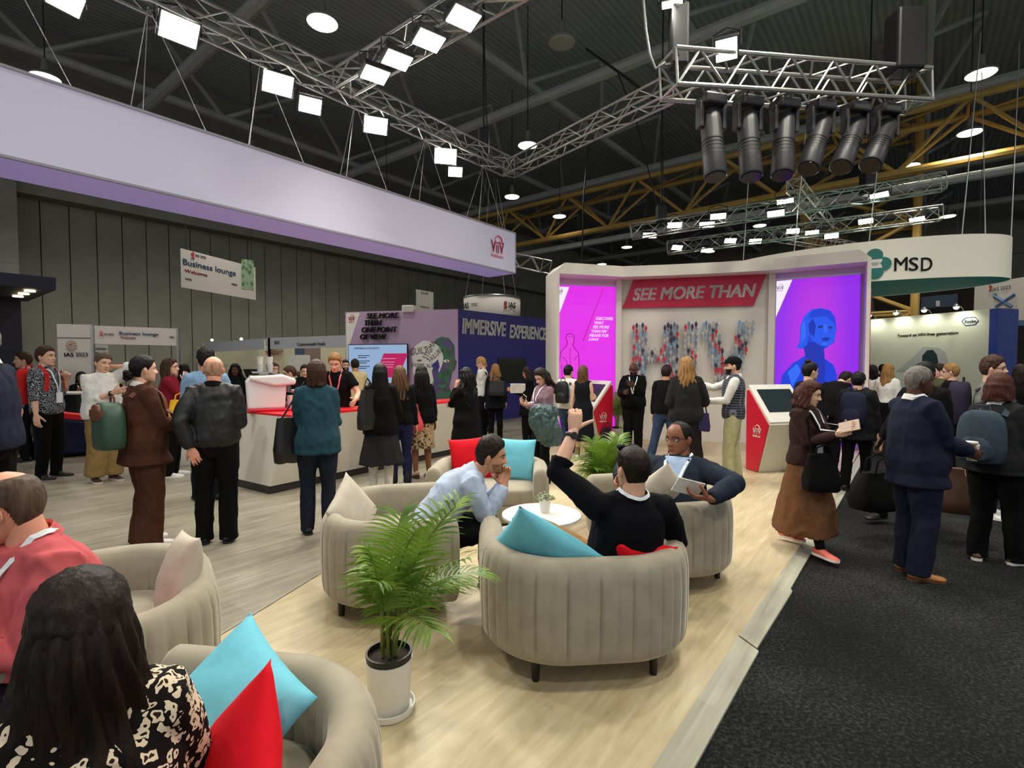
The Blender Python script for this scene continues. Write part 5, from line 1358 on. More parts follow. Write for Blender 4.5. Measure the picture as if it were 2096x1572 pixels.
cushion('sky blue cushion at the right in the empty armchair', (.02, 5.26, .64), (-.05, -.95, .3), -3, M_blue_c, .44, .14)
cushion('stone cushion under the elbow of the man in glasses', (1.06, 3.72, .66), (-.35, .75, .45), 40, M_stone_c, .44, .16)
cushion('stone cushion behind the man in the pink shirt', (-1.56, 2.36, .62), (-.75, -.65, .3), 8, M_stone_c, .40, .15)
cushion('large sky blue cushion beside the woman in leopard print', (-.795, 1.36, .645), (-.30, -.62, .70), -20, M_blue_c, .42, .15)
cushion('red cushion leaning on the blue one beside the woman in leopard print', (-.645, 1.16, .625), (-.68, -.62, .30), 48, M_red_c, .40, .13)
# low round table with a little plant
tc = Vector((.235, 4.05, 0)); o = thing('side_table', 'low round white table between the armchairs', 'table', tc)
MB().lathe([(.30, .40), (.315, .405), (.315, .425), (.305, .43), (.001, .43)], seg=48).build('table_top', M_white, o, sharp=30)
MB().lathe([(.20, 0), (.20, .012), (.03, .02), (.025, .40)], seg=32).build('pedestal', M_white, o, sharp=30)
def plant_small(pos):
    o = thing('potted_plant', 'tiny succulent in white pot on the round table', 'plant', pos)
    MB().lathe([(.035, 0), (.048, .10), (.045, .10), (.043, .09), (.001, .09)], seg=24).build('pot', M_white, o, sharp=30)
    m = MB(); rr = random.Random(4)
    for k in range(90):
        a, h = rr.uniform(0, 2 * PI), rr.uniform(.0, 1); r = .075 * math.sqrt(rr.random()); c = Vector((r * math.cos(a), r * math.sin(a), .10 + .055 * (1 - (r / .08) ** 2) * h + .01))
        Mr = Matrix.Rotation(a, 3, 'Z') @ Matrix.Rotation(rr.uniform(-.9, .6), 3, 'Y'); m.ball(c, (.013, .008, .003), 6, Mr)
    m.build('foliage', mat('sage leaf', (120, 134, 92), .5, vary=.3, scale=40), o); return o
plant_small((tc.x + .03, tc.y + .03, .43))

# ------------------------------------------------------------------ palms
def leaf_mat(name, a, b):
    t = NT(name); nz = t.n('ShaderNodeTexNoise', Scale=7.0); t.l(t.coord(), nz.inputs['Vector']); t.l(t.ramp(nz.outputs['Fac'], [(.3, lin(a)), (.7, lin(b))]), t.b.inputs['Base Color'])
    t.b.inputs['Roughness'].default_value = .42; t.b.inputs['Specular IOR Level'].default_value = .4
    tr = t.n('ShaderNodeBsdfTranslucent'); tr.inputs[0].default_value = lin((120, 150, 40)); mx = t.n('ShaderNodeMixShader'); mx.inputs[0].default_value = .18
    out = [n for n in t.t.nodes if n.type == 'OUTPUT_MATERIAL'][0]; t.l(t.b.outputs[0], mx.inputs[1]); t.l(tr.outputs[0], mx.inputs[2]); t.l(mx.outputs[0], out.inputs[0]); return t.m
M_leaf = leaf_mat('palm leaf', (62, 100, 36), (140, 170, 72)); M_stem = mat('palm stem', (104, 116, 48), .5, vary=.2); M_soil = mat('potting soil', (44, 32, 24), .95, vary=.5, scale=60, bump=1.0)
M_potw = mat('white glazed pot', (224, 222, 214), .3)
def palm(label, pos, H, n, spread, pot_r=.10, pot_h=.27, seed=1, leaf_len=.26, group=None, lean=0.0, saucer=True, dense_=30):
    o = thing('potted_palm', label, 'plant', pos, 0, group); rr = random.Random(seed)
    MB().lathe([(pot_r * .82, .012), (pot_r * .86, .02), (pot_r, pot_h - .03), (pot_r, pot_h - .03), (pot_r * .96, pot_h - .03), (pot_r * .94, pot_h - .06)], seg=40).build('pot', M_potw, o, sharp=30)
    MB().lathe([(pot_r * .93, pot_h - .06), (pot_r * .985, pot_h - .005), (pot_r * .985, pot_h), (pot_r * .9, pot_h), (pot_r * .87, pot_h - .03)], seg=40).build('liner', M_black, o, sharp=30)
    if saucer: MB().lathe([(pot_r * 1.0, 0), (pot_r * 1.06, .005), (pot_r * 1.10, .035), (pot_r * 1.05, .035), (pot_r * 1.0, .014), (.001, .014)], seg=40).build('saucer', M_potw, o, sharp=30)
    m = MB()
    m.grid(lambda u, v: Vector((pot_r * .9 * v * math.cos(u * 2 * PI), pot_r * .9 * v * math.sin(u * 2 * PI), pot_h - .025 + .006 * noise.noise(Vector((v * math.cos(u * 6.28) * 9, v * math.sin(u * 6.28) * 9, 1))))), 32, 9, True); m.build('soil', M_soil, o)
    st, fo = MB(), MB()
    for k in range(n):
        az = 2 * PI * (k * .382) + rr.uniform(-.4, .4); q = k / max(1, n - 1); L = H * rr.uniform(.72, 1.0) * (.60 + .40 * (1 - q)); bend = (.35 + 1.15 * q) * spread * rr.uniform(.85, 1.15)
        p = Vector((pot_r * .25 * math.cos(az * 1.7), pot_r * .25 * math.sin(az * 1.7), pot_h - .02)); el = 1.52 - .10 * q; pts = [p.copy()]; N = 16
        out = Vector((math.cos(az), math.sin(az), 0)); dirs = []
        for i in range(N):
            t_ = i / N; e = el - bend * max(0, t_ - .18) ** 1.15 * 1.9; d = out * math.cos(e) + UP * math.sin(e); p = p + d * (L / N) + Vector((lean * 2 * t_ / N, 0, 0)); pts.append(p.copy()); dirs.append(d)
        dirs.append(dirs[-1])
        st.tube(pts, [.0075 * (1 - .8 * i / N) + .001 for i in range(N + 1)], 6)
        nl = dense_
        for i in range(nl):
            t_ = .40 + .60 * i / (nl - 1); f = t_ * N; j = min(N - 1, int(f)); b = pts[j].lerp(pts[j + 1], f - j); d = dirs[j]; sd = d.cross(UP); sd = sd.normalized() if sd.length > .05 else Vector((-out.y, out.x, 0)); up_ = sd.cross(d)
            ll = leaf_len * H * (1.05 - abs(t_ - .6) * 1.25) * rr.uniform(.85, 1.1); w = .0070 * (.7 + H * .45)
            for s_ in (-1, 1):
                a = .95 - .5 * (t_ - .36); ld = (d * math.cos(a) + sd * (s_ * math.sin(a)) + up_ * .32).normalized(); rows = []; c = b.copy(); dr = ld.copy()
                for g_ in range(5):
                    wn = dr.cross(up_).normalized() * (w * (.45, 1, .95, .6, .06)[g_]); fold = up_ * w * .35
                    rows.append((c - wn + fold * (.3), c.copy(), c + wn + fold * .3)); dr = (dr - UP * (.17 + .10 * rr.random())).normalized(); c = c + dr * (ll / 4)
                kk = len(fo.v); fo.v += [x for r_ in rows for x in r_]
                for g_ in range(4):
                    for h_ in range(2): fo.f.append([kk + g_*3 + h_, kk + g_*3 + h_ + 1, kk + g_*3 + h_ + 4, kk + g_*3 + h_ + 3]); fo.mi.append(0)
    st.build('stem', M_stem, o); fo.build('foliage', M_leaf, o, sharp=None); return o
palm('tall palm in white pot with saucer at the front of the lounge', atz(797, 1452), .84, 12, .85, .108, .28, 3, .28, 'potted palms', dense_=19, lean=.16)
palm('palm between the armchairs behind the raised arm', Vector((.95, 5.2, 0)), .78, 16, .9, .10, .25, 8, .36, 'potted palms', dense_=22)
palm('slim palm in white pot by the magenta panel', atz(1263, 902), 1.05, 9, .55, .11, .30, 5, .26, 'potted palms', saucer=False, dense_=20)

# ------------------------------------------------------------------ on the bar
def on_bar(px, py, z=None): return atz(px, py, (COUNTER['zc'] if z is None else z))
cz = COUNTER['zc']
mp = on_bar(545, 838); o = thing('coffee_machine', 'large white espresso machine on the left end of the bar', 'coffee machine', mp, R(118))
Mw = mat('pearl enamel', (226, 222, 220), .25)
pr = [(-.30, .06), (-.28, .06), (.30, .08), (.32, .42), (.30, .46), (-.20, .50), (-.32, .46)]
sd = lambda x0, x1, pr_: MB().loft([[Vector((x0, y, z)) for y, z in pr_], [Vector((x1, y, z)) for y, z in pr_]])
bevel(sd(-.36, .36, [(-.22, .03), (.24, .03), (.26, .40), (.22, .46), (-.22, .47), (-.25, .40)]).build('body', Mw, o, smooth=False), .03, 3)
bevel(sd(-.40, .40, [(-.36, .36), (-.10, .34), (.20, .42), (.22, .48), (-.20, .50), (-.36, .44)]).build('hood', Mw, o, smooth=False), .03, 3)
bevel(MB().box((0, -.05, .02), (.78, .56, .035)).build('tray', M_red, o, smooth=False), .01)
for x in (-.2, .05, .26):
    h = MB(); h.tube([(x, -.28, .34), (x, -.28, .25)], .035, 14); h.tube([(x, -.3, .26), (x, -.44, .25)], .014, 8, True); h.build('group_handle', M_chrome, o)
bevel(MB().box((0, .02, .53), (.62, .32, .02)).build('cup_rail', M_chrome, o, smooth=False), .004)
for x, y in ((-.3, -.2), (.3, -.2), (-.3, .2), (.3, .2)): MB().tube([(x, y, 0), (x, y, .04)], .02, 10).build('foot', M_black, o)
def cupm():
    m = MB(); m.lathe([(.028, 0), (.040, .10), (.042, .104), (.038, .104), (.027, .006), (.001, .006)], seg=18); return m
CUP = cupm().mesh('cup', M_white, True, 40)
k = 0
for i in range(5):
    for j in range(2):
        for h in range(2):
            c = bpy.data.objects.new('paper_cup', CUP); link(c); c.location = Matrix.Translation(mp) @ Matrix.Rotation(R(118), 4, 'Z') @ Vector((-.2 + .1 * i, -.05 + .12 * j, .54 + h * .104 * .98)); c.rotation_euler = (0, 0, 0)
            tag(c, 'white paper cup in the double row on top of the coffee machine', 'cup', 'cups on the coffee machine')
for px, py, n_, ll in ((483, 832, 4, 'left of the coffee machine'), (492, 846, 2, 'at the front corner left of the coffee machine')):
    for h in range(n_):
        c = bpy.data.objects.new('paper_cup', CUP); link(c); p = on_bar(px, py); c.location = (p.x, p.y, cz + h * .045); c.scale = (1.1, 1.1, 1.1); tag(c, 'white paper cup in the nested stack ' + ll, 'cup', 'cup stack ' + ll)
for n_, px in enumerate((574, 587)):
    o = thing('milk_jug', ('first', 'second')[n_] + ' steel milk jug from the coffee machine', 'jug', on_bar(px, 836), 1.2, 'steel milk jugs')
    MB().lathe([(.038, 0), (.046, .03), (.042, .08), (.036, .11), (.033, .11), (.036, .08), (.001, .01)], seg=20).build('jug_body', M_chrome, o, sharp=40); MB().tube([(.04, 0, .09), (.075, 0, .08), (.075, 0, .04), (.045, 0, .03)], .005, 6).build('handle', M_chrome, o)
o = thing('paper_cup', 'tall white cup beside the steel jugs', 'cup', on_bar(597, 838), 0); MB().lathe([(.05, 0), (.062, .2), (.058, .2), (.001, .01)], seg=20).build('cup_body', M_white, o, sharp=40)
o = thing('monitor', 'small black monitor tilted behind the coffee machine', 'monitor', on_bar(516, 800), R(160)); MB().box((0, 0, .42), (.42, .03, .25), Matrix.Rotation(-.4, 3, 'X')).build('casing', M_black, o, smooth=False); MB().tube([(0, .03, 0), (0, .02, .4)], .02, 8).build('stand', M_black, o)
# ------------------------------------------------------------------ lounge behind, left: dark sofa, tables
sp = atz(208, 926); o = thing('sofa', 'low navy sofa with a red seat pad behind the man in floral shirt', 'sofa', sp, R(40))
M_sofa = cloth('navy sofa', (24, 28, 48))
bevel(MB().loft([[Vector((x, y, z)) for x, y in ((-.9, -.4), (.9, -.4), (.9, .4), (-.9, .4))] for z in (.06, .44)]).build('base', M_sofa, o), .05, 3)
m = MB(); m.loft([[Vector((-.9 + 1.8 * u, y, z)) for y, z in ((-.40, .40), (-.44, .58 + .22 * abs(2 * u - 1) ** 2), (-.30, .66 + .22 * abs(2 * u - 1) ** 2), (-.2, .44))] for u in np.linspace(0, 1, 17)]).build('backrest', M_sofa, o, sharp=60)
m = MB(); m.loft([[Vector((-.62 + 1.24 * u, y, z)) for y, z in ((-.30, .48), (-.38, .72 + .1 * abs(2 * u - 1) ** 2), (-.24, .74 + .1 * abs(2 * u - 1) ** 2), (-.12, .48))] for u in np.linspace(0, 1, 13)]).build('seat_pad', mat('bright red pad', (220, 20, 34), .6), o, sharp=60)
for k, (px, py) in enumerate(((142, 800), (386, 800))):
    p = at(px, py, 10.2 if k == 0 else 8.7); z = 1.08; o = thing('bar_table', ('dark tall table by the seated people under the gateway', 'white curved bench behind the bald man')[k], ('table', 'bench')[k], (p.x, p.y, 0))
    if k == 0:
        bevel(MB().box((0, 0, .53), (.8, .6, 1.04)).build('cabinet', M_black, o, smooth=False), .01); MB().box((0, 0, 1.065), (.9, .7, .03)).build('table_top', M_white, o, smooth=False)
    else:
        MB().lathe([(.55, 0), (.62, .2), (.60, .48), (.5, .52), (.001, .52)], seg=36).build('shell', M_white, o, sharp=40); MB().lathe([(.5, .52), (.5, .56), (.001, .57)], seg=36).build('seat_pad', M_sofa, o, sharp=40)
# ================================================================== lighting rig
M_truss = mat('truss aluminium', (168, 168, 164), .4, .7, vary=.06)
def truss(label, p0, p1, w=.32, h=.32, pitch=.85, r=.022, name='lighting_truss', group='aluminium trusses', roll=0):
    p0, p1 = Vector(p0), Vector(p1); o = thing(name, label, 'truss', p0, 0, group); d = p1 - p0; L = d.length; d.normalize()
    x = d.cross(UP).normalized(); y = x.cross(d)
    cor = [x * (sx * w / 2) + y * (sy * h / 2) for sx, sy in ((-1, -1), (1, -1), (1, 1), (-1, 1))]
    for c in cor: MB().tube([c, c + d * L], r, 8).build('chord', M_truss, o)
    m = MB(); n = max(2, int(round(L / pitch)))
    for f in range(4):
        a, b = cor[f], cor[(f + 1) % 4]
        for k in range(n):
            q0, q1 = d * (L * k / n), d * (L * (k + 1) / n); m.tube([a + q0, b + (q0 + q1) / 2] , r * .55, 5); m.tube([b + (q0 + q1) / 2, a + q1], r * .55, 5)
        m.tube([a, b], r * .6, 5); m.tube([a + d * L, b + d * L], r * .6, 5)
    m.build('lacing', M_truss, o); return o
T1a, T1b = at(215, -70, 6.05), at(1042, 326, 12.2); T1a.z = T1b.z = 6.25; T1a = T1b - D1 * 11
truss('long truss running above the lavender banner', T1a, T1b)
t2a = at(700, 150, 8.6); t2a.z = 6.25
truss('truss branching off toward the top edge, four floodlights under it', t2a, t2a + D2 * 5.5)
T4a, T4b = at(1368, 152, 7.6), at(1880, 186, 8.7)
truss('heavy truss carrying six moving head lights', T4a, T4b, .45, .50, .78, .034)
truss('slim truss joining the banner truss to the heavy truss', Vector((T1b.x, T1b.y, 6.2)), at(1365, 186, 8.3), .3, .3)
truss('upper truss of floodlights over the stage wall', at(1292, 475, 15.6), at(1932, 372, 13.0), .3, .4)
truss('lower truss of floodlights over the oval sign', at(1366, 508, 17.6), at(1926, 436, 15.0), .3, .4)
truss('short cross truss linking the two floodlight trusses', at(1625, 378, 13.6), at(1693, 462, 16.8), .35, .3)
truss('small truss peeping out at the right end of the banner', at(1000, 520, 18.0), at(1118, 546, 16.0), .4, .4)
truss('far slim truss behind the oval sign', at(1570, 478, 19), at(1760, 510, 24), .4, .4)
M_lamp = mat('lamp housing', (30, 30, 32), .5)
M_flood = glow('flood lens', (255, 252, 236), 14.0)
FLOOD_W = 235
def flood(label, p, aim, w=.34, h=.24, power=0.0, group='floodlights'):
    p = Vector(p); d = (Vector(aim) - p).normalized(); x = d.cross(UP); x = x.normalized() if x.length > .01 else D2.copy(); M = frame((0, 0, 0), x, d.cross(x)); M = frame((0, 0, 0), x, x.cross(d) * -1)
    n = M.col[2].to_3d()
    if n.dot(d) < 0: M = frame((0, 0, 0), -x, M.col[1].to_3d())
    o = thing('floodlight', label, 'floodlight', p, 0, group)
    bevel(MB().box((0, 0, -.05), (w + .05, h + .05, .09)).xf(M).build('housing', M_lamp, o, smooth=False), .01)
    MB().box((0, 0, 0), (w, h, .012)).xf(M).build('lens', M_flood, o, smooth=False)
    a = M @ Vector((w / 2 + .05, 0, -.05)); b = M @ Vector((-w / 2 - .05, 0, -.05)); MB().tube([a, a + UP * .22, (a + b) / 2 + UP * .30, b + UP * .22, b], .012, 6).build('bracket', M_lamp, o)
    if power:
        L = bpy.data.lights.new('flood_beam', 'SPOT'); L.energy = power * POWER; L.spot_size = 2.3; L.spot_blend = .9; L.shadow_soft_size = .16; L.color = (1.0, .955, .86)
        lo = bpy.data.objects.new('flood_beam', L); link(lo, o); lo.location = M @ Vector((0, 0, .03)); lo.rotation_euler = (-(M.col[2].to_3d())).to_track_quat('Z', 'Y').to_euler()
    return o
def zpt(px, py, z): return atz(px, py, z)
ordn = ('first', 'second', 'third', 'fourth', 'fifth', 'sixth', 'seventh', 'eighth', 'ninth', 'tenth', 'eleventh', 'twelfth', 'thirteenth', 'fourteenth')
bar_c = Vector((-1.6, 7.4, 1.0)); lounge = Vector((.2, 3.2, .4))
for k, (px, py, tgt, w_, h_) in enumerate(((367, 62, lounge, .42, .30), (569, 172, lounge, .42, .30), (635, 216, lounge, .34, .24), (769, 257, lounge, .40, .28), (912, 320, lounge, .44, .30), (932, 352, lounge, .3, .2))):
    p = zpt(px, py, 5.95); flood(ordn[k] + ' floodlight from the top left along the banner truss', p, tgt.lerp(Vector((p.x * .3 + .3, p.y * .4, 0)), .5), w_, h_, FLOOD_W, 'floodlights on the banner truss')
for k, (px, py) in enumerate(((768, 154), (813, 124), (878, 84), (949, 38))):
    p = zpt(px, py, 5.9); flood(ordn[k] + ' floodlight from the junction along the branching truss', p, Vector((p.x + .9, p.y - 1.2, 0)), .36, .26, FLOOD_W, 'floodlights on the branching truss')
flood('single floodlight at the very top left corner', at(135, 2, 5.4), lounge, .28, .20, FLOOD_W)
flood('white floodlight on the left end of the heavy truss', at(1487, 102, 7.6), Vector((.8, 2.6, 0)), .28, .28, FLOOD_W * 1.5)
flood('dim floodlight at the top above the heavy truss', at(1376, 8, 7.6), Vector((1.5, 5, 0)), .28, .10, FLOOD_W)
for k, (px, py) in enumerate(((1330, 482), (1381, 461), (1447, 460), (1470, 443), (1607, 411), (1588, 437), (1800, 401))):
    flood(ordn[k] + ' floodlight from the left on the upper far truss', at(px, py, 15.6 - k * .35), Vector((4, 9, 0)), .40, .16, FLOOD_W * .55 if k in (1, 4, 6) else 0, 'floodlights on the upper far truss')
for k, (px, py) in enumerate(((1386, 507), (1447, 512), (1495, 493), (1546, 494), (1623, 473), (1662, 477), (1702, 483), (1772, 453), (1877, 450))):
    flood(ordn[k] + ' floodlight from the left on the lower far truss', at(px, py, 17.4 - k * .25), Vector((7, 11, 0)), .36, .16, FLOOD_W * .55 if k in (3, 7) else 0, 'floodlights on the lower far truss')
# high bay lamps of the hall
M_bay = glow('bay lamp glow', (255, 246, 214), 11.0)
BAY_W = 900
def bay(label, p, lit=True, power=1.0, r=.34):
    o = thing('high_bay_lamp', label, 'pendant lamp', p, 0, 'high bay lamps of the hall')
    MB().lathe([(r, 0), (r * 1.06, .03), (r * .8, .10), (.10, .17), (.07, .5), (.001, .5)], seg=24).build('lamp_shade', mat('lamp grey', (120, 120, 116), .5), o, sharp=40)
    MB().lathe([(r * .98, .005), (r * .9, -.02), (.001, -.05)], seg=24).build('diffuser', M_bay if lit else mat('pale disc', (170, 172, 168), .6), o)
    MB().tube([(0, 0, .5), (0, 0, 14.1 - p[2])], .015, 6).build('cable', M_black, o)
    if lit and power:
        L = bpy.data.lights.new('bay_glow', 'SPOT'); L.energy = BAY_W * power * POWER; L.spot_size = 2.6; L.spot_blend = .6; L.shadow_soft_size = .27; L.color = (1.0, .95, .83)
        lo = bpy.data.objects.new('bay_glow', L); link(lo, o); lo.location = (0, 0, -.07)
for k, (px, py) in enumerate(((660, 47), (1080, 298), (1048, 403), (1145, 443), (1283, 506), (1232, 541), (1555, 462), (2008, 152), (1985, 272), (1862, 340), (1940, 443), (1452, 575 - 60))):
    bay(ordn[k] + ' lit round lamp from the upper left under the dark roof', zpt(px, py, 9.3), True, 1.0 if k in (0, 1, 2, 7, 8, 9, 10, 6) else 0)
bay('unlit pale round lamp high above the banner', zpt(1150, 88, 9.6), False)
for k, q in enumerate(((-6, 2), (0, -3), (6, 1), (5.5, 6.5), (-9, 8), (12, 5), (2, 1.5), (3.6, 6.0), (-12.5, 14), (-9.5, 19), (-5.8, 24))):  # unseen lamps, some added to brighten the left wall and the stage front
    bay('added round lamp out of sight, above the camera or behind the long banner', Vector((q[0], q[1], 9.3)), True, 1.0)
# moving head lights under the heavy truss
dT = (T4b - T4a).normalized(); M_head = mat('moving head grey', (44, 44, 48), .45)
for k, (px, py, tilt) in enumerate(((1447, 200, 4), (1517, 203, 6), (1590, 206, 14), (1665, 210, 30), (1738, 214, 34), (1806, 217, 38))):
    u = (px - 1368) / (1880 - 1368); p = T4a.lerp(T4b, u) - UP * .27; o = thing('moving_head_light', ordn[k] + ' black moving head light from the left under the heavy truss', 'stage light', p, math.atan2(dT.y, dT.x), 'moving head lights')
    bevel(MB().box((0, 0, -.09), (.36, .30, .16)).build('base', M_head, o, smooth=False), .03); MB().box((0, 0, .02), (.10, .12, .08)).build('clamp', M_black, o, smooth=False)
    ax = Vector((-math.sin(R(tilt)), -.25, -math.cos(R(tilt)))).normalized(); pv = Vector((0, 0, -.42)); Mh = frame(pv, Vector((0, 1, 0)).cross(ax) if k > 2 else Vector((1, 0, 0)), ax.cross(Vector((1, 0, 0)))); 
    for sx in (-1, 1): bevel(MB().loft([[Vector((sx * .19 + a, b, z)) for a, b in ((-.035, -.07), (.035, -.07), (.035, .07), (-.035, .07))] for z in (-.12, -.5)]).build('yoke_arm', M_head, o, smooth=False), .02)
    m = MB(); m.tube([pv - ax * .22, pv - ax * .16, pv, pv + ax * .3, pv + ax * .86, pv + ax * .88], [.10, .145, .15, .15, .165, .15], 20); m.build('head', M_head, o, sharp=50)
    m = MB()
    for j in range(6): m.tube([pv + ax * (.30 + .06 * j), pv + ax * (.32 + .06 * j)], .158, 20)
    m.build('cooling_fin', M_black, o, sharp=50); MB().tube([pv + ax * .875, pv + ax * .895], .14, 20).build('lens', M_blackgloss, o, sharp=50)
# hoists, cables
def hoist(label, px, py, Y, zt_=13.5, size=(.25, .28, .6)):
    p = at(px, py, Y); o = thing('chain_hoist', label, 'hoist', p, 0, 'chain hoists'); bevel(MB().box((0, 0, size[2] / 2), size).build('motor', M_black, o, smooth=False), .04)
    m = MB(); m.tube([(0, 0, size[2]), (0, 0, zt_ - p.z)], .02, 6); m.tube([(.08, 0, size[2]), (.02, 0, size[2] + 2.0), (0, .02, zt_ - p.z)], .012, 6); m.build('chain', M_black, o); return o
hoist('black chain hoist with bag above the right end of the heavy truss', 1850, 150, 8.4, size=(.45, .35, .95)); hoist('black chain hoist above the left end of the heavy truss', 1388, 140, 7.7, size=(.25, .25, .9)); hoist('black chain hoist over the end of the banner truss', 990, 318, 12.2); hoist('small black hoist above the upper far truss', 1353, 455, 15.4, size=(.28, .28, .5)); hoist('black hoist hanging at the middle of the upper far truss', 1775, 400, 14, size=(.3, .3, .6))
def wire(label, pts, r=.012, mt=None, cat='cable', group='hanging cables'):
    p0 = Vector(pts[0]); m = MB().tube([Vector(p) - p0 for p in pts], r, 6); o = m.build('cable', mt or M_black); o.location = p0; return tag(o, label, cat, group)
wire('grey cable bundle dropping from the roof to the heavy truss', [at(1315, -20, 7.6), at(1322, 60, 7.6), at(1330, 110, 7.6), at(1342, 140, 7.6), at(1362, 128, 7.6)], .02, mat('grey cable', (150, 150, 148), .6))
wire('thin black cable from the roof past the yellow girder', [at(1265, 150, 16), at(1300, 240, 16), at(1340, 400, 16), at(1352, 455, 16)], .02)
wire('straight black cable hanging left of the stage wall', [at(1204, 300, 18), at(1194, 410, 18), at(1191, 545, 18)], .025)
wire('black cable sling over the slim truss', [at(1200, 100, 13), at(1290, 165, 11), at(1390, 240, 12), at(1430, 290, 14)], .03)
# suspension of the lavender banner, part of the banner itself
hb = [o_ for o_ in C.objects if o_.name.startswith('hanging_banner')][0]; inv = Matrix.Translation(-Vector(hb.location)); m = MB()
for s_ in (0.9, 2.6, 4.2, 5.8, 7.2, 8.6, 10.0, 11.6):
    top_ = T1b - D1 * s_ - UP * .16
    for a_, b_ in ((-.45, 0), (.4, 0), (.05, 1)):
        q = E - D1 * (s_ + a_) + (dp if b_ else Vector((0, 0, 0))); q.z = zt; MB().tube([inv @ top_, inv @ q], .005, 5).build('cable', M_alu, hb)
# ================================================================== cloths with patterns
def pattern(name, scale, stops, distort=.3, feature='Distance', rough=.85, bump=True, stretch=(1, 1, 1), interp='CONSTANT'):
    t = NT(name); co = t.coord(stretch); nz = t.n('ShaderNodeTexNoise', Scale=scale * .6, Detail=2.0); t.l(co, nz.inputs['Vector'])
    mx = t.n('ShaderNodeMix', data_type='RGBA'); mx.inputs[0].default_value = distort * .1; t.l(co, mx.inputs[6]); t.l(nz.outputs['Color'], mx.inputs[7])
    vo = t.n('ShaderNodeTexVoronoi', Scale=scale); t.l(mx.outputs[2], vo.inputs['Vector'])
    t.l(t.ramp(vo.outputs[feature], [(a, lin(c)) for a, c in stops], interp), t.b.inputs['Base Color']); t.b.inputs['Roughness'].default_value = rough; t.b.inputs['Specular IOR Level'].default_value = .15
    return t.m
M_floral = pattern('floral print', 22, [(0, (150, 158, 166)), (.16, (40, 46, 56)), (.3, (30, 34, 42)), (.42, (196, 198, 200)), (.5, (34, 38, 46)), (.66, (110, 116, 124))], 1.2)
M_leopard = pattern('leopard print', 42, [(0, (44, 32, 26)), (.22, (222, 204, 176)), (.50, (20, 16, 15))], .6)
M_paisley = pattern('snakeskin print', 26, [(0, (90, 62, 44)), (.2, (196, 164, 122)), (.42, (120, 84, 58)), (.5, (222, 200, 164)), (.62, (70, 48, 36))], 1.5)
def plaid():
    t = NT('plaid wool'); co = t.coord(); out = []
    for ax in ('X', 'Z'):
        w = t.n('ShaderNodeTexWave', Scale=9.0); w.bands_direction = ax; w.wave_profile = 'SIN'; t.l(co, w.inputs['Vector']); out.append(t.ramp(w.outputs['Fac'], [(.86, (0, 0, 0, 1)), (.95, (1, 1, 1, 1))]))
    m = t.n('ShaderNodeMix', data_type='RGBA'); m.blend_type = 'LIGHTEN' if hasattr(m, 'blend_type') else 'MIX'; m.inputs[0].default_value = 1; t.l(out[0], m.inputs[6]); t.l(out[1], m.inputs[7])
    t.l(t.ramp(m.outputs[2], [(0, lin((30, 34, 48))), (1, lin((104, 106, 118)))]), t.b.inputs['Base Color']); t.b.inputs['Roughness'].default_value = .9; return t.m
M_plaid = plaid()
K = cloth('black', (10, 10, 11)); KN = cloth('ink', (16, 18, 26)); NAVY = cloth('navy suit', (26, 31, 48)); WHITE = cloth('white cotton', (224, 222, 216)); CHAR = cloth('charcoal', (34, 35, 36))
BROWN = cloth('brown suiting', (74, 44, 32)); TEALC = cloth('petrol shirt', (36, 66, 78)); KHAKI = cloth('khaki cord', (138, 112, 70)); STONEC = cloth('sage chino', (176, 172, 132)); JEAN = cloth('denim', (46, 62, 90), vary=.25)
LAN = cloth('white lanyard', (226, 232, 236)); BADGE = mat('badge blue', (108, 150, 190), .5)
LEATHER = mat('black leather', (12, 12, 13), .45, vary=.1, bump=.2, scale=60)
def pp(px, Y): return ((px - 1048) / F * Y, Y)
BLACK_SHOE = ((20, 20, 22), (16, 16, 16), 0, 0); WHITE_SHOE = ((226, 224, 218), (236, 236, 232), 0, 0); BOOT = ((20, 18, 18), (14, 14, 14), .12, .015)
def T(name, mt, **k): return dict(name=name, mat=mt, **k)
def legs(mt, **k): return dict(name='trousers', mat=mt, **k)
def skirt(mt, **k): return dict(name='skirt', mat=mt, kind='skirt', **k)
def stand_p(label, px, Y, H, vy, **k):
    p = pp(px, Y); return person(label, p, H, away(p) + R(vy), **k)

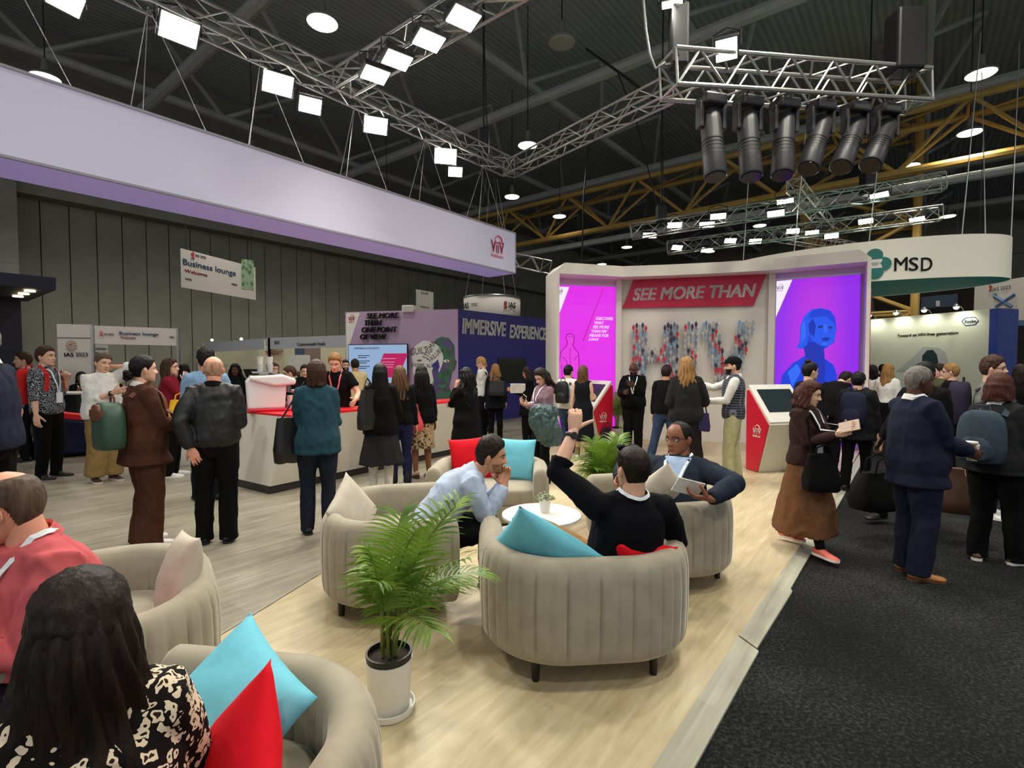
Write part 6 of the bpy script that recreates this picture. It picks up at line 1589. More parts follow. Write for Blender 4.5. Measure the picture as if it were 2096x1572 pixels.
def worn(P, local): return P['M'] @ local
def backpack(P, label, mt, w=.30, h=.44, d=.16, q=.26, mt2=None, straps=True, flap=False):
    s = P['s']; c, r, f, u = s.tp(q); c = c - f * (.135 * s.build + d / 2 + .02) ; A = frame(c, r, u)
    o = empty('backpack'); o.matrix_world = P['M'] @ Matrix.Translation(c); tag(o, label, 'backpack'); B = frame((0, 0, 0), r, u)
    def slab_(w_, h_, d_, off, name, mt_):
        rings = []
        for z, k in ((-h_/2, .80), (-h_/2 + .02, .95), (-h_*.2, 1.04), (h_*.15, 1.0), (h_/2 - .07, .88), (h_/2 - .02, .66), (h_/2, .40)):
            rings.append([B @ Vector((off[0] + w_/2 * k * math.copysign(abs(math.cos(a)) ** .55, math.cos(a)), off[1] + z, off[2] + d_/2 * (k * .5 + .5) * math.copysign(abs(math.sin(a)) ** .7, math.sin(a)))) for a in [2*PI*j/24 for j in range(24)]])
        return MB().loft(rings).build(name, mt_, o, sharp=60)
    # frame z = right x up points backwards out of the wearer
    slab_(w, h, d, (0, 0, 0), 'pack_body', mt); slab_(w * .78, h * .42 * (.8 if flap else 1), d * .55, (0, h * (.30 if flap else -.22), d * (.30 if flap else .42)), 'top_flap' if flap else 'front_pocket', mt2 or mt)
    MB().tube([B @ Vector(v) for v in ((-.05, h/2 - .02, -.03), (-.04, h/2 + .045, -.03), (.04, h/2 + .045, -.03), (.05, h/2 - .02, -.03))], .009, 8).build('top_handle', mt2 or mt, o)
    def ex(P):
        if P['bvh'] is None or not straps: return
        for sx in (-1, 1):
            m = MB(); pn = [press(P, a, sx * x, md, .008) for a, x, md in ((.40, .095, 'back'), (.455, .10, 'top'), (.42, .115, 'front'), (.36, .12, 'front'), (.28, .128, 'front'), (.20, .14, 'front'))]
            ribbon(m, pn, .045, .012).xf(Matrix.Translation(-c)).build('strap', mt2 or mt, o)
    P['extra'] = ex; return o
def bag(label, pos, rz, w, h, d, mt, top=.85, handle=.16, name='handbag', hmt=None, slump=.0, strap_to=None, cat='bag'):
    o = thing(name, label, cat, pos, rz); n = 28
    def ring(z, k): return [Vector((w/2 * k * math.copysign(abs(math.cos(a)) ** .45, math.cos(a)), d/2 * (k if z < h * .5 else k * .55) * math.copysign(abs(math.sin(a)) ** .6, math.sin(a)), z)) for a in [2*PI*j/n for j in range(n)]]
    q = MB().loft([ring(0, .9), ring(.012, .98), ring(h * .3, 1.0 + slump), ring(h * .7, (1 + top) / 2), ring(h * .97, top), ring(h, top * .97)]).build('bag_body', mt, o, sharp=50); noise_fold(q.data, .006, 9, w * 10)
    if handle:
        for y in (-d * .2, d * .2):
            MB().tube([(-w * .25, y, h * .96), (-w * .2, y, h + handle * .7), (0, y, h + handle), (w * .2, y, h + handle * .7), (w * .25, y, h * .96)], .008, 8).build('handle', hmt or mt, o)
    if strap_to is not None:
        iv = (Matrix.Translation(pos) @ Matrix.Rotation(rz, 4, 'Z')).inverted(); e = iv @ Vector(strap_to)
        MB().tube([(-w * .3, 0, h * .95), e + Vector((-.02, 0, -.03)), e, e + Vector((.02, .0, -.03)), (w * .3, 0, h * .95)], .009, 8).build('strap', hmt or mt, o)
    return o
def hand_pt(P, i, v=(0, .03, .08)): return P['M'] @ (P['s'].hm[i] @ Vector(v))
def phone(P, i, label, case=(24, 24, 28), off=(0, .035, .085), up=None, size=(.074, .15)):
    p = hand_pt(P, i, off); o = thing('mobile_phone', label, 'phone', p); d = P['s'].hm[i]; r = (P['M'].to_3x3() @ d.to_3x3() @ Vector((1, 0, 0))); u = Vector(up or (0, 0, 1)); M = frame((0, 0, 0), r, u if abs(Vector(u).normalized().dot(r.normalized())) < .9 else Vector((0, 1, 0)))
    bevel(MB().box((0, 0, 0), (size[0], size[1], .009)).xf(M).build('case', mat('phone %d%d%d' % case, case, .3), o, smooth=False), .004); MB().box((0, 0, .005), (size[0] - .008, size[1] - .012, .002)).xf(M).build('screen', M_blackgloss, o, smooth=False); return o
def hanging_strap(P, sx, bagpos, mt, w=.02): pass

# ================================================================== the queue at the bar, left to right
stand_p('person in navy jumper at the left edge, head out of frame, elbow bent', -38, 3.8, 1.96, 58, tops=[T('jumper', cloth('navy lambswool', (34, 38, 54)), loose=.025, hem=-.07)], bottom=legs(K, wide=1.2), hair=('short', 'grey'), skin='light', collar=WHITE, build=1.15, arms=[dict(wide=True, hand=(-.10, .30, 1.12), pole=(-.7, -1, -.3)), {}], voxel=.012)
P = stand_p('person in dark floral shirt with lanyard, gripping a red bag strap', 94, 7.3, 1.90, -128, tops=[T('shirt', M_floral, sleeve='elbow', loose=.02, hem=-.10)], bottom=legs(K), shoes=((44, 38, 32), (30, 26, 24), 0, 0), hair=('quiff', 'brown'), skin='light', lanyard=LAN, badge=BADGE, arms=[dict(hand=(-.13, .16, 1.30), pole=(-.8, .2, -1), shape='grip', palm=(1, 0, -.2)), {}], collar=M_floral, head=(0, -3, 0))
backpack(P, 'red and orange backpack of the man in the floral shirt', cloth('red nylon', (190, 40, 36)), .28, .46)
stand_p('person in plum shirt seen in profile at far left, behind the floral shirt', 50, 8.6, 1.86, 88, tops=[T('shirt', cloth('plum shirt', (92, 86, 110)))], bottom=legs(K), hair=('short', 'brown'), skin='light', voxel=.018)
stand_p('person in white T-shirt and khaki cropped trousers, one hand behind the neck', 208, 7.1, 1.80, -158, tops=[T('tshirt', WHITE, sleeve='elbow', loose=.05, hem=-.10, fold=.011)], bottom=legs(KHAKI, wide=1.75, hem=.13, taper=1.25), shoes=((60, 44, 40), (210, 200, 180), 0, 0), hair=('quiff', 'greybrown'), skin='light', arms=[dict(hand=(-.13, -.01, 1.55), pole=(-1, .3, .15), palm=(0, 1, 0)), dict(hand=(-.02, .27, 1.20), pole=(.9, -.2, -.5), palm=(0, -1, 0))], watch=(1, M_black), head=(6, 6, -8), lanyard=None)
P = stand_p('person in brown trouser suit with dark low bun and green backpack', 291, 4.55, 1.73, -72, female=True, tops=[T('jacket', BROWN, loose=.035, hem=-.20, flare=.25, g=.02)], bottom=legs(BROWN, wide=1.75, hem=.02, taper=1.25), shoes=WHITE_SHOE, hair=('bun', 'black'), skin='light', arms=[dict(hand=(-.13, .34, 1.06)), dict(hand=(.15, .33, 1.06), pole=(.5, -1, -.4), shape='hold')], collar=WHITE, voxel=.012)
_b = backpack(P, 'dark green backpack with brown flap on the brown suit', mat('forest leather', (48, 76, 62), .5, vary=.1), .34, .40, .20, .16, mat('tan brown leather', (110, 62, 44), .45), flap=True)
P = stand_p('person in dark red blouse and glasses with hand on chest', 347, 7.4, 1.74, -100, female=True, tops=[T('blouse', cloth('wine blouse', (120, 24, 40)), loose=.01)], bottom=legs(K), shoes=WHITE_SHOE, hair=('mid', 'brown'), skin='light', glasses=True, arms=[dict(hand=(-.02, .30, 1.12)), dict(hand=(.05, .19, 1.40), pole=(.8, .2, -1))])
bag('yellow cloth bag in the hand of the person in dark red', Vector(pp(369, 7.25)) .to_3d() + UP * .86, .4, .30, .26, .10, cloth('yellow cloth', (226, 172, 40)), handle=.10, name='tote_bag')
P = stand_p('dark clothed person with black backpack left of the bald man', 377, 9.9, 1.66, 25, tops=[T('jacket', K)], bottom=legs(K), hair=('mid', 'black'), skin='dark', voxel=.018)
backpack(P, 'black backpack of the dark clothed person left of the bald man', LEATHER, .28, .40)
stand_p('black haired person in pale blue shirt just beyond the bald man', 422, 6.1, 1.84, 4, tops=[T('shirt', cloth('pale blue print', (120, 150, 180)), loose=.03)], bottom=legs(KN), hair=('quiff', 'black'), skin='tan', voxel=.018)
stand_p('bald person in black bomber jacket, back to us, hand at back pocket', 437, 4.62, 1.725, -8, tops=[T('jacket', mat('cloth black nylon', (14, 16, 16), .5, vary=.15, bump=.2), loose=.03, hem=-.05, g=.018, hem_g=.016, fold=.010)], bottom=legs(K, wide=1.25), shoes=BLACK_SHOE, hair=('fringe', 'buzz'), skin='pink', build=1.0, belly=.03, collar=K, arms=[dict(hand=(-.17, -.12, .90), wide=True, pole=(-1, -.7, .1), palm=(0, 1, 0)), dict(hand=(.14, .25, 1.10), pole=(1, -.5, -.2))], voxel=.012)
P = stand_p('person in petrol blue shirt and dark jeans, back to us, beside the bald man', 648, 4.88, 1.685, 0, female=True, build=1.0, tops=[T('shirt', TEALC, loose=.03, hem=-.14, g=.02, fold=.012)], bottom=legs(cloth('dark jeans', (28, 32, 44), vary=.2), wide=1.05), shoes=BLACK_SHOE, hair=('shag', 'brown'), skin='light', arms=[dict(hand=(-.10, .28, 1.16), pole=(-1, -.5, -.3)), dict(hand=(.10, .28, 1.16), pole=(1, -.5, -.3))], voxel=.012)
p = Vector((*pp(592, 4.80), .70)); bag('large black tote on the left shoulder of the petrol blue shirt', p, .9, .30, .42, .12, LEATHER, top=.8, handle=0, name='tote_bag', strap_to=(pp(622, 4.85)[0], 4.85, 1.45))
stand_p('person with straight black hair, black cardigan, skirt and white tights', 778, 6.2, 1.655, -4, female=True, build=1.05, tops=[T('cardigan', K, loose=.03, hem=-.12, g=.02)], bottom=skirt(cloth('charcoal skirt', (36, 36, 38)), length=.52, flare=.22, pleat=9), shoes=BLACK_SHOE, hair=('sleek', 'black'), skin='light', arms=[dict(hand=(-.16, .30, 1.15), pole=(-1, -.4, -.2)), dict(hand=(.16, .28, 1.12), pole=(1, -.5, -.2))], socks=None, extra=None)
P = PEOPLE[-1]
for i in (0, 1):
    s = P['s']; MB().tube([s.an[i] + Vector((0, 0, -.04)), s.an[i].lerp(s.kn[i], .3), s.an[i].lerp(s.kn[i], .75), s.kn[i], s.kn[i].lerp(s.hip[i], .4)], [.042, .05, .062, .06, .075], 14).build('tights', cloth('white tights', (206, 204, 194)), P['o'])
p = Vector((*pp(756, 6.05), .86)); bag('black leather shoulder bag with silver edge on the black cardigan', p, .9, .32, .46, .10, LEATHER, top=.7, handle=0, name='shoulder_bag', strap_to=(pp(752, 6.1)[0], 6.1, 1.46), hmt=LEATHER)
stand_p('person with long brown hair, black top, dark jeans and boots', 818, 6.9, 1.62, 2, female=True, tops=[T('top', K, loose=.02)], bottom=legs(cloth('indigo jeans', (32, 34, 66))), shoes=BOOT, hair=('wavy', 'mid'), skin='light')
P = stand_p('person with long black braids, black blazer and snakeskin skirt', 863, 7.3, 1.62, 22, female=True, tops=[T('blazer', K, loose=.02, hem=-.10, flare=.2)], bottom=skirt(M_paisley, length=.50, flare=.06, g=.012), shoes=((196, 160, 142), (60, 40, 30), 0, .05), hair=('braids', 'black'), skin='brown', build=1.06)
bag('coral red leather handbag hanging by the snakeskin skirt', Vector((*pp(844, 7.12), .70)), .5, .30, .27, .14, mat('coral leather', (222, 74, 84), .4), top=.62, handle=.13, strap_to=(pp(830, 7.1)[0], 7.1, 1.36), hmt=mat('coral strap', (200, 100, 96), .5))
stand_p('person with curly black hair and glasses in long black coat, hand at chin', 955, 7.0, 1.59, 50, female=True, build=1.05, tops=[T('coat', K, loose=.03, hem=-.42, flare=.10, g=.02)], bottom=legs(cloth('wine trousers', (70, 18, 34)), wide=1.7, taper=1.4), shoes=BLACK_SHOE, hair=('curly', 'black'), skin='tan', glasses=True, arms=[dict(hand=(-.06, .16, 1.44), pole=(-.7, .3, -1), shape='hold'), dict(hand=(.0, .22, 1.15), pole=(1, 0, -.6))])
# behind the bar
stand_p('barista with glasses in profile beside the coffee machine, hair tied back', 597, 8.1, 1.64, 82, female=True, tops=[T('apron', K)], bottom=legs(K), hair=('bun', 'brown'), skin='light', glasses=True, head=(0, 14, 0), arms=[dict(hand=(-.1, .34, 1.08)), dict(hand=(.1, .34, 1.08))], voxel=.018)
stand_p('brown haired person in red top beyond the coffee machine', 561, 9.8, 1.68, 205, female=True, tops=[T('top', cloth('red top', (180, 30, 36)))], bottom=legs(K), hair=('mid', 'brown'), skin='light', voxel=.018)
stand_p('dark haired person in white shirt and black vest behind the bar', 624, 9.3, 1.66, 186, female=True, tops=[T('shirt', WHITE, sleeve='elbow'), T('vest', K, sleeve='none', g=.026)], bottom=legs(K), hair=('bun', 'dark'), skin='light', head=(0, 10, 0), voxel=.018)
stand_p('young barista in black T-shirt lit red, leaning over the bar', 692, 7.75, 1.84, 168, tops=[T('tshirt', K, sleeve='short', loose=.02)], bottom=legs(K), hair=('quiff', 'sand'), skin='light', lean=16, head=(0, 22, 0), lanyard=cloth('pink lanyard', (230, 120, 130)), arms=[dict(hand=(-.30, .36, 1.05), pole=(-1, 0, -.3)), dict(hand=(.26, .36, 1.05), pole=(1, 0, -.3))], voxel=.015)
stand_p('dark haired man facing us before the big screen', 707, 11.4, 1.76, 190, tops=[T('jacket', K)], bottom=legs(K), hair=('short', 'dark'), beard=('dark', .005), skin='light', voxel=.02)
stand_p('person in cream jacket, back to us, before the big screen', 727, 10.4, 1.78, 8, tops=[T('jacket', cloth('cream jacket', (206, 190, 140)), loose=.03)], bottom=legs(K), hair=('crop', 'dark'), skin='tan', voxel=.018)
P = stand_p('dark figure with red scarf at the far side of the bar', 482, 10.2, 1.66, 170, female=True, tops=[T('coat', K, loose=.03)], bottom=legs(K), hair=('curly', 'black'), skin='dark', collar=cloth('red scarf', (150, 26, 30)), voxel=.02)
# ================================================================== by the indigo wall
P = stand_p('blond man with glasses in white shirt, black backpack strap, by indigo wall', 987, 11.3, 1.83, 78, tops=[T('shirt', WHITE, loose=.02)], bottom=legs(KN), shoes=WHITE_SHOE, hair=('short', 'blond'), skin='light', glasses=True, head=(0, 12, 0), arms=[dict(hand=(-.08, .26, 1.2)), dict(hand=(.08, .26, 1.2))], voxel=.018)
backpack(P, 'black backpack of the blond man by the indigo wall', LEATHER, .28, .42)
stand_p('bearded man in dark jacket behind the blond man', 988, 12.4, 1.78, -120, tops=[T('jacket', KN)], bottom=legs(K), hair=('quiff', 'black'), beard=('black', .007), skin='tan', collar=cloth('pale shirt', (170, 180, 200)), voxel=.02)
P = stand_p('person with long fair hair in dark coat carrying a black bag, back to us', 1014, 11.0, 1.66, -2, female=True, tops=[T('coat', KN, loose=.03, hem=-.22, flare=.1)], bottom=legs(K), hair=('wavy', 'sand'), skin='light', voxel=.018)
bag('black leather satchel on the back of the fair haired person', Vector((*pp(1017, 10.75), .98)), .1, .38, .30, .12, LEATHER, top=.8, handle=.10, strap_to=(pp(1012, 10.8)[0], 10.8, 1.44), name='satchel')
stand_p('dark haired person in black reading papers by the black recess', 1081, 10.4, 1.60, 72, female=True, tops=[T('coat', K, loose=.03, hem=-.3, flare=.12)], bottom=legs(K), shoes=BOOT, hair=('mid', 'dark'), skin='tan', arms=[dict(hand=(-.06, .36, 1.2)), dict(hand=(.08, .36, 1.2))], head=(0, 15, 0), voxel=.018)
o = thing('leaflet', 'white leaflet held by the dark haired person at the black recess', 'paper', (*pp(1060, 10.25), 1.15)); MB().box((0, 0, 0), (.30, .02, .20), Matrix.Rotation(.4, 3, 'X')).build('sheet', WHITE, o, smooth=False)
P = stand_p('person with curly dark hair, mauve cardigan and white lanyard looking at a phone', 1112, 7.0, 1.60, 128, female=True, tops=[T('cardigan', cloth('mauve cardigan', (134, 104, 116)), loose=.015)], bottom=legs(K), shoes=BLACK_SHOE, hair=('curly', 'dark'), skin='light', glasses=True, lanyard=LAN, arms=[dict(hand=(-.03, .30, 1.18), pole=(-1, -.3, -.5), shape='hold', palm=(.6, .2, 1)), dict(hand=(.05, .31, 1.20), pole=(1, -.3, -.5), shape='hold', palm=(-.6, .2, 1))], head=(0, 24, 0))
phone(P, 1, 'phone in the hands of the person in the mauve cardigan', (180, 170, 150))
c = Vector((*pp(1112, 6.74), .93)); o = thing('jacket', 'grey green padded jacket draped over the arm of the mauve cardigan', 'jacket', c)
m = MB(); n_ = 30
m.loft([[Vector((cx + w_ * math.cos(a) * (1 + .10 * math.sin(3 * a + z * 20)), d_ * math.sin(a) * (1 + .12 * math.sin(4 * a - z * 14)), z)) for a in [2 * PI * j / n_ for j in range(n_)]] for z, w_, d_, cx in ((.17, .06, .05, -.02), (.15, .15, .11, -.01), (.08, .20, .15, 0), (-.02, .19, .15, .01), (-.12, .20, .15, .03), (-.22, .20, .13, .06), (-.32, .17, .10, .09), (-.40, .12, .07, .11), (-.42, .05, .04, .11))])
m.xf(Matrix.Scale(.9, 4)); q = m.build('padded_cloth', mat('sea green nylon', (56, 80, 82), .5, vary=.12), o); remesh(q, .011, 2)
PADDED = q
# ================================================================== before the stage wall
P = stand_p('black haired man in white shirt with dark backpack before the magenta panel', 1163, 9.3, 1.64, -28, tops=[T('shirt', WHITE, loose=.03)], bottom=legs(JEAN), shoes=WHITE_SHOE, hair=('short', 'black'), skin='asian', voxel=.018)
backpack(P, 'black backpack on the white shirt before the magenta panel', LEATHER, .27, .42)
stand_p('person with brown hair in sleeveless black dress at the left kiosk', 1193, 8.75, 1.63, -18, female=True, tops=[T('dress', KN, sleeve='none', g=.012)], bottom=dict(name='dress_skirt', mat=KN, kind='skirt', length=.62, flare=.05), shoes=WHITE_SHOE, hair=('mid', 'mid'), skin='light', socks=cloth('olive sock', (120, 116, 70)), arms=[{}, dict(hand=(.14, .30, 1.12))], voxel=.016)
P = stand_p('large man in black jacket, bald, reading a phone before the letter I', 1297, 9.6, 1.70, 176, build=1.16, belly=.05, tops=[T('jumper', KN, g=.012), T('jacket', K, loose=.03, g=.022, hem=-.08)], bottom=legs(K, wide=1.25), shoes=BLACK_SHOE, hair=None, beard=('black', .006), skin='dark', head=(0, 20, 0), lanyard=LAN, arms=[dict(hand=(-.02, .30, 1.26), pole=(-1, 0, -.6), shape='hold', palm=(0, -1, 0)), dict(hand=(.16, .26, 1.14), pole=(1, -.2, -.4), shape='hold')], voxel=.016)
phone(P, 0, 'dark phone of the large man in the black jacket', off=(0, .03, .09))
stand_p('person with dark curly hair half hidden behind the fair haired black coat', 1364, 8.3, 1.64, -14, tops=[T('jacket', K, loose=.03)], bottom=legs(JEAN, wide=1.2), shoes=BLACK_SHOE, hair=('short', 'dark'), skin='tan', feet=[(-.24, -.12, 0, 10, 0), (.12, .05, 0, -8, 0)], voxel=.016)
P = stand_p('person with long fair hair, fluffy black jacket and long dark skirt', 1405, 7.0, 1.745, 4, female=True, build=1.0, tops=[T('jacket', mat('black fleece', (10, 9, 10), .95, vary=.4, scale=90, bump=1.0), loose=.04, hem=-.10, g=.025, fold=.012)], bottom=skirt(cloth('dark pleated', (30, 24, 26)), length=.80, flare=.10, pleat=16), shoes=BLACK_SHOE, hair=('wavy', 'sand'), skin='light', arms=[dict(hand=(-.2, .2, 1.1)), dict(hand=(.18, .26, 1.18), pole=(1, -.4, -.3))], seed=6)
bag('small purple bag at the right hip of the fair haired person', Vector((*pp(1441, 6.9), .72)), .2, .17, .24, .08, cloth('purple bag', (50, 42, 78)), top=.9, handle=0, name='handbag', strap_to=(pp(1436, 6.95)[0], 6.95, 1.3))
P = stand_p('bearded man in black cap, plaid waistcoat and sage chinos, arm stretched left', 1502, 7.15, 1.76, 92, tops=[T('shirt', WHITE, loose=.0), T('waistcoat', M_plaid, sleeve='none', g=.032, hem=-.08, neck=.45)], bottom=legs(STONEC, wide=1.25, hem=.05), shoes=((96, 58, 40), (60, 36, 26), 0, 0), hair=('crop', 'dark'), beard=('dark', .011, -.046), skin='light', cap=K, arms=[dict(hand=(-.10, .34, 1.10), pole=(-1, -.6, -.4), shape='grip'), dict(hand=(.10, .50, 1.33), pole=(1, -.2, -.8), shape='flat', palm=(-.5, .2, 1))], feet=[(-.11, .06, 0, 6, 0), (.10, -.06, 0, -6, 0)], collar=WHITE)
stand_p('person with black topknot and ear bud before the violet panel', 1657, 6.7, 1.68, -52, tops=[T('coat', KN, loose=.03, hem=-.2)], bottom=legs(K), shoes=BLACK_SHOE, hair=('topknot', 'black'), skin='asian', arms=[dict(hand=(-.14, .2, 1.0), pole=(-1, -.3, 0)), {}])
stand_p('hunched person in black padded jacket by the violet panel', 1700, 7.6, 1.66, -40, tops=[T('jacket', K, loose=.05, g=.025)], bottom=legs(K), hair=('short', 'black'), skin='asian', lean=14, hunch=40, head=(0, 40, 0))
# ================================================================== the aisle on the right
P = stand_p('person with dark bob, brown cardigan, long tan skirt and coral trainers holding a phone', 1652, 4.42, 1.50, -122, female=True, tops=[T('cardigan', cloth('umber cardigan', (52, 34, 32)), loose=.012)], bottom=skirt(cloth('tan wool skirt', (104, 70, 46)), length=.76, flare=.13, pleat=5), shoes=((218, 104, 92), (236, 226, 214), 0, 0), socks=K, hair=('bobwave', 'auburn'), skin='asian', lanyard=LAN, badge=BADGE, feet=[(-.09, -.26, 0, 12, 0), (.10, .24, 0, -8, 0)], arms=[dict(hand=(-.03, .38, 1.27), pole=(-1, -.3, -.8), shape='hold', palm=(.8, 0, .3)), dict(hand=(.05, .33, 1.22), pole=(1, -.3, -.9), shape='hold', palm=(-.8, 0, .3))], head=(24, 12, 0), voxel=.011)
phone(P, 0, 'pale phone and pouch in the hands of the person with the tan skirt', (190, 160, 140), (0.0, .04, .08), up=(.4, 0, 1), size=(.09, .16))
bag('large black bag at the hip of the person in the tan skirt', Vector((*pp(1686, 4.20), .58)), -.1, .27, .30, .16, K, top=.8, handle=.08, strap_to=(pp(1660, 4.3)[0], 4.3, 1.2))
P = stand_p('black haired person in black puffer jacket, back to us, navy backpack', 1757, 6.6, 1.55, -14, tops=[T('puffer', cloth('black puffer', (26, 26, 30)), loose=.05, g=.03, hem=-.2)], bottom=legs(K), shoes=BLACK_SHOE, hair=('short', 'black'), skin='asian', feet=[(-.10, -.14, 0, 8, 0), (.10, .10, 0, -8, 0)])
backpack(P, 'navy backpack on the black puffer jacket', cloth('navy nylon', (34, 38, 58)), .32, .46, .18)
P = stand_p('grey haired man in navy suit and tan shoes carrying coffee cups', 1878, 3.92, 1.655, -52, build=1.06, belly=.05, z=-.02, tops=[T('jacket', NAVY, loose=.03, hem=-.19, flare=.12, g=.022)], bottom=legs(NAVY, wide=1.45, hem=.05), shoes=((170, 112, 60), (90, 56, 34), 0, .01), hair=('crop', 'grey'), skin='dark', collar=WHITE, arms=[dict(hand=(-.02, .34, 1.06), pole=(-1, -.4, -.7), shape='hold'), dict(hand=(.12, .34, 1.04), pole=(1, -.5, -.6), shape='hold', palm=(-1, 0, .1))], lanyard=LAN, vee=(WHITE, .47, .2, .05, cloth('wine tie', (90, 26, 34))), head=(-8, 0, 0), voxel=.011)
for n_, (i, off, col, lb) in enumerate(((1, (0, .05, .085), (226, 224, 218), 'white paper cup in the near hand of the man in the navy suit'), (0, (0, .05, .085), (150, 106, 66), 'brown paper cup in the far hand of the man in the navy suit'))):
    p = hand_pt(P, i, off); o = thing('paper_cup', lb, 'cup', p - UP * .055)
    MB().lathe([(.030, 0), (.041, .115), (.038, .115), (.028, .008), (.001, .008)], seg=24).build('cup_body', mat('cup %d' % n_, col, .6), o, sharp=40); MB().lathe([(.043, .112), (.043, .122), (.036, .126), (.001, .126)], seg=24).build('lid', M_white, o, sharp=40)
P = stand_p('person in black suit behind the navy suit, facing us, carrying a duffel bag', 1893, 5.1, 1.70, 152, tops=[T('jacket', K, loose=.02, hem=-.18)], bottom=legs(K), shoes=BLACK_SHOE, hair=('crop', 'black'), skin='deep', z=-.02, feet=[(-.10, .02, 0, 8, 0), (.28, .22, 0, -8, 0)], arms=[{}, dict(hand=(.34, .18, .80))])
bag('bulging black duffel bag carried low behind the navy suit', Vector((*pp(1812, 4.75), .28)), .25, .62, .34, .28, K, top=.7, handle=.16, name='duffel_bag', slump=.05)
bag('brown leather holdall between the navy suit and the grey backpack', Vector((*pp(1962, 4.7), .26)), -.6, .46, .40, .2, mat('brown leather', (82, 56, 38), .5, vary=.15), top=.7, handle=.2, name='holdall', slump=.05)
P = stand_p('person with reddish brown bob, dark top and grey rucksack at the right edge', 2046, 4.2, 1.585, -24, female=True, build=1.1, z=-.02, tops=[T('top', CHAR, loose=.04, hem=-.12, g=.02)], bottom=legs(K, wide=1.25), shoes=((92, 70, 54), (224, 220, 210), 0, 0), hair=('bob', 'auburn'), skin='light', collar=WHITE, feet=[(-.10, -.05, 0, 25, 0), (.12, .10, 0, -20, 0)], voxel=.012, seed=3)
backpack(P, 'slate grey roll top rucksack at the right edge', cloth('slate canvas', (58, 70, 80)), .34, .46, .18, .22)
P = stand_p('man with glasses in grey jumper, profile, right edge', 2030, 5.5, 1.75, -92, z=-.02, tops=[T('jumper', cloth('grey jumper', (120, 120, 116)), loose=.02)], bottom=legs(K), hair=('quiff', 'brown'), skin='light', glasses=True, shoes=WHITE_SHOE)
backpack(P, 'dark violet backpack of the man in the grey jumper', cloth('violet nylon', (44, 40, 58)), .32, .48, .2)
P = stand_p('fair haired person in white blouse and black skirt beyond the navy suit', 1817, 9.2, 1.68, -20, female=True, z=-.02, tops=[T('blouse', WHITE)], bottom=skirt(K, length=.55, flare=.06), hair=('long', 'sand'), skin='light', voxel=.018)
stand_p('person in black dress with white belt near the pale green wall', 1786, 10.3, 1.66, 10, female=True, z=-.02, tops=[T('dress', K), T('belt', WHITE, sleeve='none', hem=.07, neck=.10, g=.03)], bottom=skirt(K, length=.6), hair=('mid', 'black'), skin='dark', voxel=.018)
stand_p('man with glasses in black suit looking left beyond the navy suit', 1947, 7.6, 1.68, 84, z=-.02, tops=[T('jacket', K, loose=.02)], bottom=legs(K), hair=('short', 'sand'), skin='light', glasses=True, voxel=.018)
stand_p('dark haired man raising a hand to the chin beyond the navy suit', 1924, 8.6, 1.68, 100, z=-.02, tops=[T('jacket', cloth('olive jacket', (80, 84, 60)))], bottom=legs(K), hair=('short', 'dark'), skin='light', arms=[dict(hand=(-.05, .16, 1.44), pole=(-.8, .2, -1)), {}], voxel=.018)
stand_p('small figure with brown hair at the right edge of the stage wall', 1780, 13.5, 1.66, 190, z=-.02, tops=[T('jacket', K)], bottom=legs(K), hair=('short', 'brown'), skin='light', voxel=.022)
stand_p('small figure in grey before the pale green wall', 1806, 13.0, 1.68, 0, z=-.02, tops=[T('jacket', CHAR)], bottom=legs(K), hair=('short', 'black'), skin='tan', voxel=.022)
stand_p('dark figure at the right edge beyond the rucksack', 2090, 7.2, 1.66, 10, z=-.02, tops=[T('jacket', K)], bottom=legs(K), hair=('mid', 'dark'), skin='light', voxel=.02)
# lounge guests under the gateway
for px, Y, vy, hr, sk, lb, zz in ((166, 11.0, 190, 'black', 'brown', 'seated guest in black with lanyard at the tall table, facing us', .0), (120, 11.4, 20, 'dark', 'light', 'seated guest in black, back to us, left of the tall table', .0), (228, 11.6, 200, 'dark', 'dark', 'dark seated guest behind the white T-shirt', 0), (284, 12.2, 175, 'black', 'brown', 'dark seated guest left of the brown suit', 0)):
    p = pp(px, Y); person(lb, p, 1.72, away(p) + R(vy), pelvis=(0, 0, .72), feet=[(-.1, .38, .22, 5, 0), (.1, .38, .22, -5, 0)], tops=[T('jacket', K)], bottom=legs(K), hair=('short' if px != 166 else 'mid', hr), skin=sk, arms=[dict(hand=(-.14, .34, 1.06)), dict(hand=(.14, .34, 1.06))], lanyard=LAN if px == 166 else None, voxel=.02)
    o = thing('bar_stool', 'dark stool under the ' + lb.split(',')[0], 'stool', (*p, 0)); MB().lathe([(.17, .61), (.18, .63), (.17, .66), (.001, .66)], seg=20).build('seat', K, o, sharp=40); MB().tube([(0, 0, .02), (0, 0, .62)], .025, 8).build('pole', M_alu, o); MB().lathe([(.2, 0), (.2, .015), (.03, .03)], seg=20).build('base', M_alu, o)
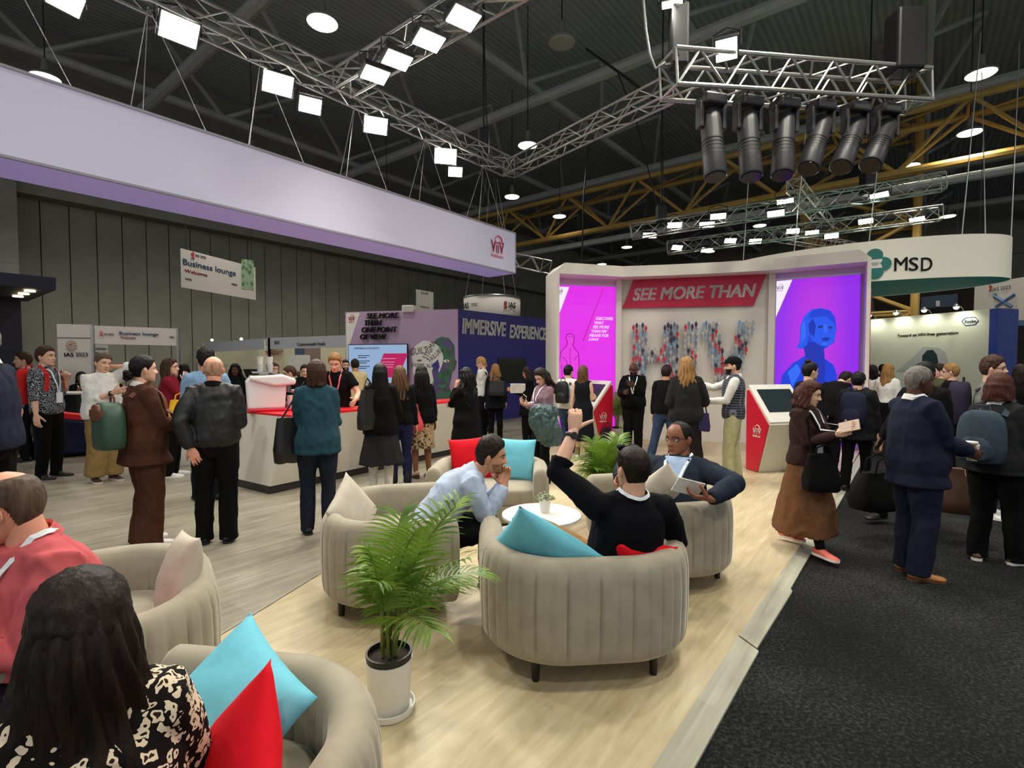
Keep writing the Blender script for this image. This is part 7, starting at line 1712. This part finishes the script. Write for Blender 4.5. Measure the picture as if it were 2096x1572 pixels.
# ================================================================== people in the armchairs
P = person('man in black jumper raising his left arm, thumb out, in the nearest armchair', (.60, 2.80), 1.74, R(10), pelvis=(0, 0, .43), lean=-17, hunch=12, side=4, build=1.12, sx=.19, tops=[T('jumper', cloth('black jumper', (8, 9, 14)), loose=.022, sleeve='elbow', fold=.005)], bottom=legs(cloth('tan chino', (140, 104, 62)), wide=1.15, hem=.10), shoes=WHITE_SHOE, hair=('crop', 'dark'), skin='light',
    feet=[(-.30, .66, 0, 12, 0), (-.46, .60, .52, 80, 0)], knees=[(-.2, 1, .6), (.9, .8, .7)], arms=[dict(hand=(-.235, .12, 1.25), wide=True, pole=(-1, .25, -.35), dir=(.12, .04, 1), palm=(0, 1, 0), shape='thumb'), dict(hand=(.36, .22, .46), wide=True, pole=(1, -.5, -.7))], lanyard=LAN, head=(8, -4, 0), watch=(0, M_black), voxel=.009)
m = MB(); s = P['s']; hd_ = s.MH       # sunglasses pushed up into his hair
for sx in (-1, 1): m.ball((sx * .035, .072, .102), (.03, .012, .02), 12); m.tube([(sx * .066, .06, .10), (sx * .084, .0, .07), (sx * .085, -.02, .05)], .003, 6)
m.tube([(-.012, .078, .106), (.012, .078, .106)], .003, 6); m.xf(hd_).build('sunglasses', M_blackgloss, P['o'])
P = person('man in pale blue shirt leaning forward with clasped hands, in profile', (-.55, 3.52), 1.74, R(-84), pelvis=(0, 0, .48), lean=43, hunch=12, tops=[T('shirt', cloth('pale blue shirt', (178, 190, 212), vary=.04), loose=.02, fold=.010)], bottom=legs(K, wide=1.1), shoes=((14, 14, 15), (12, 12, 12), 0, .01), hair=('quiff', 'dark'), skin='tan', collar=cloth('pale collar', (200, 210, 224)), beard=('stubble', .001),
    feet=[(-.13, .40, 0, 5, 0), (.13, .42, 0, -5, 0)], arms=[dict(hand=(-.035, .50, .80), pole=(-.6, -.2, -1), palm=(1, -.2, 0), dir=(.35, .1, .9), shape='hold'), dict(hand=(.035, .49, .78), pole=(.6, -.2, -1), palm=(-1, -.2, 0), dir=(-.35, .1, .9), shape='hold')], head=(-6, 6, 0), voxel=.009)
P = person('man with glasses in dark suit jacket and lanyard, arm along the armchair', (1.23, 3.84), 1.88, R(146), pelvis=(0, 0, .345), lean=-22, hunch=10, build=1.06, belly=.05, tops=[T('jacket', cloth('slate jacket', (34, 42, 54)), loose=.025, g=.02)], bottom=legs(cloth('slate trousers', (30, 36, 46))), shoes=BLACK_SHOE, hair=('receding', 'black'), skin='brown', glasses=True, collar=cloth('pale blue collar', (190, 204, 224)),
    feet=[(.20, .50, 0, -45, 0), (.44, .36, 0, -45, 0)], arms=[dict(hand=(-.30, .26, .66), wide=True, pole=(-1, -.15, .1), palm=(.2, -.3, 1), dir=(.9, .35, .1), shape='hold'), dict(hand=(.40, .05, .66), wide=True, pole=(.6, -1, .2))], lanyard=LAN, vee=(cloth('sky shirt', (150, 170, 200)), .505, .06, .09), head=(-24, 0, 4), voxel=.009)
p = hand_pt(P, 0, (0, .03, .11)); o = thing('leaflet', 'pale leaflet in the hand of the man in glasses and dark suit', 'paper', p); MB().box((-.03, 0, .03), (.20, .006, .12), Matrix.Rotation(.5, 3, 'X') @ Matrix.Rotation(.3, 3, 'Y')).build('sheet', WHITE, o, smooth=False)
person('balding man in pink shirt with lanyard at the left edge', (-1.66, 1.86), 1.74, R(150), pelvis=(0, 0, .50), lean=10, hunch=8, build=1.1, belly=.04, tops=[T('shirt', cloth('pink linen shirt', (196, 92, 96), vary=.05), loose=.025, sleeve='elbow', fold=.010)], bottom=legs(KN), shoes=BLACK_SHOE, hair=('balding', 'mousy'), skin='pink', collar=cloth('pink linen collar', (200, 96, 98)),
    feet=[(-.12, .44, 0, 5, 0), (.14, .44, 0, -5, 0)], arms=[dict(hand=(-.02, .36, .74), pole=(-1, -.3, -.3)), dict(hand=(.10, .34, .72), pole=(1, -.3, -.3))], lanyard=LAN, badge=BADGE, head=(-44, 10, 0), voxel=.009)
person('woman with long dark hair in leopard print blouse, back to us, nearest', (-.875, 1.02), 1.62, R(40), female=True, build=1.05, pelvis=(0, 0, .50), lean=2, tops=[T('blouse', M_leopard, loose=.035, g=.02, fold=.010)], bottom=legs(KN), shoes=BLACK_SHOE, hair=('wavy', 'dark'), skin='light',
    feet=[(-.12, .44, 0, 5, 0), (.14, .44, 0, -5, 0)], arms=[dict(hand=(-.12, .34, .66), pole=(-1, -.3, -.3)), dict(hand=(.12, .34, .66), pole=(1, -.3, -.3))], voxel=.008, seed=11)
bag('dark rucksack standing on the floor behind the palm near the kiosk', atz(1240, 920), .5, .34, .42, .22, mat('aubergine nylon', (44, 20, 28), .5), top=.6, handle=.1, name='rucksack')
settle()
settle_people()
noise_fold(PADDED.data, .022, 12, 3)
